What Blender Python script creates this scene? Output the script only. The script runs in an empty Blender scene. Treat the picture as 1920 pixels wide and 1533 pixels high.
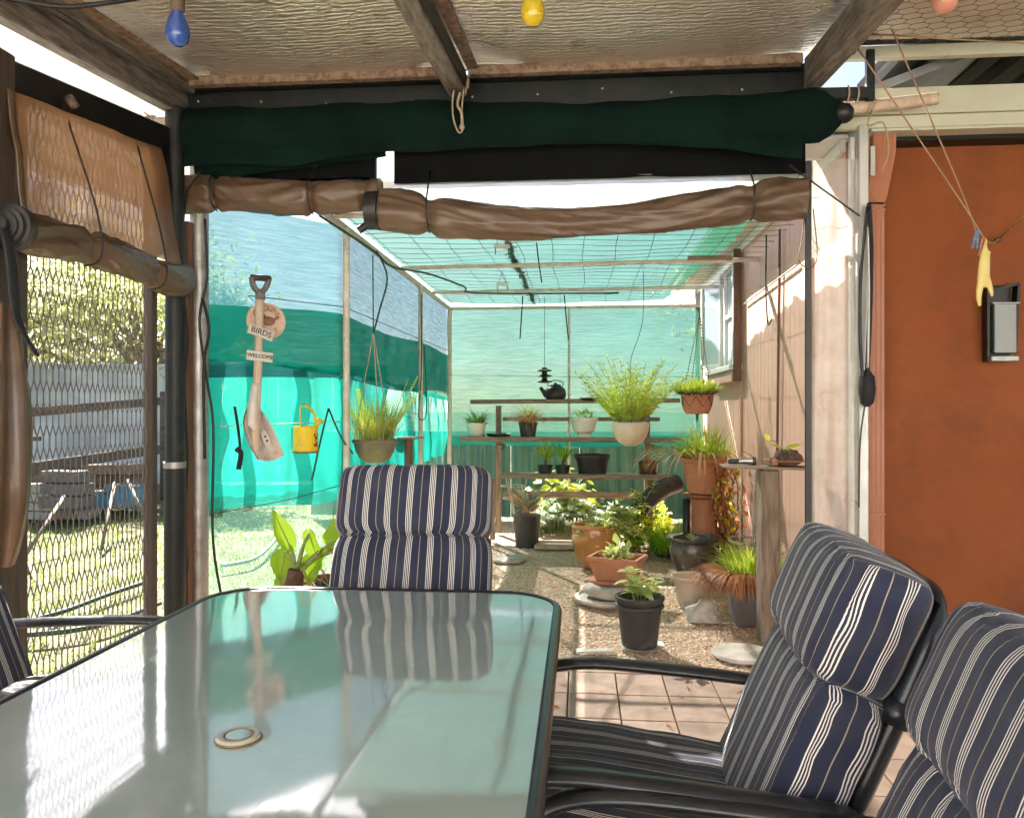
import bpy, bmesh, math, random
import numpy as np
from mathutils import Vector, Matrix, noise

# ------------------------------------------------------------------ camera, world, sun, exposure
SC = bpy.context.scene
COL = SC.collection
CAM_H, FPX, YAW = 1.26, 1470.0, math.radians(4.94)

cam_data = bpy.data.cameras.new('camera')
cam_data.sensor_width = 36.0
cam_data.lens = 36.0 * FPX / 1920.0
cam_data.clip_start = 0.02
cam_data.clip_end = 2000.0
cam = bpy.data.objects.new('camera', cam_data)
COL.objects.link(cam)
cam.location = (0, 0, CAM_H)
cam.rotation_euler = (math.radians(90), 0, YAW)
SC.camera = cam

TO_SUN = Vector((-0.58, 1.06, 1.0)).normalized()
SUN_EL = math.asin(TO_SUN.z)
SUN_AZ = math.atan2(TO_SUN.x, TO_SUN.y)          # clockwise from +Y

world = bpy.data.worlds.new('World')
SC.world = world
world.use_nodes = True
wn = world.node_tree.nodes
wl = world.node_tree.links
wn.clear()
w_out = wn.new('ShaderNodeOutputWorld')
w_bg = wn.new('ShaderNodeBackground')
w_sky = wn.new('ShaderNodeTexSky')
w_sky.sky_type = 'NISHITA'
w_sky.sun_disc = False
w_sky.sun_elevation = SUN_EL
w_sky.sun_rotation = SUN_AZ
w_sky.air_density = 0.6
w_sky.dust_density = 1.3
w_sky.ozone_density = 0.3
w_bg.inputs['Strength'].default_value = 0.05
wl.new(w_sky.outputs[0], w_bg.inputs['Color'])
wl.new(w_bg.outputs[0], w_out.inputs['Surface'])

sun_data = bpy.data.lights.new('sun', 'SUN')
sun_data.energy = 5.0
sun_data.angle = math.radians(0.53)
sun_data.color = (1.0, 0.95, 0.87)
sun = bpy.data.objects.new('sun', sun_data)
COL.objects.link(sun)
sun.location = (-6, 6, 12)
sun.rotation_euler = (-TO_SUN).to_track_quat('-Z', 'Y').to_euler()

SC.view_settings.view_transform = 'Standard'
SC.view_settings.look = 'None'
SC.view_settings.exposure = 2.75
SC.view_settings.gamma = 1.0
SC.view_settings.use_curve_mapping = False
SC.render.engine = 'CYCLES'
SC.cycles.use_denoising = True
try:
    SC.cycles.denoiser = 'OPENIMAGEDENOISE'
    SC.cycles.denoising_input_passes = 'RGB_ALBEDO_NORMAL'
except Exception:
    pass
SC.cycles.use_adaptive_sampling = True
SC.cycles.adaptive_threshold = 0.03
SC.cycles.max_bounces = 6
SC.cycles.diffuse_bounces = 3
SC.cycles.use_light_tree = False
SC.cycles.glossy_bounces = 3
SC.cycles.transmission_bounces = 3
SC.cycles.transparent_max_bounces = 12
SC.cycles.caustics_reflective = False
SC.cycles.caustics_refractive = False
SC.cycles.sample_clamp_indirect = 8.0

# ------------------------------------------------------------------ measuring helper
_S, _C = math.sin(YAW), math.cos(YAW)
def at(px, py, X=None, Y=None, Z=None):
    """world point seen at photo pixel (px, py) on a plane X, Y or Z = const."""
    a = (px - 960.0) / FPX
    b = (766.5 - py) / FPX
    d = Vector((-_S + a * _C, _C + a * _S, b))
    if Y is not None: t = Y / d.y
    elif X is not None: t = X / d.x
    else: t = (Z - CAM_H) / d.z
    return Vector((d.x * t, d.y * t, CAM_H + d.z * t))

# ------------------------------------------------------------------ object helpers
def tag(o, label=None, cat=None, group=None, kind=None):
    if label: o['label'] = label
    if cat: o['category'] = cat
    if group: o['group'] = group
    if kind: o['kind'] = kind
    return o

def thing(name, label, cat, loc=(0, 0, 0), rz=0.0, group=None):
    o = bpy.data.objects.new(name, None)
    o.empty_display_size = 0.1
    COL.objects.link(o)
    o.location = loc
    o.rotation_euler = (0, 0, rz)
    return tag(o, label, cat, group)

def copy_tree(o, parent=None):
    c = o.copy()
    COL.objects.link(c)
    if parent is not None:
        c.parent = parent
    for ch in [x for x in KIDS.get(o.name, [])]:
        copy_tree(ch, c)
    return c

KIDS = {}
def link(name, mesh, parent=None, loc=None, rot=None):
    o = bpy.data.objects.new(name, mesh)
    COL.objects.link(o)
    if parent is not None:
        o.parent = parent
        KIDS.setdefault(parent.name, []).append(o)
    if loc is not None: o.location = loc
    if rot is not None: o.rotation_euler = rot
    return o

class MB:
    """collects vertices and faces for one mesh"""
    def __init__(s):
        s.v, s.f, s.m = [], [], []
        s.mi = 0
    def add(s, vs, fs):
        n = len(s.v)
        s.v.extend([tuple(p) for p in vs])
        s.f.extend([tuple(i + n for i in f) for f in fs])
        s.m.extend([s.mi] * len(fs))
    def box(s, c, size, rot=None, bev=0.0):
        hx, hy, hz = size[0] / 2, size[1] / 2, size[2] / 2
        c = Vector(c)
        R = rot if rot is not None else Matrix.Identity(3)
        if bev > 0:
            b = min(bev, hx * .9, hy * .9, hz * .9)
            vs = []; idx = {}
            for sx in (-1, 1):
                for sy in (-1, 1):
                    for sz in (-1, 1):
                        for k in range(3):
                            p = [sx * hx, sy * hy, sz * hz]
                            for j, h in enumerate((hx, hy, hz)):
                                if j != k:
                                    p[j] = (sx, sy, sz)[j] * (h - b)
                            idx[(sx, sy, sz, k)] = len(vs)
                            vs.append(c + R @ Vector(p))
            fs = []
            def q(*keys): fs.append([idx[k] for k in keys])
            for sx in (-1, 1):
                o_ = [(-1, -1), (1, -1), (1, 1), (-1, 1)]
                if sx < 0: o_ = o_[::-1]
                q(*[(sx, a, b_, 0) for a, b_ in o_])
            for sy in (-1, 1):
                o_ = [(-1, -1), (-1, 1), (1, 1), (1, -1)]
                if sy < 0: o_ = o_[::-1]
                q(*[(a, sy, b_, 1) for a, b_ in o_])
            for sz in (-1, 1):
                o_ = [(-1, -1), (1, -1), (1, 1), (-1, 1)]
                if sz < 0: o_ = o_[::-1]
                q(*[(a, b_, sz, 2) for a, b_ in o_])
            for sx in (-1, 1):
                for sy in (-1, 1):
                    k = [(sx, sy, -1, 0), (sx, sy, -1, 1), (sx, sy, 1, 1), (sx, sy, 1, 0)]
                    q(*(k if sx * sy > 0 else k[::-1]))
            for sx in (-1, 1):
                for sz in (-1, 1):
                    k = [(sx, -1, sz, 2), (sx, -1, sz, 0), (sx, 1, sz, 0), (sx, 1, sz, 2)]
                    q(*(k if sx * sz < 0 else k[::-1]))
            for sy in (-1, 1):
                for sz in (-1, 1):
                    k = [(-1, sy, sz, 1), (-1, sy, sz, 2), (1, sy, sz, 2), (1, sy, sz, 1)]
                    q(*(k if sy * sz < 0 else k[::-1]))
            for sx in (-1, 1):
                for sy in (-1, 1):
                    for sz in (-1, 1):
                        k = [(sx, sy, sz, 0), (sx, sy, sz, 1), (sx, sy, sz, 2)]
                        q(*(k if sx * sy * sz > 0 else k[::-1]))
            s.add(vs, fs)
            return s
        vs = [c + R @ Vector((x * hx, y * hy, z * hz)) for x in (-1, 1) for y in (-1, 1) for z in (-1, 1)]
        s.add(vs, [(0, 1, 3, 2), (4, 6, 7, 5), (0, 4, 5, 1), (2, 3, 7, 6), (0, 2, 6, 4), (1, 5, 7, 3)])
        return s
    def bar(s, a, b, w, h, up=(0, 0, 1), bev=0.0):
        a, b = Vector(a), Vector(b)
        d = (b - a)
        L = d.length
        y = d.normalized()
        u = Vector(up)
        x = y.cross(u)
        if x.length < 1e-4: x = y.cross(Vector((1, 0, 0)))
        x.normalize()
        z = x.cross(y)
        R = Matrix((x, y, z)).transposed()
        return s.box((a + b) / 2, (w, L, h), R, bev)
    def tube(s, pts, r, n=8, caps=True, flat=1.0, up=None, closed=False):
        pts = [Vector(p) for p in pts]
        m = len(pts)
        rs = r if isinstance(r, (list, tuple)) else [r] * m
        tang = []
        for i in range(m):
            if closed: t = pts[(i + 1) % m] - pts[i - 1]
            elif i == 0: t = pts[1] - pts[0]
            elif i == m - 1: t = pts[-1] - pts[-2]
            else: t = pts[i + 1] - pts[i - 1]
            if t.length < 1e-9: t = Vector((0, 0, 1))
            tang.append(t.normalized())
        u0 = Vector(up) if up is not None else (Vector((0, 0, 1)) if abs(tang[0].z) < .9 else Vector((1, 0, 0)))
        u = (u0 - tang[0] * u0.dot(tang[0])).normalized()
        vs = []
        for i in range(m):
            if up is not None:
                u = Vector(up)
            u = u - tang[i] * u.dot(tang[i])
            if u.length < 1e-6: u = tang[i].orthogonal()
            u.normalize()
            w = tang[i].cross(u)
            for k in range(n):
                a = 2 * math.pi * k / n
                vs.append(pts[i] + (u * math.cos(a) * flat + w * math.sin(a)) * rs[i])
        fs = []
        for i in range(m if closed else m - 1):
            j = (i + 1) % m
            for k in range(n):
                k2 = (k + 1) % n
                fs.append((i * n + k, i * n + k2, j * n + k2, j * n + k))
        if caps and not closed:
            fs.append(tuple(range(n))[::-1])
            fs.append(tuple((m - 1) * n + k for k in range(n)))
        s.add(vs, fs)
        return s
    def lathe(s, prof, n=28, c=(0, 0, 0), wob=0.0, sx=1.0, sy=1.0, capb=True, capt=False):
        vs = []
        c = Vector(c)
        for (r, z) in prof:
            for k in range(n):
                a = 2 * math.pi * k / n
                q = r * (1 + wob * noise.noise((math.cos(a) * 1.5, math.sin(a) * 1.5, z * 6)))
                vs.append(c + Vector((math.cos(a) * q * sx, math.sin(a) * q * sy, z)))
        fs = []
        for i in range(len(prof) - 1):
            for k in range(n):
                k2 = (k + 1) % n
                fs.append((i * n + k, i * n + k2, (i + 1) * n + k2, (i + 1) * n + k))
        if capb: fs.append(tuple(range(n))[::-1])
        if capt: fs.append(tuple((len(prof) - 1) * n + k for k in range(n)))
        s.add(vs, fs)
        return s
    def grid(s, nu, nv, fn):
        vs = [fn(i / nu, j / nv) for j in range(nv + 1) for i in range(nu + 1)]
        fs = []
        for j in range(nv):
            for i in range(nu):
                a = j * (nu + 1) + i
                fs.append((a, a + 1, a + nu + 2, a + nu + 1))
        s.add(vs, fs)
        return s
    def prism(s, outline, z0, z1):
        """outline list of (x, y) counter-clockwise"""
        n = len(outline)
        vs = [(x, y, z0) for x, y in outline] + [(x, y, z1) for x, y in outline]
        fs = [tuple(range(n))[::-1], tuple(range(n, 2 * n))]
        for k in range(n):
            k2 = (k + 1) % n
            fs.append((k, k2, n + k2, n + k))
        s.add(vs, fs)
        return s
    def mesh(s, name, mats, smooth=False, sharp=None):
        me = bpy.data.meshes.new(name)
        me.from_pydata(s.v, [], s.f)
        for m_ in (mats if isinstance(mats, (list, tuple)) else [mats]):
            me.materials.append(m_)
        if any(s.m):
            me.polygons.foreach_set('material_index', s.m)
        if smooth:
            me.polygons.foreach_set('use_smooth', [True] * len(me.polygons))
            if sharp is not None:
                try: me.set_sharp_from_angle(angle=math.radians(sharp))
                except Exception: pass
        me.update()
        return me
    def build(s, name, mats, parent=None, smooth=False, sharp=None, loc=None, rot=None):
        return link(name, s.mesh(name, mats, smooth, sharp), parent, loc, rot)

def arc(c, r, a0, a1, n, plane='xz'):
    out = []
    for i in range(n + 1):
        a = math.radians(a0 + (a1 - a0) * i / n)
        u, v = r * math.cos(a), r * math.sin(a)
        if plane == 'xz': out.append(Vector((c[0] + u, c[1], c[2] + v)))
        elif plane == 'yz': out.append(Vector((c[0], c[1] + u, c[2] + v)))
        else: out.append(Vector((c[0] + u, c[1] + v, c[2])))
    return out

def spline(pts, n=6):
    """Catmull-Rom through the points"""
    P = [Vector(p) for p in pts]
    out = []
    for i in range(len(P) - 1):
        p0 = P[max(i - 1, 0)]; p1 = P[i]; p2 = P[i + 1]; p3 = P[min(i + 2, len(P) - 1)]
        for k in range(n):
            t = k / n
            out.append(0.5 * ((2 * p1) + (p2 - p0) * t + (2 * p0 - 5 * p1 + 4 * p2 - p3) * t * t + (3 * p1 - p0 - 3 * p2 + p3) * t ** 3))
    out.append(P[-1])
    return out

# ------------------------------------------------------------------ materials
MATS = {}
def nt(name):
    m = bpy.data.materials.new(name)
    m.use_nodes = True
    t = m.node_tree
    t.nodes.clear()
    out = t.nodes.new('ShaderNodeOutputMaterial')
    MATS[name] = m
    return m, t, out

def N(t, kind, **kw):
    n = t.nodes.new(kind)
    for k, v in kw.items():
        if hasattr(n, k) and k not in n.inputs:
            setattr(n, k, v)
        else:
            n.inputs[k].default_value = v
    return n

def c4(c): return (c[0], c[1], c[2], 1.0)

def mixcol(t, fac, a, b):
    m = t.nodes.new('ShaderNodeMix')
    m.data_type = 'RGBA'
    for sock, val in ((m.inputs[0], fac), (m.inputs[6], a), (m.inputs[7], b)):
        if hasattr(val, 'links') or hasattr(val, 'is_linked'):
            t.links.new(val, sock)
        elif isinstance(val, (tuple, list)):
            sock.default_value = c4(val)
        else:
            sock.default_value = val
    return m.outputs[2]

def math_n(t, op, a, b=None, c=None, clamp=False):
    n = t.nodes.new('ShaderNodeMath')
    n.operation = op
    n.use_clamp = clamp
    for i, v in enumerate((a, b, c)):
        if v is None: continue
        if hasattr(v, 'is_linked'): t.links.new(v, n.inputs[i])
        else: n.inputs[i].default_value = v
    return n.outputs[0]

def ramp(t, fac, lo, hi):
    n = t.nodes.new('ShaderNodeMapRange')
    n.clamp = True
    t.links.new(fac, n.inputs[0])
    n.inputs[1].default_value = lo
    n.inputs[2].default_value = hi
    return n.outputs[0]

def coords(t, scale=(1, 1, 1), kind='Object'):
    tc = t.nodes.new('ShaderNodeTexCoord')
    mp = t.nodes.new('ShaderNodeMapping')
    t.links.new(tc.outputs[kind], mp.inputs[0])
    mp.inputs['Scale'].default_value = scale
    return mp.outputs[0]

def M(name, col, rough=.6, metal=0.0, col2=None, scale=6.0, lo=.35, hi=.65, bump=.15, bscale=80.0, stretch=(1, 1, 1),
      dirt=None, dscale=3.0, dlo=.55, dhi=.75, spec=.5, coat=0.0, island=0.0, bdist=.004, orand=0.0, rvar=.1):
    m, t, out = nt(name)
    p = t.nodes.new('ShaderNodeBsdfPrincipled')
    t.links.new(p.outputs[0], out.inputs[0])
    co = coords(t, stretch)
    n1 = N(t, 'ShaderNodeTexNoise', Scale=scale, Detail=3.0, Roughness=.62)
    t.links.new(co, n1.inputs['Vector'])
    if col2 is None: col2 = tuple(c * .78 for c in col)
    c = mixcol(t, ramp(t, n1.outputs[0], lo, hi), col, col2)
    if dirt is not None:
        n3 = N(t, 'ShaderNodeTexNoise', Scale=dscale, Detail=4.0, Roughness=.7)
        t.links.new(co, n3.inputs['Vector'])
        c = mixcol(t, ramp(t, n3.outputs[0], dlo, dhi), c, dirt)
    if island:
        g = t.nodes.new('ShaderNodeNewGeometry')
        hs = t.nodes.new('ShaderNodeHueSaturation')
        v = math_n(t, 'MULTIPLY_ADD', g.outputs['Random Per Island'], 2 * island, 1 - island)
        t.links.new(v, hs.inputs['Value'])
        t.links.new(c, hs.inputs['Color'])
        c = hs.outputs[0]
    if orand:
        oi = t.nodes.new('ShaderNodeObjectInfo')
        ho = t.nodes.new('ShaderNodeHueSaturation')
        t.links.new(math_n(t, 'MULTIPLY_ADD', oi.outputs['Random'], 2 * orand, 1 - orand), ho.inputs['Value'])
        t.links.new(c, ho.inputs['Color'])
        c = ho.outputs[0]
    t.links.new(c, p.inputs['Base Color'])
    p.inputs['Metallic'].default_value = metal
    p.inputs['Specular IOR Level'].default_value = spec
    p.inputs['Coat Weight'].default_value = coat
    r = math_n(t, 'MULTIPLY_ADD', n1.outputs[0], 2 * rvar, rough - rvar, clamp=True)
    t.links.new(r, p.inputs['Roughness'])
    if bump:
        n2 = N(t, 'ShaderNodeTexNoise', Scale=bscale, Detail=1.5, Roughness=.6)
        t.links.new(co, n2.inputs['Vector'])
        b = N(t, 'ShaderNodeBump', Strength=bump, Distance=bdist)
        t.links.new(n2.outputs[0], b.inputs['Height'])
        t.links.new(b.outputs[0], p.inputs['Normal'])
    return m

def LEAF(name, col, col2, trans=.45, rough=.5, tint=None, var=.35):
    m, t, out = nt(name)
    g = t.nodes.new('ShaderNodeNewGeometry')
    c = mixcol(t, g.outputs['Random Per Island'], col, col2)
    co = coords(t)
    n1 = N(t, 'ShaderNodeTexNoise', Scale=9.0, Detail=1.0)
    t.links.new(co, n1.inputs['Vector'])
    hs = t.nodes.new('ShaderNodeHueSaturation')
    t.links.new(math_n(t, 'MULTIPLY_ADD', n1.outputs[0], 2 * var, 1 - var), hs.inputs['Value'])
    t.links.new(c, hs.inputs['Color'])
    c = hs.outputs[0]
    p = t.nodes.new('ShaderNodeBsdfPrincipled')
    p.inputs['Roughness'].default_value = rough
    p.inputs['Specular IOR Level'].default_value = .35
    t.links.new(c, p.inputs['Base Color'])
    tr = t.nodes.new('ShaderNodeBsdfTranslucent')
    tc = t.nodes.new('ShaderNodeHueSaturation')
    tc.inputs['Value'].default_value = 1.9
    tc.inputs['Saturation'].default_value = 1.1
    t.links.new(c, tc.inputs['Color'])
    t.links.new(tc.outputs[0], tr.inputs['Color'])
    mx = t.nodes.new('ShaderNodeMixShader')
    mx.inputs[0].default_value = trans
    t.links.new(p.outputs[0], mx.inputs[1])
    t.links.new(tr.outputs[0], mx.inputs[2])
    t.links.new(mx.outputs[0], out.inputs[0])
    return m

def CLOTH_NET(name, col, col2, hole=.4, transl=.65, line=260.0, stretch=(1, 1, 1), band=True):
    """knitted shade cloth: threads (diffuse + translucent) with see-through gaps in a fine knit"""
    m, t, out = nt(name)
    co = coords(t)
    n1 = N(t, 'ShaderNodeTexNoise', Scale=2.6, Detail=1.0)
    t.links.new(co, n1.inputs['Vector'])
    co2 = coords(t, (2.5, 2.5, 60.0) if band else (2.5, 60., 2.))
    n2 = N(t, 'ShaderNodeTexNoise', Scale=2.2, Detail=1.5, Roughness=.7)
    t.links.new(co2, n2.inputs['Vector'])
    c = mixcol(t, ramp(t, n1.outputs[0], .3, .7), col, col2)
    d = t.nodes.new('ShaderNodeBsdfDiffuse')
    tr = t.nodes.new('ShaderNodeBsdfTranslucent')
    t.links.new(c, d.inputs[0]); t.links.new(c, tr.inputs[0])
    m1 = t.nodes.new('ShaderNodeMixShader'); m1.inputs[0].default_value = transl
    t.links.new(d.outputs[0], m1.inputs[1]); t.links.new(tr.outputs[0], m1.inputs[2])
    tp = t.nodes.new('ShaderNodeBsdfTransparent')
    m2 = t.nodes.new('ShaderNodeMixShader')
    # hole share varies with the knit rows
    h = math_n(t, 'MULTIPLY_ADD', n2.outputs[0], .22, hole - .11, clamp=True)
    wv = N(t, 'ShaderNodeTexWave', Scale=line / 5.0, Distortion=0.0, Detail=0.0)
    wv.bands_direction = 'Z' if band else 'Y'
    t.links.new(co, wv.inputs['Vector'])
    h = math_n(t, 'MULTIPLY_ADD', wv.outputs[1], .16, h, clamp=True)
    h = math_n(t, 'SUBTRACT', h, .08, clamp=True)
    t.links.new(h, m2.inputs[0])
    t.links.new(m1.outputs[0], m2.inputs[1]); t.links.new(tp.outputs[0], m2.inputs[2])
    t.links.new(m2.outputs[0], out.inputs[0])
    return m

def SHEET(name, col, alpha=.7, rough=.12, transl=.3, gloss=.5, streak=0.0):
    """plastic film: see-through, hazy and glossy"""
    m, t, out = nt(name)
    co = coords(t)
    n1 = N(t, 'ShaderNodeTexNoise', Scale=5.0, Detail=3.0, Roughness=.65)
    t.links.new(co, n1.inputs['Vector'])
    p = t.nodes.new('ShaderNodeBsdfPrincipled')
    p.inputs['Base Color'].default_value = c4(col)
    p.inputs['Roughness'].default_value = rough
    p.inputs['Specular IOR Level'].default_value = gloss
    bp = N(t, 'ShaderNodeBump', Strength=.35, Distance=.01)
    t.links.new(n1.outputs[0], bp.inputs['Height'])
    t.links.new(bp.outputs[0], p.inputs['Normal'])
    tr = t.nodes.new('ShaderNodeBsdfTranslucent')
    tr.inputs[0].default_value = c4(col)
    m1 = t.nodes.new('ShaderNodeMixShader'); m1.inputs[0].default_value = transl
    t.links.new(p.outputs[0], m1.inputs[1]); t.links.new(tr.outputs[0], m1.inputs[2])
    tp = t.nodes.new('ShaderNodeBsdfTransparent')
    tp.inputs[0].default_value = c4(tuple(.55 + .45 * c for c in col))
    m2 = t.nodes.new('ShaderNodeMixShader')
    h = math_n(t, 'MULTIPLY_ADD', n1.outputs[0], .35, alpha - .175, clamp=True)
    t.links.new(h, m2.inputs[0])
    t.links.new(m1.outputs[0], m2.inputs[1]); t.links.new(tp.outputs[0], m2.inputs[2])
    t.links.new(m2.outputs[0], out.inputs[0])
    return m
# ------------------------------------------------------------------ the scene's materials
m_tile = M('paving_tile', (.50, .36, .27), .75, col2=(.40, .27, .20), scale=5, dirt=(.30, .22, .17), dscale=6, dlo=.48, dhi=.78, bump=.35, bscale=120, orand=.13)
m_grout = M('paving_joint', (.16, .12, .09), .9)
m_lawn = M('lawn_ground', (.065, .085, .028), .95, col2=(.11, .095, .05), scale=1.2, dirt=(.20, .16, .10), dscale=.8, dlo=.5, dhi=.62, bump=.6, bscale=30, bdist=.03)
m_earth = M('garden_earth', (.62, .48, .35), .95, col2=(.46, .33, .23), scale=60, bump=.6, bscale=90, bdist=.01)
m_pinkwall = M('pink_cladding', (.62, .375, .295), .62, orand=.02, col2=(.57, .335, .26), scale=2.5, stretch=(1, 1, .35), dirt=(.42, .24, .18), dscale=2, dlo=.55, dhi=.8, bump=.12, bscale=140)
m_brownwall = M('brown_render', (.29, .080, .018), .72, col2=(.23, .062, .015), spec=.3, scale=1.3, lo=.3, hi=.7, bump=.5, bscale=150, dirt=(.17, .050, .014), dscale=2.2, dlo=.46, dhi=.78)
m_cream = M('cream_paint', (.60, .60, .46), .5, col2=(.55, .54, .41), scale=4, dirt=(.36, .31, .2), dscale=11, dlo=.66, dhi=.78, bump=.08)
m_white = M('white_paint', (.74, .73, .70), .45, col2=(.68, .66, .62), scale=5, dirt=(.45, .4, .34), dscale=9, dlo=.64, dhi=.8, bump=.06)
m_brownpipe = M('brown_downpipe', (.42, .165, .085), .42, col2=(.37, .14, .07), scale=3, bump=.05)
m_brownwood = M('brown_stained_wood', (.17, .085, .045), .6, col2=(.11, .055, .03), scale=4, stretch=(6, 6, .8), bump=.3, bscale=40)
m_greywood = M('weathered_wood', (.30, .23, .17), .85, col2=(.17, .12, .085), scale=5, stretch=(1.2, 9, 9), bump=.5, bscale=30)
m_greywoodz = M('weathered_wood_upright', (.30, .23, .17), .85, col2=(.16, .115, .08), scale=5, stretch=(9, 9, 1.2), bump=.5, bscale=30)
m_rustbatten = M('rusty_batten', (.36, .26, .18), .75, col2=(.20, .12, .07), scale=26, lo=.4, hi=.6, bump=.3, bscale=90)
m_rafter = M('stained_rafter', (.30, .27, .23), .58, metal=.35, col2=(.13, .11, .09), scale=7, stretch=(7, 1, 7), dirt=(.05, .035, .025), dscale=4, bump=.3, bscale=60)
m_galv = M('galvanised_steel', (.42, .42, .40), .45, metal=.7, col2=(.30, .29, .27), scale=9, bump=.1, dirt=(.20, .15, .1), dscale=6)
m_galvlight = M('pale_steel', (.58, .58, .54), .42, metal=.35, col2=(.50, .49, .45), scale=7, bump=.08)
m_darkbeam = M('dark_steel_beam', (.012, .017, .017), .5, metal=.4, col2=(.022, .025, .023), scale=12, dirt=(.06, .05, .04), dscale=8, dlo=.6, bump=.2)
m_black = M('black_paint', (.004, .004, .0045), .45, col2=(.008, .008, .008), scale=8, bump=.05)
m_blackmetal = M('black_powder_coat', (.012, .014, .016), .28, col2=(.02, .022, .025), scale=3, bump=0, rvar=.0)
m_blackplastic = M('black_plastic', (.022, .021, .021), .5, col2=(.04, .037, .034), scale=9, dirt=(.13, .10, .075), dscale=5, dlo=.58, dhi=.78, bump=.1)
m_blackcloth = M('black_canvas', (.004, .0045, .0045), .85, spec=.15, bump=.3, bscale=200)
m_blackstrap = M('black_strap', (.012, .013, .015), .75, bump=.3, bscale=300)
m_rope = M('pale_rope', (.50, .40, .28), .85, col2=(.36, .27, .18), scale=60, bump=.5, bscale=250)
m_string = M('brown_string', (.42, .27, .16), .8, col2=(.3, .18, .1), scale=40)
m_greencord = M('dark_green_cord', (.025, .07, .055), .7)
m_wire = M('rusted_wire', (.22, .15, .11), .6, metal=.4, col2=(.12, .08, .06), scale=14, bump=0)
m_pipe = M('white_pergola_pipe', (.62, .56, .47), .5, col2=(.50, .43, .34), scale=7, stretch=(2, 2, 2), dirt=(.32, .23, .15), dscale=9, dlo=.6, dhi=.75, bump=.1)
m_terra = M('terracotta', (.46, .20, .105), .72, col2=(.38, .15, .075), scale=7, dirt=(.52, .38, .28), dscale=6, dlo=.58, dhi=.8, bump=.2)
m_glaze = M('amber_glaze', (.42, .19, .045), .22, col2=(.34, .135, .03), scale=5, stretch=(1, 1, .6), bump=.05, coat=.4, dirt=(.5, .3, .1), dscale=3)
m_urn = M('dark_glazed_urn', (.055, .048, .042), .25, col2=(.10, .085, .07), scale=8, bump=.1, coat=.3)
m_creampot = M('cream_plastic', (.66, .56, .45), .5, col2=(.60, .49, .38), scale=5, dirt=(.42, .32, .22), dscale=6, dlo=.6, bump=.05)
m_whitepot = M('white_plastic_pot', (.74, .72, .66), .45, col2=(.68, .64, .56), scale=5, dirt=(.42, .36, .27), dscale=5, dlo=.58, dhi=.8, bump=.05)
m_concrete = M('concrete', (.48, .44, .38), .9, col2=(.36, .32, .27), scale=9, dirt=(.24, .20, .16), dscale=6, bump=.4, bscale=90)
m_greyplanter = M('grey_planter', (.17, .165, .16), .8, col2=(.12, .115, .11), scale=8, dirt=(.3, .27, .23), dscale=6, bump=.2)
m_bronze = M('bronze_pot', (.17, .10, .045), .35, metal=.6, col2=(.10, .06, .03), scale=8, bump=.15)
m_mossbowl = M('mossy_bowl', (.20, .165, .105), .8, col2=(.13, .12, .07), scale=9, dirt=(.16, .19, .07), dscale=6, dlo=.5, dhi=.65, bump=.3)
m_soil = M('potting_soil', (.050, .034, .024), .98, col2=(.09, .06, .04), scale=40, bump=.8, bscale=60, bdist=.012)
m_rock = M('pale_limestone', (.62, .56, .49), .9, col2=(.46, .40, .34), scale=9, bump=.6, bscale=26, bdist=.012)
m_iron = M('cast_iron', (.018, .017, .016), .42, metal=.3, col2=(.035, .03, .026), scale=12, bump=.3, bscale=120)
m_bulbcap = M('bulb_holder', (.16, .11, .07), .6)
m_darkcloth = M('dark_green_shadecloth', (.0015, .014, .010), .9, col2=(.001, .008, .006), scale=3, spec=.15, bump=.5, bscale=260)
m_rubber = M('yellow_rubber', (.72, .60, .22), .45, col2=(.66, .50, .13), scale=9, bump=.1)
m_shovelwood = M('bleached_handle', (.62, .50, .38), .7, col2=(.52, .39, .28), scale=6, stretch=(6, 6, 1), bump=.2)
m_shovelsteel = M('worn_shovel_blade', (.72, .68, .61), .45, metal=.1, col2=(.56, .52, .46), scale=4, dirt=(.36, .17, .07), dscale=5, dlo=.55, dhi=.72, bump=.15)
m_canyellow = M('yellow_enamel', (.76, .56, .025), .4, col2=(.70, .50, .02), scale=5, dirt=(.55, .40, .10), dscale=9, dlo=.62, bump=.05)
m_red = M('red_paint', (.30, .03, .03), .5)
m_plaque = M('ceramic_plaque', (.66, .50, .39), .6, col2=(.60, .43, .32), scale=6, bump=.1)
m_plaquemark = M('plaque_lettering', (.33, .16, .09), .7)
m_ink = M('black_lettering', (.03, .028, .026), .7)
m_signwhite = M('white_sign_board', (.70, .66, .58), .65, col2=(.62, .57, .48), scale=9, bump=.1)
m_silver = M('silver_plastic', (.50, .50, .50), .28, metal=.8, bump=0)
m_coconut = M('coconut_fibre', (.075, .050, .035), .95, col2=(.14, .10, .07), scale=30, bump=1.0, bscale=60, bdist=.02)
m_blueplastic = M('blue_plastic', (.10, .30, .45), .5)
m_bluepeg = M('blue_peg', (.14, .30, .50), .5)
m_redpeg = M('salmon_peg', (.50, .20, .14), .5)
m_palefence = M('pale_steel_fence', (.78, .78, .74), .5, col2=(.44, .44, .41), scale=1.5, bump=.03)
m_greenfence = M('dark_green_fence', (.10, .24, .18), .5, col2=(.085, .20, .15), scale=2, bump=.03)
m_dimwood = M('old_fence_timber', (.16, .125, .095), .9, col2=(.09, .07, .055), scale=6, stretch=(1, 6, 6), bump=.4)
m_bark = M('gum_bark', (.30, .25, .20), .9, col2=(.17, .13, .10), scale=8, stretch=(3, 3, .6), bump=.6, bscale=30, bdist=.02)
m_shed = M('pale_house', (.55, .54, .50), .7)
m_tinroof = M('tin_roof', (.35, .36, .37), .45, metal=.4)
m_carportroof = M('dark_corrugated_roof', (.018, .013, .010), .6, col2=(.05, .038, .028), scale=5, stretch=(4, .5, 4), bump=.1)
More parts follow.
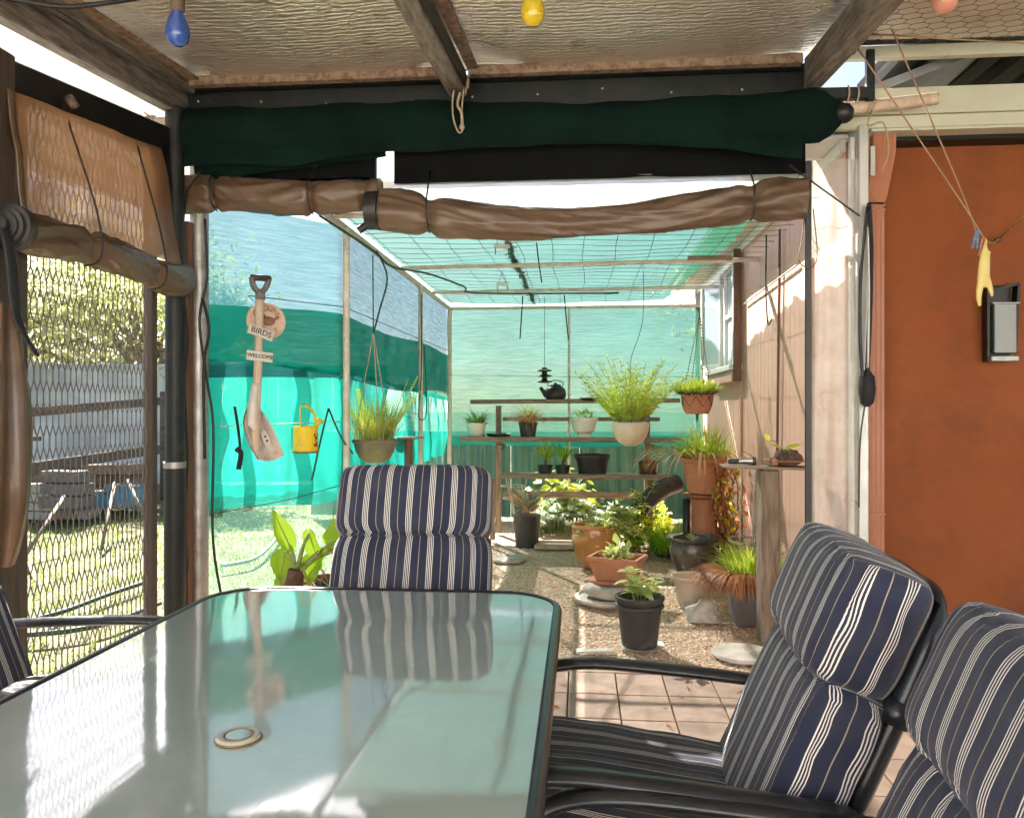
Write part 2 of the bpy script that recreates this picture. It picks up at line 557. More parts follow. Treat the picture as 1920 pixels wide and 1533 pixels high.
m_doorframe = M('dark_door_frame', (.085, .062, .046), .55, col2=(.055, .04, .03), scale=4, stretch=(6, 6, .8), bump=.2, bscale=40)
m_meshsteel = M('weathered_mesh_steel', (.17, .15, .13), .6, metal=.2, col2=(.13, .10, .08), scale=9, bump=0)
m_ring = M('cream_plastic_ring', (.60, .55, .42), .35, bump=.03)
m_goldring = M('tarnished_ring', (.30, .17, .06), .4, metal=.4)

# foliage
l_grass = LEAF('leaf_yellow_green', (.42, .47, .10), (.28, .37, .07), .5)
l_bright = LEAF('leaf_bright_green', (.31, .46, .06), (.20, .37, .045), .5)
l_dark = LEAF('leaf_dark_green', (.08, .17, .045), (.15, .25, .06), .4)
l_dry = LEAF('leaf_dry_straw', (.60, .42, .24), (.48, .30, .16), .4)
l_rust = LEAF('leaf_rust', (.38, .16, .07), (.48, .26, .13), .4)
l_grey = LEAF('leaf_grey_green', (.33, .40, .29), (.48, .53, .41), .35)
l_white = LEAF('leaf_striped_pale', (.45, .47, .36), (.12, .15, .10), .3)
l_fern = LEAF('leaf_asparagus_fern', (.52, .56, .15), (.38, .47, .10), .55)
l_ear = LEAF('leaf_elephant_ear', (.21, .34, .035), (.27, .39, .05), .55, rough=.35, var=.15)
l_young = LEAF('leaf_young_pale', (.50, .52, .22), (.38, .45, .15), .45)
l_yellow = LEAF('leaf_lime_yellow', (.56, .56, .09), (.42, .50, .07), .5)
l_gum = LEAF('leaf_gum_tree', (.26, .28, .18), (.40, .41, .29), .5)
l_gum2 = LEAF('leaf_garden_tree', (.30, .33, .14), (.46, .46, .25), .5)
l_lawn = LEAF('leaf_lawn', (.13, .19, .035), (.19, .22, .06), .4)
l_brownst = M('plant_stem_brown', (.16, .085, .045), .85, col2=(.09, .045, .025), scale=20, bump=.5)
l_stem = M('plant_stem_green', (.26, .30, .10), .6)

# shade cloths and films
n_back = CLOTH_NET('mint_shadecloth', (.025, .108, .074), (.021, .092, .062), hole=.12, transl=.55)
n_roof = CLOTH_NET('mint_roof_shadecloth', (.030, .132, .083), (.025, .112, .070), hole=.16, transl=.55, band=False)
n_up = CLOTH_NET('pale_teal_shadecloth', (.024, .095, .112), (.019, .081, .097), hole=.11, transl=.55)
n_band = CLOTH_NET('deep_teal_shadecloth', (.006, .26, .180), (.004, .21, .145), hole=.06, transl=.6)
n_low = CLOTH_NET('bright_teal_shadecloth', (.013, .27, .215), (.009, .22, .175), hole=.18, transl=.55)
n_skirt = CLOTH_NET('thin_green_netting', (.09, .21, .155), (.07, .18, .13), hole=.56, transl=.5)
f_clear = SHEET('clear_plastic_film', (.80, .76, .70), alpha=.66, rough=.15, transl=.45)
f_haze = SHEET('hazy_plastic_film', (.42, .44, .40), alpha=.25, rough=.25, transl=.6)
f_brown = SHEET('tinted_plastic_sheet', (.42, .235, .13), alpha=.07, rough=.3, transl=.55, gloss=.4)
f_roll = M('rolled_brown_plastic', (.125, .078, .046), .42, col2=(.095, .056, .032), scale=3.0, stretch=(.7, 2.5, 2.5), bump=.1, coat=.10, spec=.5, rvar=.04)
f_roll2 = M('rolled_brown_plastic_side', (.14, .085, .048), .36, col2=(.09, .052, .028), scale=3.0, stretch=(2.5, .7, 2.5), bump=.1, coat=.2, spec=.5, rvar=.04)

def mk_stripes():
    m, t, out = nt('navy_striped_fabric')
    p = t.nodes.new('ShaderNodeBsdfPrincipled')
    t.links.new(p.outputs[0], out.inputs[0])
    tc = t.nodes.new('ShaderNodeTexCoord')
    at_ = t.nodes.new('ShaderNodeAttribute'); at_.attribute_name = 'across'
    nz = N(t, 'ShaderNodeTexNoise', Scale=9.0, Detail=2.0)
    t.links.new(tc.outputs['Object'], nz.inputs['Vector'])
    x = math_n(t, 'ADD', at_.outputs['Fac'], math_n(t, 'MULTIPLY_ADD', nz.outputs[0], .0016, -.0008))
    P = .0695
    u = math_n(t, 'FRACT', math_n(t, 'MULTIPLY_ADD', x, 1 / P, 20.5))
    d = math_n(t, 'MULTIPLY', math_n(t, 'ABSOLUTE', math_n(t, 'SUBTRACT', u, .5)), P)
    e = math_n(t, 'ABSOLUTE', math_n(t, 'SUBTRACT', d, .0054))
    f = math_n(t, 'ABSOLUTE', math_n(t, 'SUBTRACT', e, .0027))
    grp = math_n(t, 'LESS_THAN', f, .00110)
    one = math_n(t, 'GREATER_THAN', d, P / 2 - .0011)
    c = mixcol(t, grp, (.010, .0140, .040), (.80, .75, .66))
    c = mixcol(t, one, c, (.36, .29, .20))
    fade = mixcol(t, math_n(t, 'MULTIPLY', ramp(t, nz.outputs[0], .45, .75), .25), c, (.09, .09, .10))
    t.links.new(fade, p.inputs['Base Color'])
    p.inputs['Roughness'].default_value = .78
    p.inputs['Sheen Weight'].default_value = .14
    p.inputs['Sheen Roughness'].default_value = .5
    w = N(t, 'ShaderNodeTexNoise', Scale=520.0, Detail=1.0)
    t.links.new(tc.outputs['Object'], w.inputs['Vector'])
    w2 = N(t, 'ShaderNodeTexNoise', Scale=22.0, Detail=3.0)
    t.links.new(tc.outputs['Object'], w2.inputs['Vector'])
    h = math_n(t, 'MULTIPLY_ADD', w.outputs[0], .12, w2.outputs[0])
    b = N(t, 'ShaderNodeBump', Strength=.35, Distance=.008)
    t.links.new(h, b.inputs['Height'])
    t.links.new(b.outputs[0], p.inputs['Normal'])
    return m
m_stripe = mk_stripes()

def mk_tableglass():
    m, t, out = nt('frosted_green_glass')
    p = t.nodes.new('ShaderNodeBsdfPrincipled')
    t.links.new(p.outputs[0], out.inputs[0])
    co = coords(t)
    n1 = N(t, 'ShaderNodeTexNoise', Scale=1.6, Detail=3.0)
    t.links.new(co, n1.inputs['Vector'])
    c = mixcol(t, n1.outputs[0], (.47, .55, .475), (.42, .50, .43))
    n3 = N(t, 'ShaderNodeTexNoise', Scale=5.0, Detail=6.0, Roughness=.7)
    t.links.new(co, n3.inputs['Vector'])
    c = mixcol(t, math_n(t, 'MULTIPLY', ramp(t, n3.outputs[0], .5, .75), .5), c, (.62, .66, .60))
    t.links.new(c, p.inputs['Base Color'])
    t.links.new(math_n(t, 'MULTIPLY_ADD', ramp(t, n3.outputs[0], .4, .75), .09, .045), p.inputs['Roughness'])
    p.inputs['IOR'].default_value = 1.82
    p.inputs['Coat Weight'].default_value = 1.0
    p.inputs['Coat Roughness'].default_value = .05
    co2 = coords(t, (7, 1.3, 1))
    n2 = N(t, 'ShaderNodeTexNoise', Scale=3.0, Detail=3.0)
    t.links.new(co2, n2.inputs['Vector'])
    b = N(t, 'ShaderNodeBump', Strength=.07, Distance=.003)
    t.links.new(n2.outputs[0], b.inputs['Height'])
    t.links.new(b.outputs[0], p.inputs['Normal'])
    t.links.new(b.outputs[0], p.inputs['Coat Normal'])
    return m
m_tableglass = mk_tableglass()

def mk_foil():
    m, t, out = nt('foil_insulation')
    p = t.nodes.new('ShaderNodeBsdfPrincipled')
    t.links.new(p.outputs[0], out.inputs[0])
    co = coords(t)
    n1 = N(t, 'ShaderNodeTexNoise', Scale=1.7, Detail=6.0, Roughness=.6)
    t.links.new(co, n1.inputs['Vector'])
    n4 = N(t, 'ShaderNodeTexNoise', Scale=7.0, Detail=5.0, Roughness=.7)
    t.links.new(co, n4.inputs['Vector'])
    c = mixcol(t, ramp(t, n1.outputs[0], .3, .7), (.90, .84, .75), (.76, .70, .61))
    c = mixcol(t, ramp(t, n4.outputs[0], .55, .8), c, (.44, .35, .26))
    t.links.new(c, p.inputs['Base Color'])
    p.inputs['Metallic'].default_value = .75
    p.inputs['Roughness'].default_value = .30
    w = N(t, 'ShaderNodeTexWave', Scale=9.0, Distortion=5.0, Detail=3.0)
    w.bands_direction = 'Y'
    w.inputs['Detail Scale'].default_value = 2.5
    t.links.new(co, w.inputs['Vector'])
    v = N(t, 'ShaderNodeTexNoise', Scale=55.0, Detail=3.0)
    t.links.new(coords(t, (.5, 1, 1)), v.inputs['Vector'])
    h = math_n(t, 'MULTIPLY_ADD', w.outputs[1], .25, math_n(t, 'MULTIPLY', v.outputs[0], .8))
    h = math_n(t, 'MULTIPLY_ADD', n4.outputs[0], .8, h)
    b = N(t, 'ShaderNodeBump', Strength=.9, Distance=.014)
    t.links.new(h, b.inputs['Height'])
    t.links.new(b.outputs[0], p.inputs['Normal'])
    return m
m_foil = mk_foil()

def mk_gravel():
    m, t, out = nt('gravel_pebbles')
    p = t.nodes.new('ShaderNodeBsdfPrincipled')
    t.links.new(p.outputs[0], out.inputs[0])
    g = t.nodes.new('ShaderNodeNewGeometry')
    cr = t.nodes.new('ShaderNodeValToRGB')
    el = cr.color_ramp.elements
    el[0].position = 0; el[0].color = (.72, .55, .39, 1)
    el[1].position = 1; el[1].color = (.80, .67, .51, 1)
    for pos, c in ((.15, (.52, .30, .18)), (.3, (.76, .56, .39)), (.45, (.60, .42, .28)), (.6, (.82, .69, .54)), (.72, (.42, .24, .14)), (.85, (.68, .48, .32))):
        e = el.new(pos); e.color = c4(c)
    t.links.new(g.outputs['Random Per Island'], cr.inputs[0])
    t.links.new(cr.outputs[0], p.inputs['Base Color'])
    p.inputs['Roughness'].default_value = .75
    return m
m_gravel = mk_gravel()

def mk_glass(name, col=(.9, .95, .95), rough=.02):
    m, t, out = nt(name)
    p = t.nodes.new('ShaderNodeBsdfPrincipled')
    t.links.new(p.outputs[0], out.inputs[0])
    co = coords(t)
    n1 = N(t, 'ShaderNodeTexNoise', Scale=3.0, Detail=3.0)
    t.links.new(co, n1.inputs['Vector'])
    t.links.new(mixcol(t, n1.outputs[0], col, tuple(c * .85 for c in col)), p.inputs['Base Color'])
    p.inputs['Roughness'].default_value = rough
    p.inputs['Coat Weight'].default_value = .5
    return m
m_windowglass = mk_glass('window_glass', (.42, .50, .52), .03)
m_curtain = M('window_curtain', (.40, .26, .16), .9, col2=(.25, .15, .09), scale=4, stretch=(1, 18, .6))
m_bulbblue = mk_glass('blue_bulb_glass', (.03, .10, .42), .12)
m_bulbyellow = mk_glass('yellow_bulb_glass', (.72, .52, .02), .15)
m_bulbpink = mk_glass('pink_bulb_glass', (.62, .26, .18), .15)
m_lampglass = mk_glass('lantern_glass', (.06, .075, .055), .08)
m_polysheet = SHEET('white_translucent_sheeting', (.80, .77, .72), alpha=.10, rough=.4, transl=.6, gloss=.2)
# ------------------------------------------------------------------ ground, paving, gravel
Y0 = 3.82            # the patio's open front
YB = 8.20            # back of the shade-cloth garden
XR = -1.37           # left pergola rail
XW = 1.30            # house wall beside the garden

b = MB(); b.box((0, 0, -.55), (600, 600, 1.0))
tag(b.build('ground', m_lawn), kind='structure')

b = MB(); b.box((0.0, 4.0 + .55, -.04), (3.9, 8.6, .05))
b.v = [(x, y if y > 4 else 3.80, z) for x, y, z in b.v]
tag(b.build('garden_bed', m_earth), kind='structure')

b = MB(); b.box((1.4, -.6, -.045), (7.4, 8.86, .06))
floor = tag(b.build('patio_floor', m_grout), kind='structure')
TW, TD = .22, .28
tile_meshes = []
rnd = random.Random(3)
for k in range(4):
    t_ = MB(); t_.box((0, 0, -.012), (TW - .006, TD - .006, .03), bev=.003)
    tile_meshes.append(t_.mesh('tile', m_tile))
strip = MB(); strip.box((0, 0, -.012), (.44 - .006, .06, .034), bev=.004)
strip_me = strip.mesh('edging_strip', m_tile)
far = MB()
for i in range(-14, 19):
    for j in range(0, 31):
        x = .168 + TW * (i + .5); y = 3.765 - TD * (j + .5)
        if -2.2 < x < 5.0:
            if -5 <= i <= 9 and j < 12:
                o = link('tile', tile_meshes[rnd.randrange(4)], floor, (x, y, rnd.uniform(-.0025, .0015)),
                         (rnd.uniform(-.004, .004), rnd.uniform(-.004, .004), rnd.choice((0, math.pi))))
            else:
                far.box((x, y, -.012 + rnd.uniform(-.0025, .0015)), (TW - .006, TD - .006, .03))
tag(far.build('tiling', m_tile, floor), kind='stuff')
for i in range(-4, 4):
    link('edging_strip', strip_me, floor, (.168 + .44 * i, 3.797, rnd.uniform(-.002, .004)))

def pebble_mesh(name, pts, sizes, seed, mat, ico=True):
    rs = np.random.RandomState(seed)
    if ico:
        bm = bmesh.new(); bmesh.ops.create_icosphere(bm, subdivisions=1, radius=1.0)
        bv = np.array([v.co[:] for v in bm.verts]); bf = np.array([[v.index for v in f.verts] for f in bm.faces]); bm.free()
    else:
        bv = np.array([(1, 0, 0), (-1, 0, 0), (0, 1, 0), (0, -1, 0), (0, 0, 1), (0, 0, -1)], float)
        bf = np.array([(0, 2, 4), (2, 1, 4), (1, 3, 4), (3, 0, 4), (2, 0, 5), (1, 2, 5), (3, 1, 5), (0, 3, 5)])
    n = len(pts)
    s = np.stack([sizes * rs.uniform(.75, 1.35, n), sizes * rs.uniform(.6, 1.0, n), sizes * rs.uniform(.2, .36, n)], 1)
    a = rs.uniform(0, 6.283, n); ti = rs.uniform(-.16, .16, n)
    V = bv[None] * (1 + rs.uniform(-.18, .18, (n, len(bv), 1))) * s[:, None, :]
    ct, st = np.cos(ti)[:, None], np.sin(ti)[:, None]
    x, y, z = V[..., 0], V[..., 1], V[..., 2]
    x, z = x * ct - z * st, x * st + z * ct
    ca, sa = np.cos(a)[:, None], np.sin(a)[:, None]
    x, y = x * ca - y * sa, x * sa + y * ca
    V = np.stack([x, y, z], -1) + pts[:, None, :]
    F = (bf[None] + (np.arange(n) * len(bv))[:, None, None]).reshape(-1, 3)
    me = bpy.data.meshes.new(name)
    me.vertices.add(n * len(bv)); me.vertices.foreach_set('co', V.reshape(-1).astype(np.float32))
    me.loops.add(len(F) * 3); me.loops.foreach_set('vertex_index', F.reshape(-1).astype(np.int32))
    me.polygons.add(len(F))
    me.polygons.foreach_set('loop_start', np.arange(0, len(F) * 3, 3, dtype=np.int32))
    me.polygons.foreach_set('use_smooth', np.ones(len(F), bool))
    me.materials.append(mat)
    me.update(calc_edges=True)
    return me

rs = np.random.RandomState(11)
n1 = 30000
P = np.stack([rs.uniform(-1.6, 1.3, n1), 3.84 + 2.2 * rs.uniform(0, 1, n1) , rs.uniform(-.0165, -.0135, n1)], 1)
tag(link('gravel', pebble_mesh('gravel', P, rs.uniform(.008, .0145, n1), 1, m_gravel)), 'pale brown pebble gravel covering the garden floor', 'gravel', kind='stuff')
n2 = 16000
P = np.stack([rs.uniform(-1.5, 1.3, n2), rs.uniform(6.0, 8.9, n2), rs.uniform(-.0165, -.013, n2)], 1)
tag(link('gravel', pebble_mesh('gravel_far', P, rs.uniform(.009, .015, n2), 2, m_gravel, False)), 'finer pebble gravel at the back under the shelves', 'gravel', kind='stuff')

# unseen white wall added behind the camera to bounce sunlight into the patio
b = MB(); b.box((.6, -3.0, 1.5), (10.5, .2, 3.1)); tag(b.build('bounce_wall', m_white), kind='structure')

# ------------------------------------------------------------------ house: pink clad side wall, brown wall, eaves
house = thing('house_side_wall', 'pink grooved board wall of the house along the garden', 'wall', (XW, 3.97, 0))
b = MB(); b.box((.06, 2.4, 1.29), (.09, 4.85, 2.58)); b.build('wall_core', m_pinkwall, house)
bw = .112
rnd = random.Random(5)
bm_ = MB(); bm_.box((0, 0, 1.285), (.012, bw - .0035, 2.57), bev=.002)
board_me = bm_.mesh('cladding_board', m_pinkwall)
nb = int(4.8 / bw)
for i in range(nb):
    link('cladding_board', board_me, house, (.006 + rnd.uniform(-.0008, .0008), .02 + bw * (i + .5), 0))
for yy in (.56, 2.46):
    b = MB(); b.box((-.008, yy, 1.285), (.02, .035, 2.57), bev=.004); b.build('joint_batten', m_pinkwall, house)
b = MB(); b.box((-.012, 4.80, 1.285), (.05, .07, 2.57), bev=.004); b.build('corner_trim', m_white, house)
b = MB(); b.box((-.03, 2.4, .06), (.03, 4.8, .12), bev=.004); b.build('base_plate', m_pinkwall, house)

eave = thing('house_eaves', 'white soffit and gutter of the house above the garden wall', 'eaves', (XW, 3.97, 2.58))
b = MB(); b.box((-.10, 2.45, .015), (.22, 4.9, .02)); b.build('soffit', m_white, eave)
for i in range(8):
    b = MB(); b.box((-.10, .3 + i * .62, .0), (.2, .012, .012)); b.build('soffit_strip', m_white, eave)
b = MB(); b.tube([(-.23, 0, .06), (-.23, 4.95, .06)], .055, 10, flat=1.1); b.build('gutter', m_white, eave, True)
b = MB(); b.bar((-.012, .0, -.03), (-.012, 4.9, -.03), .02, .06); b.build('cover_strip', m_white, eave)
b = MB(); b.box((.5, 2.45, .35), (1.7, 5.1, .04), Matrix.Rotation(-.35, 3, 'Y')); b.build('roof_sheet', m_tinroof, eave)

# window in the side wall
win = thing('wall_window', 'white sash window standing open in the pink wall', 'window', (XW, 7.02, 1.60))
WL, WH = 1.12, .86
for s in (-1, 1):
    b = MB(); b.box((-.035, s * WL / 2, WH / 2), (.07, .05, WH), bev=.004); b.build('jamb', m_white, win)
b = MB(); b.box((-.035, 0, WH), (.07, WL + .05, .05), bev=.004); b.build('head', m_white, win)
b = MB(); b.box((-.05, 0, -.005), (.12, WL + .1, .045), bev=.005); b.build('sill', m_white, win)
b = MB(); b.box((-.04, 0, -.075), (.09, WL + .06, .09), bev=.005); b.build('apron', m_pinkwall, win)
b = MB(); b.box((-.045, -WL / 2 - .05, WH / 2 - .02), (.06, .04, WH + .2), bev=.004); b.build('side_trim', m_brownwood, win)
b = MB(); b.box((-.02, .0, WH / 2), (.035, .04, WH), bev=.003); b.build('mullion', m_white, win)
for s in (-1, 1):
    b = MB(); b.box((-.02, s * WL / 4, WH / 2 + .02), (.03, WL / 2 - .04, .035), bev=.003); b.build('glazing_bar', m_white, win)
    b = MB(); b.box((-.012, s * WL / 4, WH / 2), (.006, WL / 2 - .04, WH - .04)); b.build('pane', m_windowglass, win)
b = MB()
R = Matrix.Rotation(math.radians(14), 3, 'Z')
for dy, dz, sy, sz in ((-.2, 0, .03, WH - .06), (.2, 0, .03, WH - .06), (0, .38, .40, .03), (0, -.38, .40, .03)):
    b.box(Vector((-.10, .28, WH / 2)) + R @ Vector((0, dy, dz)), (.03, sy, sz), R)
sash = b.build('open_sash', m_white, win)
b = MB(); b.box((-.10, .28, WH / 2), (.006, .38, WH - .12), R); b.build('sash_glass', m_windowglass, sash)

# brown rendered wall facing the patio
bwall = thing('brown_house_wall', 'brown rendered house wall at the right of the patio', 'wall', (1.36, 4.06, 0))
b = MB(); b.box((2.3, .06, 1.28), (4.6, .12, 2.56)); b.build('render', m_brownwall, bwall)
b = MB(); b.box((2.3, -.012, 2.585), (4.5, .16, .045), bev=.004); b.build('top_plate', m_black, bwall)
b = MB(); b.box((2.3, -.004, .04), (4.6, .02, .12), bev=.003); b.build('plinth', m_brownwall, bwall)

# swan-neck fluted downpipe
dp = thing('downpipe', 'fluted brown downpipe at the corner of the brown wall', 'downpipe', (1.405, 3.93, 0))
def fluted(path, w=.098, d=.06):
    b = MB(); n = 9
    prof = []
    for k in range(n + 1):
        x = -w / 2 + w * k / n
        prof.append((x, -d / 2 - (.004 if k % 2 else 0)))
    prof += [(w / 2, d / 2), (-w / 2, d / 2)]
    m = len(prof)
    vs = []
    for (px_, z) in path:
        vs += [(px_ + x, y, z) for x, y in prof]
    fs = []
    for i in range(len(path) - 1):
        for k in range(m):
            k2 = (k + 1) % m
            fs.append((i * m + k, i * m + k2, (i + 1) * m + k2, (i + 1) * m + k))
    b.add(vs, fs)
    return b
fluted([(0, .0), (0, 2.235)]).build('lower_pipe', m_brownpipe, dp)
fluted([(.001, 2.25), (.012, 2.29), (.045, 2.46), (.050, 2.49), (.052, 2.62)], .103, .065).build('swan_neck', m_brownpipe, dp)
for z in (2.235, 2.215, .755):
    b = MB(); b.box((0, 0, z), (.110, .072, .012), bev=.002); b.build('joint_band', m_brownpipe, dp)

# cream fascia, rail and dark carport roof to the right
fas = thing('carport_fascia', 'cream painted fascia boards above the brown wall', 'fascia', (1.18, 3.86, 0))
b = MB(); b.box((1.9, 0, 2.715), (3.8, .03, .125), bev=.003); b.build('upper_board', m_cream, fas)
b = MB(); b.box((1.9, .012, 2.620), (3.8, .04, .058), bev=.003); b.build('lower_board', m_cream, fas)
b = MB(); b.box((2.0, .04, 2.583), (3.6, .09, .012)); b.build('soffit_edge', m_cream, fas)
rail = thing('cream_rail', 'cream timber rail under the right-hand ceiling', 'rail', (1.15, 3.72, 2.885))
b = MB(); b.box((1.9, 0, 0), (3.8, .045, .055), bev=.004); b.build('rail_bar', m_cream, rail)
b = MB(); b.box((1.9, -.05, .045), (3.8, .05, .035), bev=.003); b.build('dark_purlin', m_darkbeam, rail)
for x in (.03, .09):
    b = MB(); b.tube([(x, -.03, 0), (x, .0, 0)], .012, 8); b.build('bolt_hole', m_black, rail)
cr = thing('carport_roof', 'dark corrugated roof sheets above the cream fascia', 'roof', (1.46, 3.74, 2.935))
rib = .19
for k in range(8):
    b = MB()
    def fn(u, v, k=k):
        x = (k + u) * .40
        ph = (x / rib) % 1.0
        z = .03 if ph < .28 else (.03 * (1 - (ph - .28) / .12) if ph < .4 else (0 if ph < .88 else .03 * (ph - .88) / .12))
        return (x, v * 3.2, z + v * .05)
    b.grid(26, 1, fn)
    o = b.build('roof_sheet', m_carportroof, cr)
gapfoil = MB(); gapfoil.grid(20, 4, lambda u, v: (1.4 + u * 3.2, 4.22 + v * .5, 2.56 + v * .22 + .012 * noise.noise((u * 9, v * 3, 1))))
tag(gapfoil.build('wall_top_insulation', m_foil), 'strip of foil insulation showing above the brown wall', 'insulation')
tr = thing('roof_bracket', 'dark steel bracket with a pale strut above the brown wall', 'bracket', at(1870, 250, Y=4.10))
for s in (-1, 1):
    b = MB(); b.bar((s * .02, 0, .05), (s * .09, 0, -.035), .02, .02); b.build('strut', m_black, tr)
b = MB(); b.box((0, 0, .0), (.04, .03, .07)); b.build('post', m_brownpipe, tr)

# ------------------------------------------------------------------ patio roof: ceiling sheets, rafters, beams
SL = .082
def zr(y): return 2.925 - SL * (Y0 - y)
YN = -.1
def ceiling(name, x0, x1, label, y1=3.80):
    b = MB()
    def fn(u, v):
        x = x0 + (x1 - x0) * u; y = YN + (y1 - YN) * v
        z = zr(y) - .022 * math.sin(math.pi * u) * (1 + .4 * noise.noise((x * 1.3, y * 1.1, 3))) + .006 * noise.noise((x * 5, y * 5, 0))
        return (x, y, z)
    b.grid(26, 60, fn)
    o = b.build(name, m_foil, None, True)
    return tag(o, label, 'ceiling', kind='structure')
ceiling('ceiling', -2.04, -.60, 'foil insulation ceiling sheet left of the middle rafter')
ceiling('ceiling', -.60, 1.07, 'foil insulation ceiling sheet between the middle and right rafters')
ceiling('ceiling', 1.07, 4.9, 'foil ceiling sheet under chicken wire at the right', 3.62)
b = MB(); b.add([(-2.2, YN, zr(YN) + .04), (5, YN, zr(YN) + .04), (5, 3.95, zr(3.95) + .04), (-2.2, 3.95, zr(3.95) + .04)], [(0, 1, 2, 3)])
tag(b.build('patio_roof', m_tinroof), 'tin roof over the patio', 'roof', kind='structure')

def rafter(name, x0, x1, label, w=.085, h=.12):
    r = thing(name, label, 'rafter')
    b = MB(); b.bar((x0, YN, zr(YN) - .035 - h / 2), (x1, 3.74, zr(3.74) - .035 - h / 2), w, h, bev=.006); b.build('rafter_beam', m_rafter, r)
    b = MB(); b.bar((x0 + w * .5 + .006, YN, zr(YN) - .03 - h * .62), (x1 + w * .5 + .006, 3.73, zr(3.73) - .03 - h * .62), .012, h * .5); b.build('dark_flange', m_darkbeam, r)
    b = MB(); b.bar((x0 + w * .5 + .03, YN, zr(YN) - .022), (x1 + w * .5 + .03, 3.73, zr(3.73) - .022), .05, .014); b.build('edge_trim', m_rustbatten, r)
    return r
rafter('roof_rafter', -.66, -.585, 'stained middle rafter running over the table')
rafter('roof_rafter', 1.10, 1.075, 'stained right-hand rafter with nail holes', .08, .14)
edge = thing('edge_beam', 'stained timber beam along the left edge of the patio roof', 'beam')
b = MB(); b.bar((-2.11, YN, zr(YN) - .14), (-2.00, 3.80, zr(3.80) - .14), .07, .11, bev=.006); b.build('timber', m_rafter, edge)
b = MB(); b.bar((-2.06, YN, zr(YN) - .055), (-1.955, 3.79, zr(3.79) - .055), .06, .05, bev=.004); b.build('top_batten', m_rafter, edge)
b = MB(); b.bar((-2.00, YN, zr(YN) - .028), (-1.90, 3.79, zr(3.79) - .028), .055, .012); b.build('edge_trim', m_rustbatten, edge)

fb = thing('front_beam', 'dark steel beam across the open front of the patio', 'beam', (0, Y0 + .03, 0))
b = MB(); b.box((-.46, 0, 2.80), (3.12, .05, .125), bev=.004); b.build('web', m_darkbeam, fb)
b = MB(); b.box((-.46, -.02, 2.738), (3.12, .08, .012)); b.build('bottom_flange', m_darkbeam, fb)
b = MB(); b.box((-.46, -.03, 2.872), (3.12, .075, .018)); b.build('top_flange', m_darkbeam, fb)
rnd = random.Random(8)
for i in range(9):
    b = MB(); b.lathe([(.006, 0), (.005, .004), (.0, .005)], 8); b.build('bolt', m_galvlight, fb, True, loc=(-1.9 + i * .34 + rnd.uniform(-.05, .05), -.026, 2.79 + rnd.uniform(-.02, .03)), rot=(math.radians(90), 0, 0))
for k, (x0, x1) in enumerate(((-1.95, -.64), (-.53, 1.03))):
    b = MB(); b.bar((x0, Y0 - .07, zr(Y0 - .07) - .035), (x1, Y0 - .07, zr(Y0 - .07) - .035), .05, .045, bev=.004)
    tag(b.build('ceiling_batten', m_rustbatten), ['speckled rusty batten at the front edge of the left ceiling sheet', 'speckled rusty batten at the front edge of the middle ceiling sheet'][k], 'batten')

# chicken wire under the right ceiling
b = MB()
cw, chh = .075, .075
for i in range(0, 42):
    for j in range(0, 46):
        x = 1.18 + i * cw + (cw / 2 if j % 2 else 0); y = 3.58 - j * chh * .75
        if x > 3.3 or y < .6: continue
        z = zr(y) - .042 + .008 * noise.noise((x * 3, y * 3, 0))
        p0 = Vector((x, y, z)); p1 = Vector((x, y - chh * .5, z - SL * chh * .5))
        b.tube([p0, p1], .0016, 3, False)
        b.tube([p1, Vector((x + cw / 2, y - chh * .75, z - SL * chh * .75))], .0012, 3, False)
        b.tube([p1, Vector((x - cw / 2, y - chh * .75, z - SL * chh * .75))], .0012, 3, False)
tag(b.build('chicken_wire', m_wire), 'chicken wire stretched under the right-hand foil ceiling', 'chicken wire')
# ------------------------------------------------------------------ left side: screen door, posts, blind
def XLW(y): return -2.02 - .035 * (3.7 - y)
door = thing('screen_door', 'brown framed security door of expanded metal mesh', 'door')
DY0, DY1, DZ0, DZ1 = 2.74, 3.52, .05, 2.5
def dpt(y, z, dx=0): return Vector((XLW(y) + dx, y, z))
for y, nm in ((DY0 - .03, 'stile'), (DY1 + .03, 'stile')):
    b = MB(); b.bar(dpt(y, .02), dpt(y, DZ1), .05, .045, up=(1, 0, 0), bev=.004); b.build(nm, m_doorframe, door)
for z in (.05, DZ1 - .02):
    b = MB(); b.bar(dpt(DY0 - .004, z), dpt(DY1 + .004, z), .045, .07, bev=.004); b.build('rail', m_doorframe, door)
b = MB()
HW, RP = .034, .086
j = 0; z = DZ0 + .03
def strand(b, a, c):
    if c.z > DZ1 - .05 or a.z < DZ0: return
    if not (DY0 - .01 < a.y < DY1 + .01 and DY0 - .01 < c.y < DY1 + .01): return
    b.bar(a, c, .0020, .0044, up=(1, 0, 0))
while z < DZ1:
    off = HW / 2 if j % 2 else 0
    for i in range(int((DY1 - DY0) / HW) + 2):
        y = DY0 + i * HW + off
        p0, p1 = dpt(y, z), dpt(y, z + RP * .48)
        strand(b, p0, p1)
        strand(b, p1, dpt(y + HW / 2, z + RP))
        strand(b, p1, dpt(y - HW / 2, z + RP))
    z += RP; j += 1
tag(b.build('expanded_mesh', m_meshsteel, door), kind='stuff')

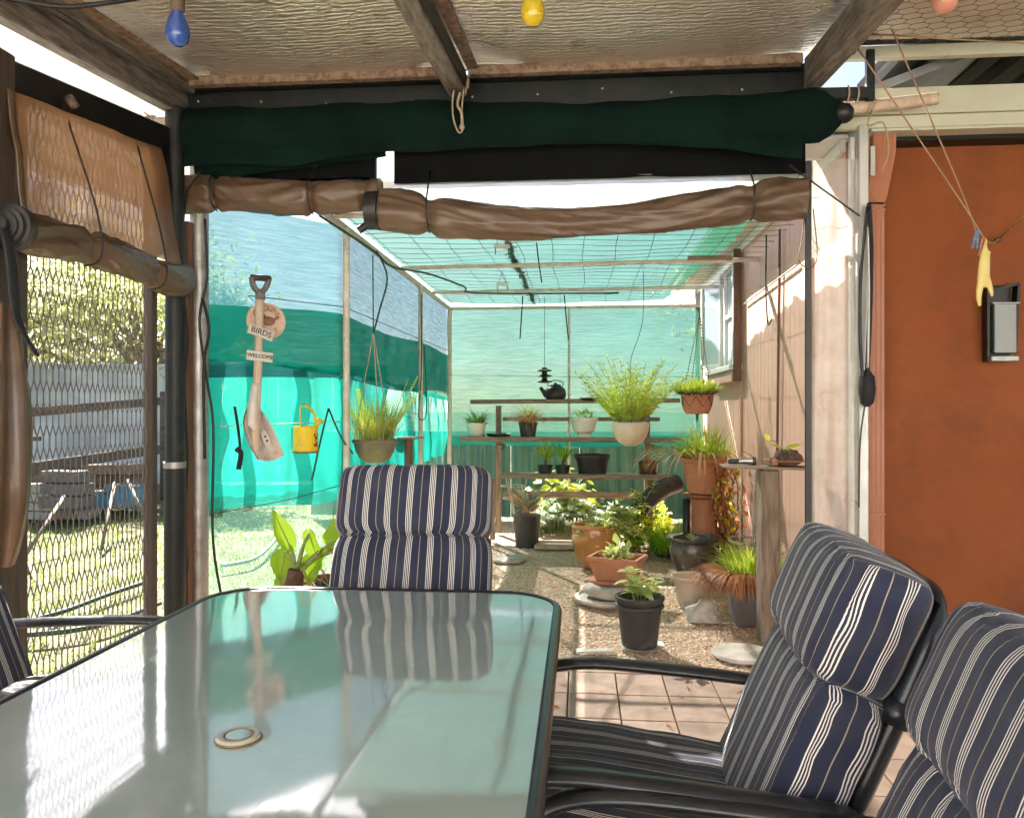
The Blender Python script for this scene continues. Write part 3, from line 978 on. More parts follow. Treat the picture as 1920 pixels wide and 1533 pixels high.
# uprights in the left front corner
pp = thing('dark_steel_post', 'dark round steel post with a joint collar beside the screen door', 'post', (-1.985, 3.70, 0))
b = MB(); b.tube([(0, 0, 0), (0, 0, .98)], .050, 16); b.build('lower_tube', m_darkbeam, pp, True, 40)
b = MB(); b.tube([(0, 0, .98), (0, 0, 2.74)], .045, 16); b.build('upper_tube', m_darkbeam, pp, True, 40)
b = MB(); b.tube([(0, 0, .97), (0, 0, 1.0)], .053, 16); b.build('collar', m_galv, pp, True, 40)
ts = thing('corner_timber_strip', 'rough brown timber strip between the two corner posts', 'timber strip', (-1.965, 3.80, 0))
b = MB()
def strip_fn(u, v):
    z = v * 2.2
    w = .028 + .010 * noise.noise((z * 9, 4, 0))
    ring = [(-.012, -w), (.012, -w), (.012, w), (-.012, w), (-.012, -w)]
    i = min(int(round(u * 4)), 4)
    return (ring[i][0], ring[i][1], z)
b.grid(4, 60, strip_fn); b.build('strip', m_brownwood, ts)
b = MB(); b.box((.005, .045, 1.1), (.006, .008, 2.2)); b.build('bright_edge', m_galvlight, ts)
gp = thing('galvanised_corner_post', 'pale galvanised pipe post at the left end of the opening', 'post', (-1.945, 3.87, 0))
b = MB(); b.tube([(0, 0, 0), (0, 0, 2.74)], .046, 18); b.build('pipe', m_galv, gp, True, 40)
b = MB(); b.tube([(0, 0, 1.10), (0, 0, 1.13)], .049, 18); b.build('collar', m_galv, gp, True, 40)
st = MB(); st.tube(spline([at(345, 560, Y=3.75), at(352, 640, Y=3.74), at(345, 720, Y=3.75), at(352, 860, Y=3.74), at(346, 960, Y=3.75), at(350, 1080, Y=3.74)], 6), .010, 6, flat=.4)
tag(st.build('corner_strap', m_blackstrap, None, True), 'black webbing strap hanging between the corner posts', 'strap')

# left blind: rail, tinted sheet, roll, spool, straps
lb = thing('left_blind', 'tinted plastic roller blind hanging on the left side', 'blind')
b = MB(); b.bar((XLW(2.3) + .01, 2.3, 2.405), (XLW(3.74) + .01, 3.74, 2.575), .05, .13, bev=.006); b.build('head_rail', m_black, lb)
b = MB()
def sheet_fn(u, v):
    ytop = 2.60 + u * .95; ybot = 2.63 + u * 1.06
    y = ytop + (ybot - ytop) * v
    ztop = 2.385 + (y - 2.6) * .11; zbot = 1.955
    z = ztop + (zbot - ztop) * v
    x = XLW(y) + .055 + .03 * v + .020 * noise.noise((u * 3.2, v * 2.4, 5)) + .008 * noise.noise((u * 9, v * 3, 2))
    return (x, y, z)
b.grid(40, 30, sheet_fn); b.build('tinted_sheet', f_brown, lb, True)
b = MB(); b.tube([Vector(sheet_fn(0, v / 12)) + Vector((.004, 0, 0)) for v in range(13)], .018, 8, flat=.35); b.build('hem', f_roll2, lb, True)
def crease(a, k, seed, ties, amp=.16):
    """radial factor of a rolled plastic blind: soft twisting creases pulled to the ties"""
    tw = a + 1.6 * noise.noise((k * 2.0, seed, 0))
    n_ = noise.noise((math.cos(tw) * .8 + seed, math.sin(tw) * .8, k * 3.0))
    rid = 1 - abs(noise.noise((math.cos(tw + k * 2.5) * 1.15, math.sin(tw + k * 2.5) * 1.15, k * 2.2 + seed))) * 2.4
    rid2 = 1 - abs(noise.noise((math.cos(tw - k * 5) * 1.9 + 3, math.sin(tw - k * 5) * 1.9, k * 6.0 + seed))) * 2.4
    f = 1 + amp * 1.1 * n_ + amp * 1.0 * (rid - .4) + amp * .35 * (rid2 - .4)
    for tt in ties:
        d = abs(k - tt)
        f *= 1 - .26 * math.exp(-(d / .018) ** 2)
        f += .11 * math.exp(-(d / .06) ** 2) * math.sin(a * 4 + seed + d * 14)
    return f
def roll_tube(path, rad, seed, ties, n=64, amp=.16, sag=1.0):
    b = MB(); m = len(path); vs = []
    for i, p in enumerate(path):
        k = i / (m - 1)
        t = (path[min(i + 1, m - 1)] - path[max(i - 1, 0)]).normalized()
        u = Vector((0, 0, 1)); u = (u - t * u.dot(t)).normalized(); w = t.cross(u)
        r = rad(k) if callable(rad) else rad
        for q in range(n):
            a = 2 * math.pi * q / n
            f = crease(a, k, seed, ties, amp)
            vs.append(p + (u * math.cos(a) + w * math.sin(a) * .8) * r * f)
    fs = []
    for i in range(m - 1):
        for q in range(n):
            fs.append((i * n + q, i * n + (q + 1) % n, (i + 1) * n + (q + 1) % n, (i + 1) * n + q))
    # rolled ends: inset rings
    for e, sgn in ((0, 1), (m - 1, -1)):
        c = path[e]
        base = len(vs)
        for ring, sc_ in ((1, .8), (2, .55), (3, .3)):
            for q in range(n):
                vs.append(c + (vs[e * n + q] - c) * sc_ + (path[min(e + 1, m - 1)] - path[max(e - 1, 0)]).normalized() * sgn * (.012 if ring % 2 else .002))
        prev = [e * n + q for q in range(n)]
        for ring in range(3):
            cur = [base + ring * n + q for q in range(n)]
            for q in range(n):
                f_ = (prev[q], prev[(q + 1) % n], cur[(q + 1) % n], cur[q])
                fs.append(f_[::-1] if sgn > 0 else f_)
            prev = cur
        fs.append(tuple(prev if sgn < 0 else prev[::-1]))
    b.add(vs, fs)
    return b
path = [Vector((XLW(2.60 + 1.12 * k / 100) + .075, 2.60 + 1.12 * k / 100, 1.895 + .012 * math.sin(k / 100 * 6))) for k in range(101)]
roll_tube(path, .072, 3.1, (.33, .74), amp=.2).build('rolled_sheet', f_roll2, lb, True)
b = MB()
p0 = path[0]
for k, (r, th) in enumerate(((.082, .03), (.066, .045), (.05, .055), (.026, .075))):
    b.tube([p0 + Vector((0, .01, 0)), p0 + Vector((0, -th, 0))], r, 24)
b.build('end_spool', m_blackplastic, lb, True, 30)
b = MB(); b.tube(spline([p0 + Vector((.02, -.07, -.02)), at(22, 500, Y=2.52), at(30, 580, Y=2.52), at(45, 625, Y=2.53), at(72, 668, Y=2.55)], 6), [.026] * 6 + [.026] * 6 + [.022] * 6 + [.014] * 6 + [.006], 8, flat=.35, up=(1, 0, 0)); b.build('pull_strap', m_blackstrap, lb, True)
for yk in (.33, .74):
    p = path[int(yk * 100)]
    top = Vector((XLW(p.y - .1) + .05, p.y - .06, 2.36 + (p.y - 2.66) * .11))
    pts = [top, Vector((p.x + .05, p.y - .02, 2.1)), p + Vector((.078, 0, .02)), p + Vector((.06, .0, -.06)), p + Vector((0, 0, -.075))]
    b = MB(); b.tube(spline(pts, 5), .0042, 5); b.build('tie_cord', m_black, lb, True)
b = MB(); b.tube([Vector((XLW(2.93) + .06, 2.90, 2.475)), Vector((XLW(2.93) + .085, 2.90, 2.44))], .018, 10); b.build('pulley', m_bulbcap, lb, True)

# dark cloth gathered at the corner, behind the blind
b = MB()
def dc(u, v):
    y = 3.44 + .30 * u + .08 * v * (1 - u); z = 2.52 - .55 * v * (1 - .15 * u)
    return (XLW(y) + .035 + .02 * noise.noise((u * 4, v * 5, 7)), y, z)
b.grid(16, 20, dc)
tag(b.build('corner_dark_cloth', m_black, None, True), 'black cloth gathered in the corner beside the tinted blind', 'cloth')

# gathered curtain at far left
b = MB()
pth = [Vector((XLW(2.54) + .07, 2.53 - .02 * math.sin(k / 24 * 3), 1.62 - .90 * k / 24)) for k in range(25)]
rb = MB(); m_ = []
vs = []
for i, p in enumerate(pth):
    k = i / 24
    r = .035 + .082 * math.sin(min(1, .08 + k * .9) * math.pi) ** .8 * (.55 + .55 * k)
    for q in range(40):
        a = 2 * math.pi * q / 40
        f = 1 + .16 * math.sin(a * 7 + k * 2) + .1 * noise.noise((math.cos(a) * 2, math.sin(a) * 2, k * 3))
        vs.append(p + Vector((math.cos(a), math.sin(a), 0)) * r * f)
rb.add(vs, [(i * 40 + q, i * 40 + (q + 1) % 40, (i + 1) * 40 + (q + 1) % 40, (i + 1) * 40 + q) for i in range(24) for q in range(40)])
gc = tag(rb.build('gathered_curtain', f_roll2, None, True), 'bunched brown plastic curtain at the far left edge', 'curtain')
jb = thing('door_jamb', 'brown timber jamb at the far left behind the curtain', 'jamb', (XLW(2.62) + .02, 2.60, 0))
b = MB(); b.box((0, 0, 1.26), (.06, .08, 2.52), bev=.005); b.build('timber', m_doorframe, jb)
b = MB(); b.box((.02, -.10, 1.26), (.05, .09, 2.52), bev=.005); b.build('side_cover', m_black, jb)

# white sheet showing under the roof edge at the left
ws = thing('white_eave_sheet', 'white ribbed sheeting showing under the left roof beam', 'sheeting', (0, 0, 0))
for i in range(22):
    y = .9 + i * .16
    b = MB(); b.box((-2.17, y, 2.59 + .08 * (y - 3.7)), (.006, .154, .66), bev=.001); b.build('sheet_panel', m_polysheet, ws)

# ------------------------------------------------------------------ front opening: header, rolls, films
hd = thing('blind_header', 'black header rail of the front blinds', 'rail', (0, Y0 + .05, 0))
b = MB(); b.box((-1.48, 0, 2.49), (.92, .04, .18), bev=.004); b.build('left_header', m_blackcloth, hd)
b = MB(); b.box((.075, 0, 2.48), (2.0, .04, .19), bev=.004); b.build('right_header', m_blackcloth, hd)
b = MB(); b.box((-.972, .015, 2.50), (.090, .006, .24), bev=.002); b.build('pale_patch', m_polysheet, hd)  # pale piece put in the header gap, sized to keep sun off the seat

# rolled dark green shade cloth on its pole
gr = thing('rolled_shade_cloth', 'dark green shade cloth roll slung under the front beam', 'shade cloth')
gp_path = []
NG = 70
for k in range(NG + 1):
    u = k / NG
    x = -1.94 + 3.14 * u
    gp_path.append(Vector((x, Y0 - .08, 2.635 + .012 * math.sin(u * 5) - .02 * math.sin(u * math.pi))))
b = MB(); vs = []; n = 32
for i, p in enumerate(gp_path):
    k = i / NG
    r = .088 + .020 * noise.noise((k * 4, 2, 0)) + .016 * math.exp(-((k - .97) / .06) ** 2)
    if k > .965: r *= 1 - .55 * ((k - .965) / .035) ** 2
    for q in range(n):
        a = 2 * math.pi * q / n
        f = 1 + .15 * noise.noise((math.cos(a + k * 6) * 1.6, math.sin(a + k * 6) * 1.6, k * 9)) + .10 * (1 - abs(noise.noise((math.cos(a + k * 3) * 2.6, math.sin(a + k * 3) * 2.6, k * 7 + 4))) * 2.5) + .05 * noise.noise((math.cos(a) * 4, math.sin(a) * 4, k * 25))
        vs.append(p + Vector((0, math.cos(a) * .75, math.sin(a) * 1.15)) * r * f)
b.add(vs, [(i * n + q, (i + 1) * n + q, (i + 1) * n + (q + 1) % n, i * n + (q + 1) % n) for i in range(NG) for q in range(n)])
b.build('cloth_roll', m_darkcloth, gr, True)
# hanging folds under the roll
def flap(name, xa, xb, topf, botf, yoff, seed):
    b = MB()
    def fn(u, v):
        x = xa + (xb - xa) * u
        z = topf(u) + (botf(u) - topf(u)) * v
        return (x, Y0 - .10 + yoff + .03 * noise.noise((u * 6 + seed, v * 2, 0)) + .02 * v, z)
    b.grid(50, 8, fn); b.build(name, m_darkcloth, gr, True)
flap('cloth_fold', -1.95, -.42, lambda u: 2.63, lambda u: 2.455 + .115 * max(0, (u - .35) / .65) ** 1.3 + .012 * math.sin(u * 14), -.02, 1)
flap('cloth_fold', .05, 1.02, lambda u: 2.62, lambda u: 2.56 - .145 * u ** .8 + .008 * math.sin(u * 12), -.03, 6)
flap('cloth_fold', -1.93, -.95, lambda u: 2.56, lambda u: 2.40 + .10 * u, .05, 9)
b = MB(); b.tube([(-2.24, Y0 - .08, 2.685), (1.20, Y0 - .085, 2.64), (1.62, Y0 - .1, 2.672)], .028, 14); b.build('pole', m_shovelwood, gr, True, 40)
b = MB(); b.tube([(1.17, Y0 - .085, 2.625), (1.23, Y0 - .085, 2.622), (1.25, Y0 - .085, 2.62)], [.05, .045, .03], 12); b.build('tied_end', m_black, gr, True)

# rolled plastic blinds
def xw(px_, Y=Y0): return at(px_, 400, Y=Y).x
rl = thing('left_front_blind', 'rolled brown plastic blind at the left of the opening', 'blind')
N_ = 120; path = []
xa, xb = xw(330), xw(716)
for k in range(N_ + 1):
    u = k / N_
    path.append(Vector((xa + (xb - xa) * u, Y0 - .01, 2.338 - .022 * u + .008 * math.sin(u * 7))))
roll_tube(path, lambda k: .093 - .016 * k, 1.7, (.21, .68, .93), amp=.13).build('rolled_sheet', f_roll, rl, True)
rr = thing('right_front_blind', 'long rolled brown plastic blind sagging across the opening', 'blind')
N_ = 200; path2 = []
xa2, xb2 = xw(712), xw(1508)
for k in range(N_ + 1):
    u = k / N_
    z = 2.232 - .085 * math.sin(math.pi * min(1, u / .92) ** 1.0) ** 1.3 + .012 * u
    if u > .85: z += .0 
    path2.append(Vector((xa2 + (xb2 - xa2) * u, Y0 - .03, z)))
roll_tube(path2, lambda k: .094 - .026 * math.sin(math.pi * k) ** 2 + .0 * k, 5.3, (.125, .875), amp=.17).build('rolled_sheet', f_roll, rr, True)
b = MB()
c = path2[0]
b.tube([c + Vector((-.05, -.02, 0)), c + Vector((.012, -.02, 0))], .085, 20, flat=1.1)
b.tube([c + Vector((-.09, -.03, -.10)), c + Vector((-.03, -.03, -.06))], .02, 8)
b.build('end_spool', m_black, rr, True, 40)
b = MB(); b.grid(40, 8, lambda u, v: (-.985 + 2.03 * u, Y0 + .035 + .012 * noise.noise((u * 7, v * 2, 3)), 2.40 - (.20 + .06 * math.sin(math.pi * u)) * v)); b.build('hazy_sheet', f_haze, rr, True)
b = MB(); b.grid(20, 6, lambda u, v: (xa + .03 + (xb - xa - .1) * u, Y0 + .03, 2.42 - .07 * v)); b.build('hazy_sheet', f_haze, rl, True)
def tie(parent, p, top, r):
    pts = [top, p + Vector((0, -r * .85, r * .75)), p + Vector((0, -r * .95, 0)), p + Vector((.004, -r * .7, -r * .75)), p + Vector((0, 0, -r * .95))]
    b = MB(); b.tube(spline(pts, 5), .0045, 5); b.build('tie_cord', m_black, parent, True)
for k in (.21, .68):
    p = path[int(k * 120)]; tie(rl, p, Vector((p.x + .02, Y0 + .02, 2.5)), .088)
b = MB(); b.tube([path[16] + Vector((0.03, -.02, .15)), path[16] + Vector((-.03, -.09, 0)), path[16] + Vector((-.10, -.03, -.28)), path[16] + Vector((-.1, .02, -.6))], .010, 6, flat=.4); b.build('strap', m_blackstrap, rl, True)
for k in (.125, .875):
    p = path2[int(k * 200)]; tie(rr, p, Vector((p.x - .005, Y0 + .02, 2.44)), .088)

# clear film at the right of the opening, with black binding and stay cord
cf = thing('clear_side_curtain', 'clear wrinkled plastic curtain at the right end of the opening', 'curtain')
xf0, xf1 = 1.075, 1.315
b = MB(); b.grid(24, 60, lambda u, v: (xf0 + (xf1 - xf0) * u, Y0 + .01 + .022 * noise.noise((u * 3.2, v * 4.5, 2)) + .008 * math.sin(u * 17 + v * 3), 2.44 - 2.42 * v)); b.build('film', f_clear, cf, True)
b = MB(); b.bar((xf0, Y0 - .01, .55), (xf0, Y0 - .01, 2.43), .030, .012, up=(0, 1, 0), bev=.003); b.build('edge_binding', m_black, cf)
b = MB(); b.bar((xf0, Y0 + .004, .02), (xf0, Y0 + .004, .55), .028, .01, up=(0, 1, 0)); b.build('edge_binding', m_black, cf)
b = MB(); b.tube(spline([(xf0 - .01, Y0 - .02, 2.25), (xf0 - .035, Y0 - .03, 2.05), (xf0 - .05, Y0 - .03, 1.96), (xf0 + .0, Y0 - .035, 1.92), (xf0 + .035, Y0 - .03, 1.98), (xf0 + .02, Y0 - .02, 2.2)], 6), .005, 5, flat=.5); b.build('loop_strap', m_brownwood, cf, True)
b = MB(); b.tube([at(1480, 310, Y=Y0 - .06), at(1612, 405, Y=Y0 - .02)], .0045, 6); b.build('stay_cord', m_black, cf)

rp = thing('right_front_post', 'pale steel post beside the downpipe', 'post', (1.335, Y0 + .03, 0))
b = MB(); b.box((0, 0, 1.3), (.045, .05, 2.6), bev=.004); b.build('post_tube', m_galvlight, rp)
b = MB(); b.box((-.045, .01, 1.3), (.02, .03, 2.5), bev=.003); b.build('slotted_strip', m_galvlight, rp)
b = MB(); b.box((.055, .02, 2.44), (.02, .012, .14)); b.build('bracket', m_galvlight, rp)
cb = thing('cord_bundle', 'black strap and cords hanging down the pale post', 'strap', (1.335, Y0 - .03, 0))
b = MB(); b.tube(spline([(0.01, 0, 2.22), (.018, -.004, 2.0), (.012, -.004, 1.7), (.0, 0, 1.38)], 5), .020, 8, flat=.45); b.build('strap', m_blackstrap, cb, True)
b = MB(); b.tube(spline([(0.0, -.012, 2.2), (-.03, -.012, 1.9), (-.034, -.012, 1.6), (-.02, -.012, 1.38)], 5), .008, 6); b.build('cord', m_black, cb, True)
b = MB(); b.lathe([(.012, 1.44), (.032, 1.41), (.038, 1.35), (.03, 1.29), (.01, 1.27)], 12, wob=.3); b.build('knot', m_blackstrap, cb, True)
b = MB(); b.tube(spline([(-.01, -.005, 1.28), (-.03, 0, 1.1), (-.035, 0, .8)], 4), .004, 5); b.build('cord', m_black, cb)
b = MB(); b.tube(spline([(-.003, -.02, 2.1), (.001, -.024, 1.8), (-.004, -.024, 1.45)], 5), .010, 6, flat=.5); b.build('pale_ribbon', m_galvlight, cb, True)

# square tube bracket, ropes
br = thing('square_tube_bracket', 'dark square tube bracket roped to the rafter end', 'bracket')
b = MB(); b.bar(at(1530, 178, Y=3.70), at(1632, 176, Y=3.70), .045, .05, bev=.003); b.build('arm', m_darkbeam, br)
b = MB(); b.bar(at(1631, 95, Y=3.70), at(1631, 190, Y=3.70), .035, .035, bev=.003); b.build('upright', m_darkbeam, br)
for px_ in (1588, 1606):
    c = at(px_, 177, Y=3.70); b = MB(); b.tube([c + Vector((0, math.cos(a) * .034, math.sin(a) * .036)) for a in [i * math.pi / 6 for i in range(12)]], .004, 5, closed=True); b.build('rope_turn', m_rope, br)
rk = thing('pole_lashing', 'pale rope lashing tying the pole to the right post', 'rope')
c = Vector((1.33, Y0 - .085, 2.652))
for dx in (-.012, .0, .012):
    b = MB(); b.tube([c + Vector((dx + .008 * math.sin(a), math.cos(a) * .034, math.sin(a) * .034)) for a in [i * math.pi / 6 for i in range(12)]], .0045, 5, closed=True); b.build('rope_turn', m_rope, rk)
b = MB(); b.tube(spline([c + Vector((0, -.03, -.03)), c + Vector((-.02, -.03, -.10)), c + Vector((.05, -.03, -.09)), c + Vector((.075, -.02, -.22)), c + Vector((.05, 0, -.30))], 5), .004, 5); b.build('rope_tail', m_rope, rk, True)
lk = thing('left_pole_lashing', 'pale rope lashing on the left end of the pole', 'rope')
c = Vector((-2.13, Y0 - .08, 2.684))
for dx in (-.012, .004, .02):
    b = MB(); b.tube([c + Vector((dx, math.cos(a) * .034, math.sin(a) * .034)) for a in [i * math.pi / 6 for i in range(12)]], .0045, 5, closed=True); b.build('rope_turn', m_rope, lk)
b = MB(); b.tube(spline([c + Vector((0, 0, .03)), c + Vector((-.1, .02, .09)), c + Vector((-.16, .02, .06))], 5), .004, 5); b.build('rope_tail', m_rope, lk)
cr_ = thing('rafter_rope', 'pale rope loop knotted below the middle rafter', 'rope')
c = at(858, 178, Y=3.66)
b = MB(); b.tube(spline([c + Vector((-.012, 0, .05)), c + Vector((-.020, -.02, -.03)), c + Vector((-.015, -.03, -.12)), c + Vector((.008, -.03, -.185)), c + Vector((.03, -.03, -.17)), c + Vector((.024, -.02, -.07)), c + Vector((.03, 0, .04))], 6), .0042, 6); b.build('loop', m_rope, cr_, True)
b = MB(); b.tube(spline([c + Vector((.015, -.02, .0)), c + Vector((.005, -.035, -.06)), c + Vector((.024, -.035, -.10)), c + Vector((.026, -.035, -.17))], 6), .007, 6); b.build('rope_tail', m_rope, cr_, True)
b = MB(); b.lathe([(.004, -.015), (.013, -.006), (.012, .006), (.004, .014)], 10); b.build('knot', m_rope, cr_, True, loc=c + Vector((.026, -.035, -.165)))
b = MB(); b.tube(spline([c + Vector((.05, .0, .03)), c + Vector((.055, .0, .12)), c + Vector((.04, -.01, .0))], 5), .0035, 5); b.build('rope_turn', m_rope, cr_)

# ------------------------------------------------------------------ festoon bulbs
def bulb(name, label, px_, py_, Y, mat, lamp_r, drop):
    p = at(px_, py_, Y=Y)
    o = thing(name, label, 'light bulb', p)
    prof = [(.0, -.048), (.015, -.045), (.026, -.034), (.0305, -.018), (.030, -.002), (.024, .018), (.016, .034), (.014, .046)]
    k = lamp_r / .0305
    b = MB(); b.lathe([(r * k, z * k) for r, z in prof], 24, capb=False); b.build('glass', mat, o, True)
    b = MB(); b.lathe([(.0145 * k, .040 * k), (.018 * k, .045 * k), (.018 * k, .085 * k), (.013 * k, .10 * k), (.008 * k, .11 * k)], 16, capt=True); b.build('holder', m_bulbcap, o, True, 40)
    b = MB(); b.tube([(0, 0, .10 * k), (.004, 0, .10 * k + drop)], .004, 6); b.build('lead', m_black, o)
    return o
bulb('festoon_bulb', 'blue festoon bulb hanging from the left ceiling', 333, 52, 2.75, m_bulbblue, .043, .05)
bulb('festoon_bulb', 'yellow festoon bulb hanging near the middle of the ceiling', 999, 14, 2.75, m_bulbyellow, .042, .06)
bulb('festoon_bulb', 'salmon pink bulb tip at the top right', 1772, -12, 2.70, m_bulbpink, .042, .06)
b = MB(); b.tube(spline([at(-30, -10, Y=2.55), at(40, 2, Y=2.6), at(120, 13, Y=2.65), at(200, 6, Y=2.7), at(265, -4, Y=2.75), at(330, -12, Y=2.75), at(640, -40, Y=2.75), at(998, -55, Y=2.75), at(1400, -50, Y=2.7), at(1772, -70, Y=2.7)], 8), .009, 8)
tag(b.build('festoon_cable', m_black, None, True), 'black festoon cable drooping at the top left', 'cable')
b = MB(); b.tube([at(60, -12, Y=2.6), at(300, 145, Y=3.70)], .003, 5)
tag(b.build('ceiling_wire', m_black), 'thin black wire running along the left ceiling edge', 'wire')

# ------------------------------------------------------------------ clothes line, pegs, glove, wall lamp, hook
hook = at(1870, 450, Y=4.04)
def string(name, label, pts, r=.0035, mat=None):
    b = MB(); b.tube(pts, r, 6)
    return tag(b.build(name, mat or m_string, None, True), label, 'string')
knot = at(1850, 452, Y=3.72)
string('line_string', 'left clothes line string from the rafter to the wall hook', spline([at(1603, 83, Y=3.45), at(1800, 375, Y=3.62), knot, hook], 4))
string('line_string', 'right clothes line string from the foil ceiling to the pegs', spline([at(1672, 55, Y=3.45), at(1795, 340, Y=3.6), at(1832, 440, Y=3.71)], 4))
string('line_string', 'string running from the wall hook out to the right', [hook, at(1930, 395, Y=3.8), at(2100, 230, Y=3.5)], .003)
string('line_string', 'peach string stretched under the right ceiling edge', [at(1600, 62, Y=3.5), at(1760, 72, Y=3.5), at(1930, 82, Y=3.5)], .004)
wh = thing('wall_hook', 'small rusty hook in the brown wall', 'hook', hook)
b = MB(); b.lathe([(.012, 0), (.012, .012), (.006, .016)], 10, capt=True); o = b.build('plate', m_wire, wh, True, rot=(math.radians(90), 0, 0))
b = MB(); b.tube(arc((0, -.02, 0), .01, -90, 180, 8, 'xz'), .003, 6); b.build('eye', m_wire, wh, True)
def peg(label, px_, py_, mat, tilt, Y=3.70):
    o = thing('clothes_peg', label, 'clothes peg', at(px_, py_, Y=Y))
    R = Matrix.Rotation(tilt, 3, 'Y')
    for s in (-1, 1):
        b = MB(); b.bar(R @ Vector((s * .004, 0, .04)), R @ Vector((s * .010, 0, -.045)), .008, .010, up=(0, 1, 0), bev=.002); b.build('peg_half', mat, o)
    b = MB(); b.tube([R @ Vector((-.012, 0, 0)), R @ Vector((.012, 0, 0))], .005, 8); b.build('spring', m_galv, o)
    return o
peg('blue clothes peg clipped above the yellow glove', 1830, 448, m_bluepeg, .15)
peg('salmon clothes peg holding the yellow glove', 1842, 462, m_redpeg, .12, 3.69)
gl = MB()
g0 = at(1845, 470, Y=3.68)
def gp(dx, dy): return at(1845 + dx, 470 + dy, Y=3.68)
gl.tube([gp(5, -22), gp(2, -8), gp(2, 10), gp(0, 30), gp(-1, 52), gp(-4, 68)], [.003, .010, .022, .026, .028, .022], 12, flat=.5, up=(0, 1, 0))
gl.tube([gp(-6, 55), gp(-9, 75), gp(-10, 90), gp(-8, 104)], [.016, .015, .012, .007], 10, flat=.7, up=(0, 1, 0))
gl.tube([gp(6, 52), gp(10, 65), gp(14, 78), gp(15, 86)], [.014, .013, .010, .006], 10, flat=.7, up=(0, 1, 0))
gl.tube([gp(4, 16), gp(9, 6), gp(12, 1)], [.010, .007, .004], 8)
o = gl.build('rubber_glove', m_rubber, None, True)
rm = o.modifiers.new('remesh', 'REMESH'); rm.mode = 'VOXEL'; rm.voxel_size = .004; rm.use_smooth_shade = True
tag(o, 'pale yellow rubber glove pegged on the clothes line', 'glove')

wl_ = thing('wall_lantern', 'black framed lantern with a dull glass box on the brown wall', 'wall lamp', at(1868, 610, Y=4.045))
s_ = 3.86 / FPX
b = MB(); b.box((.006, -.004, .012), (44 * s_, .012, 138 * s_), bev=.003); b.build('back_plate', m_black, wl_)
b = MB()
for a_, c_ in (((-24, -68), (-24, 66)), ((24, -50), (30, 75)), ((-22, 60), (30, 75)), ((-24, -66), (22, -66))):
    b.bar((a_[0] * s_, -.03, a_[1] * s_), (c_[0] * s_, -.03, c_[1] * s_), .012, .05, up=(0, 1, 0))
b.build('frame', m_black, wl_)
b = MB(); b.box((2 * s_, -.05, -8 * s_), (40 * s_, .05, 92 * s_), bev=.004); b.build('glass_box', m_lampglass, wl_)
b = MB(); b.box((2 * s_, -.052, 38 * s_), (48 * s_, .062, 3 * s_), bev=.002); b.build('top_band', m_galv, wl_)
b = MB(); b.box((0, -.055, -64 * s_), (48 * s_, .06, 10 * s_), bev=.003); b.build('bottom_tray', m_galv, wl_)

# ------------------------------------------------------------------ table
TZ = .735
tx0, tx1, ty0, ty1, cr0 = -1.045, -.050, .40, 2.245, .17
tb = thing('patio_table', 'rectangular frosted glass patio table with dark rounded rim', 'table', ((tx0 + tx1) / 2, (ty0 + ty1) / 2, 0))
cx, cy = (tx0 + tx1) / 2, (ty0 + ty1) / 2
def rrect(inset, r, n=12):
    hx, hy = (tx1 - tx0) / 2 - inset, (ty1 - ty0) / 2 - inset
    out = []
    for sx, sy, a0 in ((1, 1, 0), (-1, 1, 90), (-1, -1, 180), (1, -1, 270)):
        for k in range(n + 1):
            a = math.radians(a0 + 90 * k / n)
            out.append((sx * (hx - r) + r * math.cos(a), sy * (hy - r) + r * math.sin(a)))
    return out
b = MB(); b.prism(rrect(.016, cr0 - .01), TZ - .006, TZ); b.build('glass_top', m_tableglass, tb)
b = MB(); b.tube([(x, y, TZ - .010) for x, y in rrect(.010, cr0 - .006)], .0135, 8, closed=True, flat=1.15); b.build('rim', m_blackmetal, tb, True)
hx, hy = (tx1 - tx0) / 2, (ty1 - ty0) / 2
for sx in (-1, 1):
    for sy in (-1, 1):
        b = MB(); b.tube(spline([(sx * (hx - .09), sy * (hy - .10), TZ - .03), (sx * (hx - .10), sy * (hy - .12), .5), (sx * (hx - .08), sy * (hy - .10), 0)], 5), .022, 12); b.build('leg', m_blackmetal, tb, True)
for sy in (-1, 1):
    b = MB(); b.bar((-(hx - .1), sy * (hy - .1), TZ - .05), (hx - .1, sy * (hy - .1), TZ - .05), .03, .03); b.build('crossbar', m_blackmetal, tb)
rc = at(447, 1384, Z=TZ) - Vector((cx, cy, 0))
b = MB(); b.lathe([(.034, TZ + .001), (.035, TZ + .004), (.031, TZ + .007), (.023, TZ + .0065), (.021, TZ + .0045), (.0, TZ + .005)], 32, c=(rc.x, rc.y, 0), capb=False); rg = b.build('umbrella_hole_ring', m_ring, tb, True, 40)
b = MB(); b.lathe([(.0205, TZ + .0052), (.0195, TZ + .0068), (0, TZ + .0070)], 28, c=(rc.x, rc.y, 0)); b.build('cap', m_tableglass, rg, True, 40)
b = MB(); b.lathe([(.0365, TZ + .0005), (.037, TZ + .002), (.034, TZ + .003)], 32, c=(rc.x, rc.y, 0)); b.build('ring_edge', m_goldring, rg, True)
b = MB(); b.lathe([(.0235, TZ + .0068), (.022, TZ + .0072), (.0205, TZ + .0052)], 32, c=(rc.x, rc.y, 0)); b.build('ring_groove', m_goldring, rg, True)

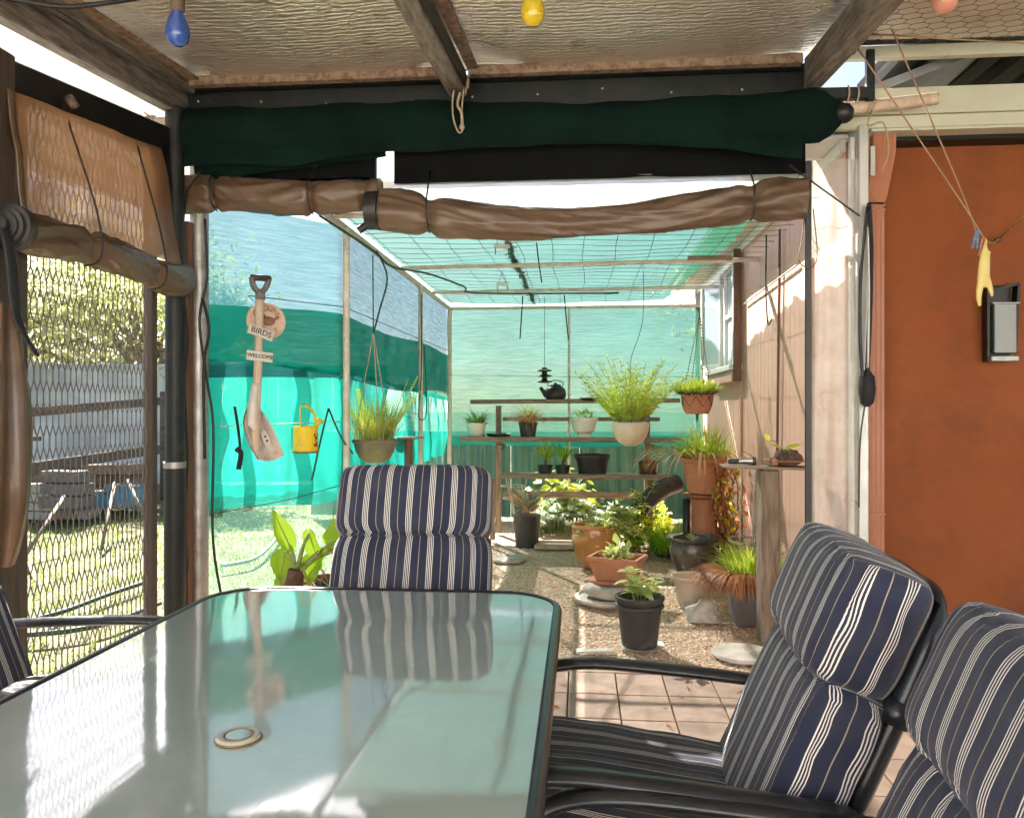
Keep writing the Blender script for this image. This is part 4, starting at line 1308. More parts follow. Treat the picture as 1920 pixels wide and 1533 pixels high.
# ------------------------------------------------------------------ chairs with striped cushions
def cushion(w, l, d, n=8.0, res=(30, 22, 9), seed=0, bulge=.0, pucker=.0065):
    """superquadric box (x across, y thickness, z along) with seams and puckers; returns verts/faces"""
    nx, nz, ny = res
    bm = bmesh.new()
    verts = {}; acr = []
    def key(i, j, k): return (i, j, k)
    def pt(i, j, k):
        if (i, j, k) in verts: return verts[(i, j, k)]
        x = -1 + 2 * i / nx; y = -1 + 2 * j / ny; z = -1 + 2 * k / nz
        q = (abs(x) ** n + abs(y) ** (n * .6) + abs(z) ** n) ** (1 / n)
        s = 1 / max(q, 1e-6)
        X, Yy, Zz = x * s, y * s, z * s
        px_, py_, pz_ = X * w / 2, Yy * d / 2, Zz * l / 2
        # bulging face
        e = (1 - min(1, abs(X)) ** 4) * (1 - min(1, abs(Zz)) ** 4)
        py_ += math.copysign(bulge * e, Yy) * abs(Yy)
        # puckers near the end seams
        ed = max(abs(Zz), abs(X) * .98)
        pk = max(0, (ed - .72) / .28)
        py_ += pucker * pk * math.sin(px_ * 190 + seed + 3 * noise.noise((px_ * 14, pz_ * 14, seed))) * (1 if abs(Yy) > .4 else .3)
        py_ += .005 * noise.noise((px_ * 9 + seed, pz_ * 9, Yy)) * abs(Yy)
        pz_ += .0035 * noise.noise((px_ * 16, py_ * 16, seed + 4)) * (1 if abs(Zz) > .6 else 0)
        v = bm.verts.new((px_, py_, pz_))
        verts[(i, j, k)] = v
        sg = 1 if x > 0 else -1
        if i in (0, nx): ac = sg * (w / 2 + (1 - y) / 2 * d)
        elif j == 0: ac = sg * (w / 2 + d + w / 2 * (1 - abs(x)))
        else: ac = x * w / 2
        acr.append(ac)
        return v
    def face(a, b_, c_, d_):
        try: bm.faces.new((a, b_, c_, d_))
        except Exception: pass
    for i in range(nx):
        for k in range(nz):
            face(pt(i, 0, k), pt(i + 1, 0, k), pt(i + 1, 0, k + 1), pt(i, 0, k + 1))
            face(pt(i, ny, k), pt(i, ny, k + 1), pt(i + 1, ny, k + 1), pt(i + 1, ny, k))
    for j in range(ny):
        for k in range(nz):
            face(pt(0, j, k), pt(0, j, k + 1), pt(0, j + 1, k + 1), pt(0, j + 1, k))
            face(pt(nx, j, k), pt(nx, j + 1, k), pt(nx, j + 1, k + 1), pt(nx, j, k + 1))
    for i in range(nx):
        for j in range(ny):
            face(pt(i, j, 0), pt(i, j + 1, 0), pt(i + 1, j + 1, 0), pt(i + 1, j, 0))
            face(pt(i, j, nz), pt(i + 1, j, nz), pt(i + 1, j + 1, nz), pt(i, j + 1, nz))
    bm.normal_update()
    vs = [v.co.copy() for v in bm.verts]
    bm.verts.index_update()
    fs = [[v.index for v in f.verts] for f in bm.faces]
    bm.free()
    return vs, fs, acr

def placed(vs, R, c):
    c = Vector(c)
    return [R @ v + c for v in vs]

def across(o, acr):
    at_ = o.data.attributes.new('across', 'FLOAT', 'POINT')
    at_.data.foreach_set('value', acr)

REC = math.radians(22)
CW = .51
def make_chair():
    t = thing('patio_chair', 'x', 'chair')
    # seat cushion: lay along -y
    vs, fs, acr = cushion(CW, .52, .11, seed=1, bulge=.016, res=(34, 30, 8))
    b = MB(); b.add(placed(vs, Matrix.Rotation(math.radians(-90 + 5), 3, 'X'), (0, .045, .487)), fs); across(b.build('seat_cushion', m_stripe, t, True), acr)
    Rb = Matrix.Rotation(REC, 3, 'X')
    vs, fs, acr = cushion(CW, .43, .115, seed=2, bulge=.018, res=(34, 28, 8))
    base = Vector((0, -.17, .455)); ax = Vector((0, -math.sin(REC), math.cos(REC)))
    b = MB(); b.add(placed(vs, Rb, base + ax * .195), fs); across(b.build('back_cushion', m_stripe, t, True), acr)
    vs, fs, acr = cushion(CW - .01, .235, .135, n=7.0, seed=3, bulge=.022, res=(34, 20, 10), pucker=.008)
    b = MB(); b.add(placed(vs, Rb, base + ax * .500 + Vector((0, .020, .006))), fs); across(b.build('head_cushion', m_stripe, t, True), acr)
    # frame
    for s in (-1, 1):
        x = s * .296
        arm = spline([(x, .30, .40), (x, .325, .54), (x, .29, .635), (x, .18, .668), (x, -.02, .665), (x, -.25, .65), (x, -.30, .64)], 6)
        b = MB(); b.tube(arm, .025, 10, flat=.55, up=(0, .35, 1)); b.build('armrest', m_blackmetal, t, True)
        b = MB(); b.tube(spline([(x, .30, .41), (x, .29, .25), (x, .31, .02)], 5), .016, 10); b.build('front_leg', m_blackmetal, t, True)
        b = MB(); b.tube(spline([(x * .99, -.27, .62), (x * .99, -.24, .35), (x * .99, -.33, .02)], 5), .016, 10); b.build('rear_leg', m_blackmetal, t, True)
        b = MB(); b.tube([(x, .33, .02), (x, -.36, .02)], .015, 8); b.build('runner', m_blackmetal, t, True)
    off = Vector((0, -.078, 0))
    hoop = []
    xs = .215
    b0 = base + off
    hoop += [b0 + ax * -.08 + Vector((-xs, 0, 0)), b0 + ax * .25 + Vector((-xs, 0, 0)), b0 + ax * .45 + Vector((-xs, 0, 0))]
    for k in range(7):
        a = math.radians(180 - 90 * k / 6)
        hoop.append(b0 + ax * (.46 + .10 * math.sin(a)) + Vector((-xs + .10 + .10 * math.cos(a), 0, 0)))
    for k in range(7):
        a = math.radians(90 - 90 * k / 6)
        hoop.append(b0 + ax * (.46 + .10 * math.sin(a)) + Vector((xs - .10 + .10 * math.cos(a), 0, 0)))
    hoop += [b0 + ax * .45 + Vector((xs, 0, 0)), b0 + ax * .25 + Vector((xs, 0, 0)), b0 + ax * -.08 + Vector((xs, 0, 0))]
    b = MB(); b.tube(hoop, .019, 12); b.build('back_hoop', m_blackmetal, t, True)
    b = MB(); b.grid(10, 10, lambda u, v: b0 + ax * (.0 + .56 * v) + Vector((-.22 + .44 * u, .012, 0))); b.build('back_sling', m_black, t)
    for s in (-1, 1):
        b = MB(); b.tube([b0 + ax * .34 + Vector((s * xs, 0, 0)), b0 + ax * .38 + Vector((s * xs, 0, 0))], .027, 12); b.build('collar', m_blackmetal, t, True)
        b = MB(); b.bar(b0 + ax * .12 + Vector((s * xs, 0, 0)), Vector((s * .294, -.26, .62)), .03, .02); b.build('bracket', m_blackmetal, t)
    b = MB(); b.tube([(-.26, .27, .40), (.26, .27, .40)], .015, 8); b.build('seat_bar', m_blackmetal, t, True)
    b = MB(); b.tube([(-.26, -.17, .40), (.26, -.17, .40)], .015, 8); b.build('seat_bar', m_blackmetal, t, True)
    b = MB(); b.box((0, .05, .405), (.5, .46, .012)); b.build('seat_sling', m_black, t)
    return t
chair = make_chair()
G = 'striped cushion chairs around the table'
spots = [((-.53, 2.165, 0), math.pi, 1.03, 'navy striped chair at the far end of the table'),
         ((.160, 1.585, 0), math.radians(84), .97, 'navy striped chair in the middle of the right side, arm below the table edge'),
         ((.205, .965, 0), math.radians(85), .95, 'navy striped chair nearest the camera at the lower right corner'),
         ((-1.36, 1.80, 0), -math.pi / 2, 1.0, 'navy striped chair cut off at the left edge of the picture')]
for i, (loc, rz, kz_, lab) in enumerate(spots):
    o = chair if i == 0 else copy_tree(chair)
    o.location = loc; o.rotation_euler = (0, 0, rz); o.scale = (1, 1, kz_)
    tag(o, lab, 'chair', G)
# ------------------------------------------------------------------ pergola pipes, nets, wire grid
ZR = 2.32
pg = thing('pergola_frame', 'white pipe frame carrying the green shade cloth', 'pergola')
def pipe(name, a, c, r=.020):
    b = MB(); b.tube([a, c], r, 12); return b.build(name, m_pipe, pg, True, 40)
pipe('top_rail', (XR, 3.88, ZR), (XR, YB, ZR), .022)
pipe('back_rail', (XR, YB, ZR), (XW - .02, YB, ZR), .018)
for y in (4.25, 5.86, 7.12):
    pipe('cross_pipe', (XR + .02, y, ZR + .01), (XW - .01, y, ZR + .03), .017)
for y in (4.48, 6.62):
    pipe('upright', (XR + .012, y, 0), (XR + .012, y, ZR), .020)
pipe('upright', (XR, YB - .01, 0), (XR, YB - .01, ZR), .024)
pipe('upright', (at(1067, 600, Y=YB - .01).x, YB - .01, 0), (at(1067, 600, Y=YB - .01).x, YB - .01, ZR), .014)
b = MB(); b.box((.95, 5.865, ZR + .045), (.32, .06, .035), bev=.004); b.build('timber_packer', m_greywood, pg)

# wire grid over the roof cloth
wg = thing('wire_grid', 'rusty wire grid lying over the shade cloth roof', 'wire mesh')
b = MB()
rnd = random.Random(21)
k = 0
x = XR + .05
while x < XW - .03:
    b.tube([(x + .012 * math.sin(y * 3 + x * 7), y, ZR + .045 + .012 * math.sin(y * 5 + x * 3)) for y in [3.9 + i * .36 for i in range(13)]], .0022, 4, False)
    x += .225
y = 3.95
while y < YB:
    b.tube([(xx, y + .008 * math.sin(xx * 9), ZR + .048 + .010 * math.sin(xx * 5 + y * 4)) for xx in [XR + i * .19 for i in range(15)]], .0018, 4, False)
    y += .155
b.build('wires', m_wire, wg)

# roof cloth with ragged right edge and lapped seam
rc_ = thing('roof_shade_cloth', 'mint green shade cloth roof with a ragged right edge', 'shade cloth')
def ragged(y): return 1.02 - .16 * max(0, (y - 5.6) / 2.6) + .035 * noise.noise((y * 4, 0, 0)) + .02 * noise.noise((y * 17, 0, 3))
b = MB()
def roof_fn(u, v, x0=None, x1=None):
    y = 4.26 + (YB - 4.26) * v
    xa = XR if x0 is None else x0(y); xb = ragged(y) if x1 is None else x1(y)
    x = xa + (xb - xa) * u
    return (x, y, ZR + .058 - .03 * abs(math.sin(y * 2.45)) * math.sin(math.pi * min(1, (x - XR) / 2.3)) + .012 * noise.noise((x * 3, y * 3, 0)))
seam = lambda y: -.50 + .03 * noise.noise((y * 2, 5, 0))
b.grid(26, 90, lambda u, v: roof_fn(u, v, None, lambda y: seam(y) + .04)); b.build('left_strip', n_roof, rc_, True)
b = MB(); b.grid(40, 90, lambda u, v: tuple(Vector(roof_fn(u, v, lambda y: seam(y), None)) + Vector((0, 0, .012)))); b.build('right_strip', n_roof, rc_, True)
# leaf litter along the seam
b = MB()
rnd = random.Random(4)
for i in range(420):
    y = 4.5 + rnd.random() ** .8 * 3.5; x = seam(y) + .02 + rnd.gauss(0, .014)
    z = roof_fn((x - XR) / 2, (y - 4.26) / (YB - 4.26))[2] + .006
    a = rnd.uniform(0, 6.28); L = rnd.uniform(.02, .06)
    d = Vector((math.cos(a), math.sin(a), rnd.uniform(-.2, .2))) * L; w = Vector((-math.sin(a), math.cos(a), 0)) * .008
    p = Vector((x, y, z))
    b.add([p - d, p + w, p + d, p - w], [(0, 1, 2, 3)])
b.build('leaf_litter', l_brownst, rc_)

# side and back cloths
SIDE = [Vector((-1.93, 3.87)), Vector((XR - .03, 4.46)), Vector((XR - .03, YB))]
def side_pt(s):
    l1 = (SIDE[1] - SIDE[0]).length; l2 = (SIDE[2] - SIDE[1]).length
    d = s * (l1 + l2)
    return SIDE[0] + (SIDE[1] - SIDE[0]) * (d / l1) if d < l1 else SIDE[1] + (SIDE[2] - SIDE[1]) * ((d - l1) / l2)
def side_len(): return (SIDE[1] - SIDE[0]).length + (SIDE[2] - SIDE[1]).length
SLN = side_len()
def side_cloth(name, mat, label, zt, zb, off, fold, seed, nu=150, nv=40, fs=8.0, pleats=()):
    b = MB()
    def fn(u, v):
        p = side_pt(u)
        z0, z1 = zt(u), zb(u)
        z = z0 + (z1 - z0) * v
        f = fold * (noise.noise((u * fs + seed, v * 1.2, 0)) + .6 * noise.noise((u * fs * 3, v * 2.5 + u * 6, seed)))
        n_ = Vector((-1, 0)) if u * SLN > (SIDE[1] - SIDE[0]).length else Vector((-.74, .67))
        p = p + n_ * (off + f)
        return (p.x, p.y, z)
    b.grid(nu, nv, fn)
    for (ua, ub) in pleats:          # gathered pleats lying behind the cloth
        b.grid(10, nv, lambda u, v: (lambda p: (p[0] - .03, p[1] + .012, p[2]))(fn(ua + (ub - ua) * u + .012 * noise.noise((ua * 40, v * 3, 0)), v)))
    o = b.build(name, mat, None, True)
    return tag(o, label, 'shade cloth')
side_cloth('side_shade_cloth', n_up, 'pale blue green shade cloth on the upper left side', lambda u: ZR + .01, lambda u: 1.42 + .02 * math.sin(u * 9), .0, .012, 1)
side_cloth('side_shade_cloth', n_band, 'deep teal band of doubled shade cloth on the left side', lambda u: 1.795 + .05 * u + .015 * math.sin(u * 11), lambda u: 1.50 - .16 * u + .03 * noise.noise((u * 9, 0, 0)), -.012, .012, 4)
side_cloth('side_shade_cloth', n_low, 'bright teal shade cloth hanging in folds on the lower left', lambda u: 1.53 - .14 * u + .012 * math.sin(u * 23), lambda u: .72 + .07 * u + .02 * noise.noise((u * 11, 0, 0)), .015, .055, 7, fs=16, nu=240, pleats=((.005, .03), (.055, .068), (.12, .137), (.20, .235), (.30, .32), (.42, .47), (.6, .66), (.8, .84)))
side_cloth('side_shade_cloth', n_skirt, 'thin green netting below the teal cloth on the left', lambda u: .80, lambda u: .02, .03, .03, 9, fs=10)
b = MB()
def back_fn(u, v):
    x = XR + (XW - .03 - XR) * u; z = ZR - .01 - 1.43 * v + .02 * noise.noise((u * 7, 0, 0)) * v
    return (x, YB + .03 + .015 * noise.noise((u * 4, v * 3, 0)) + .010 * noise.noise((u * 14, v * 5, 2)) + .02 * v, z)
b.grid(80, 50, back_fn)
tag(b.build('back_shade_cloth', n_back, None, True), 'mint green shade cloth across the back of the garden', 'shade cloth')
b = MB(); b.grid(40, 6, lambda u, v: (XR + (XW - .05 - XR) * u, YB + .015 - .012 * noise.noise((u * 9, v * 2, 1)), .97 - .10 * v + .015 * math.sin(u * 9)))
tag(b.build('back_cloth_hem', n_low, None, True), 'folded bright teal hem along the bottom of the back cloth', 'shade cloth')
# sewing wires across the cloths
def wire(label, pts, r=.003, mat=None, name='tie_wire', cat='wire'):
    b = MB(); b.tube(pts, r, 5)
    return tag(b.build(name, mat or m_greencord, None, True), label, cat)
wire('dark wire strung along the upper left shade cloth', [Vector((-1.75, 4.02, 1.86)), Vector((XR, 4.48, 1.855)), Vector((XR, 6.6, 1.86)), Vector((XR, YB - .05, 1.87))], .0028)
wire('pale wire strung across the lower left shade cloth', [Vector((-1.86, 3.90, 1.17)), Vector((XR, 4.48, 1.19)), Vector((XR, 6.6, 1.22))], .0025, m_pipe)
wire('thin wire strung across the back shade cloth', [at(838, 703, Y=YB - .03), at(1067, 706, Y=YB - .03), at(1315, 706, Y=YB - .03)], .0025)
wire('dark wire along the bottom of the teal cloth at the left', [Vector((-1.88, 3.89, .72)), Vector((-1.6, 4.18, .76)), Vector((XR, 4.48, .82))], .0028)

# cords hanging in the garden
def cord(label, pts, r=.005, mat=None, name='loose_rope'):
    b = MB(); b.tube(spline(pts, 5), r, 6)
    return tag(b.build(name, mat or m_greencord, None, True), label, 'cord')
cord('black cord hanging at the left edge of the opening', [at(384, 410, Y=3.80), at(388, 520, Y=3.82), at(374, 600, Y=3.82), at(386, 700, Y=3.82), at(400, 800, Y=3.82), at(398, 960, Y=3.82), at(402, 1040, Y=3.82), at(414, 1112, Y=3.82)], .007, m_black)
cord('black looped strap below the corner cord at the left', [at(380, 560, Y=3.78), at(392, 620, Y=3.78), at(382, 690, Y=3.78), at(384, 860, Y=3.78)], .008, m_blackstrap)
cord('dark green cord drooping from the left rail to the cross pipe', [at(600, 405, X=XR + .06), at(700, 470, X=XR + .06), at(735, 500, X=XR + .1), Vector((-1.15, 5.9, ZR - .03)), Vector((-.98, 6.6, ZR - .02)), Vector((-.9, 7.0, ZR - .02)), Vector((.35, 7.1, ZR - .02))], .008)
cord('dark cord hanging from the first cross pipe, left of centre', [at(1006, 455, Y=4.6), at(1010, 490, Y=4.6), at(1016, 530, Y=4.6)], .004)
cord('short dark cord hanging in front of the back cloth', [at(980, 555, Y=7.1), at(978, 590, Y=7.1), at(975, 635, Y=7.1)], .006)
cord('dark cord hanging beside the thin back upright', [at(1058, 553, Y=7.1), at(1062, 600, Y=7.1), at(1066, 636, Y=7.1)], .006)
cord('looped green cord hanging on the left cloth behind the fern bowl', [at(790, 552, X=XR + .05), at(790, 700, X=XR + .05), at(785, 780, X=XR + .05), at(800, 770, X=XR + .05), at(795, 650, X=XR + .05)], .005)
cord('black wire loop hanging on the pink wall', [at(1437, 440, X=XW - .03), at(1436, 540, X=XW - .03), at(1439, 600, X=XW - .03), at(1442, 608, X=XW - .03), at(1447, 598, X=XW - .03)], .005, m_black)
cord('grey cable strung up the pink wall', [at(1395, 700 - 130, X=XW - .02), at(1460, 522, X=XW - .02), at(1495, 496, X=XW - .02)], .006, m_galv)
b = MB(); b.bar(at(1462, 430, X=XW - .02), at(1455, 1060, X=XW - .02), .014, .014)
tag(b.build('wall_conduit', m_brownwood), 'thin dark conduit running down the pink wall', 'conduit')

# ------------------------------------------------------------------ shovel, signs, plaque, watering can, strap on the left cloth
# the first bay of the left cloth runs from SIDE[0] to SIDE[1]; things hang just in front of it
def bay(px_, py_, off=.05):
    """point on the first bay plane, 'off' metres in front of the cloth"""
    a = (px_ - 960.0) / FPX; bb = (766.5 - py_) / FPX
    d = Vector((-_S + a * _C, _C + a * _S, bb))
    q0 = Vector((SIDE[0].x, SIDE[0].y, 0)); e = Vector((SIDE[1].x - SIDE[0].x, SIDE[1].y - SIDE[0].y, 0)).normalized()
    n_ = Vector((e.y, -e.x, 0))
    q0 = q0 + n_ * off
    t = (q0.x * n_.x + q0.y * n_.y) / (d.x * n_.x + d.y * n_.y)
    return Vector((d.x * t, d.y * t, CAM_H + d.z * t))
BE = Vector((SIDE[1].x - SIDE[0].x, SIDE[1].y - SIDE[0].y, 0)).normalized()
BN = Vector((BE.y, -BE.x, 0))      # towards the camera side
BR = Matrix((BE, -BN, Vector((0, 0, 1)))).transposed()   # local x along bay, y into the cloth, z up

# local frame for flat signs: x along bay, y up, z towards viewer
def frame(c, roll):
    ez = BN; ex = BE; ey = Vector((0, 0, 1))
    R = Matrix((ex, ey, ez)).transposed().to_4x4()
    return Matrix.Translation(c) @ R @ Matrix.Rotation(roll, 4, 'Z')
sv = thing('garden_shovel', 'old shovel hung blade down with a D handle', 'shovel')
b = MB(); b.tube(spline([bay(487, 560, .07), bay(484, 680, .08), bay(480, 780, .08), bay(478, 845, .07)], 6), [.022] * 6 + [.022] * 6 + [.024] * 6 + [.018], 12, caps=True); b.build('shaft', m_shovelwood, sv, True)
b = MB(); b.tube(spline([bay(479, 720, .08), bay(474, 760, .09), bay(473, 800, .09)], 5), [.022] * 5 + [.028] * 5 + [.022], 12); b.build('socket', m_shovelsteel, sv, True)
b = MB(); b.tube([bay(488, 562, .07), bay(488, 545, .07)], .026, 12); b.build('ferrule', m_greyplanter, sv, True)
b = MB(); b.tube(spline([bay(488, 550, .07), bay(476, 538, .07), bay(472, 520, .07)], 5), .016, 10); b.build('handle_fork', m_greyplanter, sv, True)
b = MB(); b.tube(spline([bay(488, 550, .07), bay(499, 538, .07), bay(505, 520, .07)], 5), .016, 10); b.build('handle_fork', m_greyplanter, sv, True)
b = MB(); b.tube([bay(471, 520, .07), bay(506, 522, .07)], .017, 10); b.build('handle_grip', m_blackplastic, sv, True)
b = MB()
def blade(u, v):
    def ip(tab, v):
        x = v * (len(tab) - 1); i = min(int(x), len(tab) - 2); f = x - i
        return tab[i] * (1 - f) + tab[i + 1] * f
    l = ip([468, 460, 457, 459, 464, 470, 477, 484], v); r = ip([482, 493, 503, 511, 518, 524, 529, 533], v)
    q = 2 * u - 1
    px_ = l + (r - l) * u
    py_ = 758 + 110 * v - 9 * u * v - 7 * q * q * v ** 6
    rim = .075 * q * q * (1 - .35 * v) * min(1, .25 + v * 4)
    ridge = .018 * math.exp(-(q / .28) ** 2) * max(0, 1 - v * 1.7)
    return bay(px_, py_, .025 + rim + ridge + .015 * v)
b.grid(16, 22, blade); o = b.build('blade', m_shovelsteel, sv, True)
sm = o.modifiers.new('thickness', 'SOLIDIFY'); sm.thickness = .004
b = MB(); b.tube(spline([bay(474, 795, .085), bay(480, 810, .075), bay(485, 835, .06)], 5), [.02] * 5 + [.016] * 5 + [.006], 10); b.build('frog_ridge', m_shovelsteel, sv, True)
b = MB(); b.tube(spline([blade(0, v_ / 10) for v_ in range(11)] , 2), .0045, 6); b.build('rolled_edge', m_rustbatten, sv, True)
b = MB(); b.prism([(-.016, -.05), (.016, -.05), (.020, .0), (.014, .045), (-.014, .045), (-.020, 0)], 0, .004); o = b.build('tag_plate', m_signwhite, sv); o.data.transform(frame(bay(498, 822, .062), .42))
for dz in (-.012, .012):
    b = MB(); b.lathe([(.0, .0), (.006, .0), (.006, .006), (0, .006)], 10, capb=False); o = b.build('rivet', m_iron, sv); o.data.transform(frame(bay(498, 822, .062), .42) @ Matrix.Translation((0, dz, .002)))

def text_mesh(name, body, size, parent, mat, M4, extrude=.0015):
    cu = bpy.data.curves.new(name, 'FONT')
    cu.body = body; cu.size = size; cu.align_x = 'CENTER'; cu.align_y = 'CENTER'; cu.extrude = extrude
    tmp = bpy.data.objects.new(name, cu)
    COL.objects.link(tmp)
    dg = bpy.context.evaluated_depsgraph_get()
    me = bpy.data.meshes.new_from_object(tmp.evaluated_get(dg))
    bpy.data.objects.remove(tmp)
    me.transform(M4)
    me.materials.clear(); me.materials.append(mat)
    return link(name, me, parent)
kb = 4.15 / FPX / .80       # metres per photo pixel along the bay (it is seen at a slant)
kz = 4.15 / FPX
pl = thing('round_plaque', 'round terracotta plaque with brown lettering and a hen, hung behind the shovel', 'plaque')
c = bay(498, 602, .035)
F4 = frame(c, 0)
b = MB(); b.lathe([(.0, 0), (.094, 0), (.100, .006), (.098, .014), (.088, .016), (.084, .012), (0, .012)], 40, capb=False)
o = b.build('disc', m_plaque, pl, True, 40); o.data.transform(F4 @ Matrix.Scale(1.12, 4, (1, 0, 0)))
word = 'CHICKENS'
for i, ch in enumerate(word):
    a = math.radians(148 - i * 16.5)
    text_mesh('letter', ch, .040, pl, m_plaquemark, F4 @ Matrix.Translation((math.cos(a) * .068 * 1.1, math.sin(a) * .066, .0145)) @ Matrix.Rotation(a - math.pi / 2, 4, 'Z'))
text_mesh('letter', 'T', .034, pl, m_plaquemark, F4 @ Matrix.Translation((.055, -.048, .0145)) @ Matrix.Rotation(.6, 4, 'Z'))
b = MB(); rnd = random.Random(2)
b.lathe([(.0, 0), (.030, 0), (.026, .006), (.0, .008)], 18, sx=1.25, sy=.85)
o = b.build('hen_body', m_plaquemark, pl, True); o.data.transform(F4 @ Matrix.Translation((.012, .0, .012)))
b = MB(); b.lathe([(.0, 0), (.013, 0), (.010, .005), (.0, .007)], 12); o = b.build('hen_head', m_plaquemark, pl, True); o.data.transform(F4 @ Matrix.Translation((-.018, .022, .012)))
b = MB(); b.prism([(.03, .0), (.062, .022), (.052, .034), (.024, .014)], 0, .005); o = b.build('hen_tail', m_plaquemark, pl); o.data.transform(F4 @ Matrix.Translation((.012, .0, .012)))
def sign(name, label, word, px_, py_, wpx, hpx, roll, size):
    t = thing(name, label, 'sign')
    c = bay(px_, py_, .12)
    F = frame(c, roll)
    b = MB(); b.box((0, 0, 0), (wpx * kb, hpx * kz, .012), bev=.002); o = b.build('board', m_signwhite, t); o.data.transform(F)
    text_mesh('lettering', word, size, t, m_ink, F @ Matrix.Translation((0, 0, .0065)) @ Matrix.Scale(1.0, 4, (1, 0, 0)))
    return t
sign('birds_sign', 'small white board reading BIRDS tied to the shovel', 'BIRDS', 489, 623, 40, 18, -.28, .044)
sign('welcome_sign', 'small white board reading WELCOME tied lower on the shovel', 'WELCOME', 487, 668, 41, 18, -.08, .030)

wc = thing('watering_can', 'small yellow watering can with painted red flowers', 'watering can')
c0 = bay(573, 848, .10)
k = 4.3 / FPX
b = MB(); b.lathe([(.0, 0), (23 * k, 0), (23.5 * k, 2 * k), (23 * k, 46 * k), (24 * k, 49 * k), (22.5 * k, 50 * k), (22 * k, 8 * k), (0, 7 * k)], 28, c=c0, capb=False); b.build('body', m_canyellow, wc, True, 40)
b = MB(); b.lathe([(23.6 * k, -.5 * k), (24 * k, 2.4 * k)], 28, c=c0, capb=True); b.build('base_band', m_brownwood, wc, True, 40)
b = MB(); b.tube(spline([c0 + BE * -10 * k + Vector((0, 0, 48 * k)), c0 + BE * -10 * k + Vector((0, 0, 84 * k)), c0 + BE * 4 * k + Vector((0, 0, 86 * k)), c0 + BE * 18 * k + Vector((0, 0, 72 * k)), c0 + BE * 22 * k + Vector((0, 0, 46 * k))], 6), .0075, 8, flat=.5); b.build('handle', m_canyellow, wc, True)
b = MB(); b.tube([c0 + BE * 18 * k + Vector((0, 0, 44 * k)), c0 + BE * 27 * k + Vector((0, 0, 56 * k)), c0 + BE * 31 * k + Vector((0, 0, 60 * k))], [.010, .012, .024], 12); b.build('spout', m_canyellow, wc, True)
for i, (dx, dz, s) in enumerate(((6, 33, .8), (10, 28, 1.0), (9, 24, .7), (12, 17, 1.1), (8, 14, 1.2), (15, 33, .8))):
    b = MB(); a = (dx / 23.5); th = math.atan2(BN.y, BN.x) + a * -1.0 * -1
    q = c0 + Vector((math.cos(th), math.sin(th), 0)) * 23.9 * k + Vector((0, 0, dz * k))
    R = Matrix.Rotation(th, 3, 'Z') @ Matrix.Rotation(math.radians(90), 3, 'Y') @ Matrix.Rotation(i * 1.1, 3, 'Z')
    vs = [R @ Vector((math.cos(t_ * math.pi / 4) * 4.2 * k * s, math.sin(t_ * math.pi / 4) * 2.2 * k * s, 0)) + q for t_ in range(8)]
    b.add(vs, [tuple(range(8))]); b.build('painted_petal', m_red if i != 5 else l_dark, wc)
b = MB(); b.tube(spline([bay(440, 762, .04), bay(446, 800, .05), bay(450, 838, .05), bay(444, 842, .05), bay(452, 850, .05), bay(447, 880, .05)], 5), .014, 8, flat=.35)
tag(b.build('hanging_strap', m_blackstrap, None, True), 'black buckled strap hanging left of the shovel', 'strap')
for i, (pts, lab) in enumerate((([(616, 765), (600, 830), (585, 900)], 'green hose trailing down the teal cloth below the watering can'),
                               ([(616, 765), (640, 820), (662, 850)], 'green hose drooping behind the first white upright'))):
    b = MB(); b.tube(spline([bay(x, y, .03) for x, y in pts], 6), .0055, 7)
    tag(b.build('garden_hose', m_greencord, None, True), lab, 'hose')

# ------------------------------------------------------------------ three tier plant shelf at the back
sh = thing('plant_shelf', 'weathered three tier timber plant shelf at the back', 'shelf')
def plank(x0, x1, z, y, d=.09, t=.042, tilt=0.0):
    b = MB(); b.bar((x0, y, z - tilt), (x1, y, z + tilt), d, t, bev=.003); return b.build('plank', m_greywood, sh)
SY = 7.80
def sx(px_, Y=SY): return at(px_, 800, Y=Y).x
def sz(py_, Y=SY): return at(1080, py_, Y=Y).z
for i in range(2): plank(sx(882), sx(1275), sz(752) + .004 * i, SY + .02 + .1 * i, tilt=.006)
plank(sx(940), sx(1240), sz(786), SY + .15, .03, .04)
for i in range(3): plank(sx(868), sx(1272), sz(822) - .006 * i, SY - .18 + .1 * i, tilt=-.004)
for i in range(4): plank(sx(945), sx(1250), sz(886) - .005 * i, SY - .42 + .1 * i)
plank(sx(945), sx(1250), sz(925), SY - .1, .03, .06)
for px_ in (933, 1215):
    x = sx(px_)
    b = MB(); b.box((x, SY + .10, sz(755) / 2 - .01), (.055, .04, sz(755) - .04), bev=.003); b.build('post', m_greywoodz, sh)
    b = MB(); b.box((x - .01, SY - .36, sz(886) / 2 - .01), (.05, .045, sz(886) - .05), bev=.003); b.build('post', m_greywoodz, sh)
    b = MB(); b.bar((x + .05, SY - .3, sz(835) - .012), (x + .05, SY + .1, sz(835) - .012), .04, .05); b.build('bearer', m_greywood, sh)

